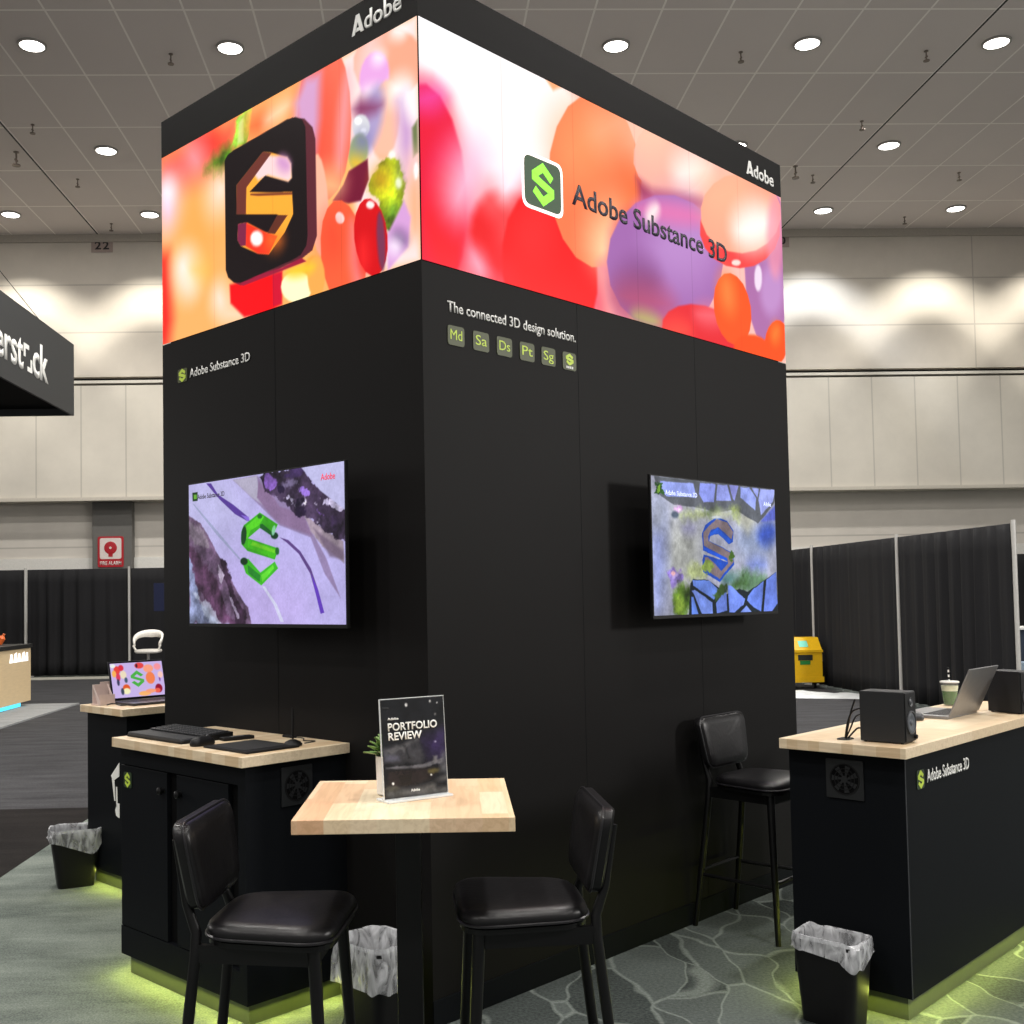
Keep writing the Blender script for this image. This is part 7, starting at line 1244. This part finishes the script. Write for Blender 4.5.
for a in [(0.12, 0.80, 0.06, 0.12, (230, 70, 60)), (0.20, 0.86, 0.05, 0.09, (220, 50, 70)), (0.06, 0.70, 0.04, 0.10, (250, 180, 90)), (0.23, 0.66, 0.06, 0.12, (236, 220, 190)), (0.13, 0.60, 0.04, 0.12, (220, 60, 90)), (0.12, 0.45, 0.025, 0.10, (60, 60, 90)),
          (0.27, 0.50, 0.03, 0.08, (70, 90, 110)), (0.26, 0.26, 0.07, 0.12, (226, 90, 40)), (0.26, 0.18, 0.07, 0.09, (245, 240, 190)), (0.18, 0.18, 0.03, 0.1, (60, 70, 90)), (0.55, 0.90, 0.09, 0.09, (230, 70, 70)), (0.50, 0.90, 0.02, 0.06, (60, 30, 50)),
          (0.72, 0.80, 0.10, 0.12, (250, 160, 130)), (0.74, 0.52, 0.09, 0.18, (244, 130, 80)), (0.90, 0.84, 0.07, 0.10, (246, 150, 160)), (0.88, 0.20, 0.07, 0.13, (150, 20, 50)), (0.85, 0.14, 0.06, 0.07, (240, 100, 80)), (0.60, 0.08, 0.12, 0.07, (250, 180, 110)), (0.72, 0.14, 0.10, 0.06, (250, 160, 120)), (0.92, 0.50, 0.015, 0.10, (120, 60, 150)), (0.94, 0.6, 0.05, 0.1, (250, 200, 190)), (0.05, 0.93, 0.05, 0.06, (235, 240, 235))]:
    el(*a)
_o = stroke([(0.36+x*0.26, 0.27+y*0.50) for x, y in SPATH], 0.07); _n = len(SPATH)
for i in range(_n-1):
    q = [_o[i], _o[i+1], _o[2*_n-2-i], _o[2*_n-1-i]]; LAP.append(([v for p in q for v in p], (74, 176, 66), 0.008, 1))
laptop(BM(0.44, 2.90, DZ, 0), 'dark laptop on the back desk showing red balloons and a green letter', LAP, body=mat('graphite', rgb(62, 62, 68), rough=0.4, metal=0.4), w=0.36, ang=14)
laptop(BM(2.345, -1.09, DZ, PI), 'silver laptop seen from behind its lid on the right desk', LAP, w=0.36, ang=24)
# acrylic holder
FROST = mat('frosted_acrylic', rgb(226, 206, 200), rough=0.35, alpha=0.75)
t = thing('leaflet_holder', 'frosted pinkish card holder at left end of the back desk', 'card holder', BM(0.20, 2.90, DZ, 0.1))
bm = nbm(); F = frame((0, 0, 0), (0, 1, 0), (0, 0, 1))
prism(bm, [(-0.05, 0), (0.05, 0), (0.045, 0.006), (-0.02, 0.01), (0.03, 0.115), (0.025, 0.117), (-0.045, 0.02)], -0.05, -0.0465, F); prism(bm, [(-0.05, 0), (0.05, 0), (0.045, 0.006), (-0.02, 0.01), (0.03, 0.115), (0.025, 0.117), (-0.045, 0.02)], 0.0465, 0.05, F)
obj('side_walls', bm, FROST, t)
bm = nbm(); box(bm, -0.05, 0.05, 0.026, 0.03, 0.0, 0.117); obj('back_panel', bm, FROST, t)
bm = nbm(); box(bm, -0.05, 0.05, -0.045, -0.041, 0.0, 0.06); obj('front_lip', bm, FROST, t)
bm = nbm(); box(bm, -0.048, 0.048, -0.04, 0.025, 0.0, 0.004); obj('floor_panel', bm, FROST, t)
t = thing('leaflet_holder', 'second frosted holder standing behind the first on the back desk', 'card holder', BM(0.255, 2.955, DZ, 0.1))
bm = nbm(); box(bm, -0.045, 0.03, 0.0, 0.004, 0.0, 0.128); obj('back_panel', bm, FROST, t)
bm = nbm(); box(bm, -0.045, 0.03, -0.02, 0.02, 0.0, 0.004); obj('floor_panel', bm, FROST, t)
bm = nbm(); tube(bm, smooth_path([(0.0, 0.0, 0.006), (0.03, -0.02, 0.014), (0.05, -0.06, 0.004), (0.09, -0.07, 0.004)]), 0.0035, 6)
tag(obj('charging_cable', bm, FRAME, None, True, M=BM(0.17, 2.80, DZ)), 'short black charging cable beside the dark laptop on the back desk', 'cable')

# right desk things
SPK = mat('speaker_cabinet', rgb(20, 22, 25), rough=0.6, scale=60, bump=0.1)
def speaker(M, label, w=0.11, d=0.17, h=0.195):
    """front faces -y"""
    t = thing('desk_speaker', label, 'speaker', M, 'pair of black desktop speakers')
    bm = nbm(); box(bm, 0, w, 0, d, 0.004, h, bev=0.003); obj('cabinet', bm, SPK, t)
    bm = nbm(); box(bm, 0.004, w-0.004, -0.004, 0.0, 0.008, h-0.004, bev=0.0015); bf = obj('baffle', bm, PLAST, t)
    F = frame((w/2, -0.0042, h*0.40), (1, 0, 0), (0, 0, 1))
    bm = nbm(); lathe(bm, [(0.045, 0), (0.045, 0.004), (0.040, 0.005), (0.036, 0.001)], 28, F, cap0=False, cap1=False); obj('woofer_ring', bm, PLASTG, bf, True)
    bm = nbm(); lathe(bm, [(0.037, 0.001), (0.030, 0.0035), (0.024, 0.0015), (0.012, 0.001), (0.010, 0.004), (0.002, 0.006)], 28, F); obj('woofer_cone', bm, mat('woofer_cone', rgb(96, 100, 106), rough=0.4, metal=0.3), bf, True)
    F = frame((w/2, -0.0042, h*0.80), (1, 0, 0), (0, 0, 1))
    bm = nbm(); lathe(bm, [(0.018, 0), (0.018, 0.003), (0.012, 0.001), (0.006, 0.004), (0.001, 0.005)], 20, F); obj('tweeter', bm, PLASTG, bf, True)
    bm = nbm(); lathe(bm, [(0.008, 0), (0.008, 0.009), (0.005, 0.010)], 14, frame((w-0.02, -0.0042, 0.022), (1, 0, 0), (0, 0, 1))); obj('volume_knob', bm, PLAST, bf, True)
    for fx in (0.012, w-0.012):
        for fy in (0.015, d-0.015):
            bm = nbm(); lathe(bm, [(0.006, 0), (0.006, 0.005)], 8, Matrix.Translation((fx, fy, 0))); obj('foot', bm, FRAME, t)
    return t
sp = speaker(BM(1.255, -1.272, DZ, 0.03), 'black desktop speaker on the near corner of the right desk')
dup(sp, BM(2.555, -1.27, DZ, -0.33), 'black desktop speaker behind the laptop at the photo edge')
t = thing('cable_grommet', 'flat black cable plate with cables rising behind the near speaker', 'cable plate', BM(1.275, -1.03, DZ))
bm = nbm(); pad(bm, rrect(0.05, 0.05, -0.035, 0.035, 0.02, 5), [(0, 0), (0, 0.003), (0.004, 0.005)]); obj('plate', bm, PLAST, t)
for pts in ([(0, 0, 0.004), (0.005, -0.01, 0.05), (0.015, -0.02, 0.11), (0.03, -0.03, 0.155)], [(0, 0, 0.004), (0.0, -0.01, 0.06), (0.005, -0.03, 0.11), (0.02, -0.068, 0.125)], [(0.005, 0, 0.004), (0.0, -0.02, 0.04), (0.012, -0.04, 0.09), (0.02, -0.068, 0.10)], [(0.0, -0.01, 0.004), (0.01, -0.03, 0.03), (0.02, -0.045, 0.045), (0.03, -0.068, 0.04)]):
    bm = nbm(); tube(bm, smooth_path(pts), 0.0035, 6); obj('cable', bm, FRAME, t, True)
mouse(BM(2.085, -0.97, DZ, 0.9), 'dark mouse in front of the silver laptop on the right desk', mat('dark_mouse', rgb(40, 42, 46), rough=0.35))
# drink
t = thing('iced_drink', 'clear plastic cup of green iced drink with striped straw', 'drink', BM(2.80, -0.865, DZ))
CUP = bpy.data.materials.new('clear_cup'); CUP.use_nodes = True; b_ = CUP.node_tree.nodes['Principled BSDF']; b_.inputs['Base Color'].default_value = (0.9, 0.93, 0.9, 1); b_.inputs['Alpha'].default_value = 0.07; b_.inputs['Roughness'].default_value = 0.08
tcn = CUP.node_tree.nodes.new('ShaderNodeTexNoise'); tcn.inputs['Scale'].default_value = 60; bpn = CUP.node_tree.nodes.new('ShaderNodeBump'); bpn.inputs['Strength'].default_value = 0.1; CUP.node_tree.links.new(tcn.outputs['Fac'], bpn.inputs['Height']); CUP.node_tree.links.new(bpn.outputs['Normal'], b_.inputs['Normal'])
bm = nbm(); lathe(bm, [(0.030, 0), (0.044, 0.115), (0.042, 0.115), (0.0285, 0.003)], 28, cap0=True, cap1=True); obj('cup', bm, CUP, t, True)
bm = nbm(); lathe(bm, [(0.028, 0.004), (0.0365, 0.072)], 28); obj('green_drink', bm, mat('matcha', rgb(56, 104, 6), rough=0.4, var=0.3, scale=40), t, True)
bm = nbm(); lathe(bm, [(0.0366, 0.0722), (0.040, 0.098)], 28); obj('milk_foam', bm, mat('foam', rgb(214, 218, 186), rough=0.6, var=0.1, scale=50), t, True)
bm = nbm(); lathe(bm, [(0.045, 0.113), (0.046, 0.117), (0.043, 0.121), (0.01, 0.123)], 28); obj('lid', bm, mat('cup_lid', rgb(220, 220, 214), rough=0.3), t, True)
for k in range(6):
    a = Vector((-0.004, 0.0, 0.118))+Vector((-0.010, 0.0, 0.072))*(k/6); b = Vector((-0.004, 0.0, 0.118))+Vector((-0.010, 0.0, 0.072))*((k+1)/6)
    bm = nbm(); tube(bm, [a, b], 0.0042, 10); obj('straw_band', bm, WHITE if k % 2 == 0 else FRAME, t, True)

# ================================================================== LIGHT
W = bpy.data.worlds.new('hall'); sc.world = W; W.use_nodes = True
W.node_tree.nodes['Background'].inputs['Color'].default_value = (1.0, 0.97, 0.94, 1); W.node_tree.nodes['Background'].inputs['Strength'].default_value = 0.42
def area(name, loc, target, size, power, color=(1, 0.965, 0.92), shape='DISK', size_y=None):
    l = bpy.data.lights.new(name, 'AREA'); l.shape = shape; l.size = size; l.energy = power; l.color = color
    if size_y: l.size_y = size_y
    o = bpy.data.objects.new(name, l); col.objects.link(o)
    d = Vector(target)-Vector(loc); o.matrix_world = Matrix.Translation(loc) @ d.to_track_quat('-Z', 'Y').to_matrix().to_4x4(); return o
for x in (-9, -3, 3, 9):
    for y in (-4, 2, 8, 14, 19.5):
        area('downlight_lamp', (x, y, CZ-0.08), (x, y, 0), 0.5, 300)
# side hall lamps low across the aisles
area('hall_flood_left', (-13, 12.5, 3.4), (0, 4.6, 1.8), 1.6, 100, (1, 0.97, 0.93)); area('hall_flood_right', (13.5, 3.2, 4.6), (1.8, 4.6, 2.2), 1.6, 620, (1, 0.97, 0.93))
# wall washers with a ring shaped beam
def washer(x, tint, p=640):
    l = bpy.data.lights.new('wall_washer', 'POINT'); l.energy = p; l.shadow_soft_size = 0.05; l.color = tint; l.use_nodes = True
    nt = l.node_tree; em = nt.nodes['Emission']; tc = nt.nodes.new('ShaderNodeTexCoord'); sp = nt.nodes.new('ShaderNodeSeparateXYZ'); nt.links.new(tc.outputs['Normal'], sp.inputs[0])
    ac = math_node(nt, 'ARCCOSINE', math_node(nt, 'MULTIPLY', sp.outputs[2], -1.0))
    cr = nt.nodes.new('ShaderNodeValToRGB'); nt.links.new(math_node(nt, 'DIVIDE', ac, PI/2), cr.inputs['Fac'])
    e = cr.color_ramp.elements; e[0].position = 0.0; e[0].color = (0.6, 0.6, 0.6, 1); e[1].position = 0.635; e[1].color = (0, 0, 0, 1)
    for p_, v in ((0.25, 0.34), (0.32, 0.12), (0.355, 0.22), (0.395, 0.8), (0.45, 1.0), (0.52, 0.6), (0.59, 0.15)): q = e.new(p_); q.color = (v, v, v, 1)
    nt.links.new(cr.outputs['Color'], em.inputs['Strength'])
    o = bpy.data.objects.new('wall_washer', l); col.objects.link(o); o.location = (x, 24.15, CZ-0.1)
for x, tn in ((-11.8, (1, .96, .86)), (-8.95, (1, .96, .86)), (-6.0, (1, .95, .84)), (9.45, (.88, .93, 1)), (12.3, (1, .96, .86)), (15.2, (1, .95, .84))): washer(x, tn)

# ================================================================== CAMERA
cam = bpy.data.cameras.new('camera'); co = bpy.data.objects.new('camera', cam); col.objects.link(co); sc.camera = co
cam.sensor_fit = 'HORIZONTAL'; cam.sensor_width = 36.0; cam.lens = 1098.08/1024*36; cam.shift_x = 64.93/1024; cam.shift_y = 40.59/1024; cam.clip_end = 200
M3 = Matrix(((0.99944, 0.01575, -0.02948), (-0.0288, -0.04182, -0.99871), (-0.01697, 0.999, -0.04134)))
co.matrix_world = Matrix.Translation((0, 0, 1.6)) @ M3.to_4x4()

sc.view_settings.view_transform = 'Standard'; sc.view_settings.look = 'None'; sc.view_settings.exposure = 0.0; sc.view_settings.gamma = 1.0; sc.view_settings.use_curve_mapping = False
sc.cycles.use_denoising = True
sc.cycles.max_bounces = 6; sc.cycles.diffuse_bounces = 3; sc.cycles.glossy_bounces = 3; sc.cycles.transparent_max_bounces = 12
sc.cycles.sample_clamp_indirect = 4.0
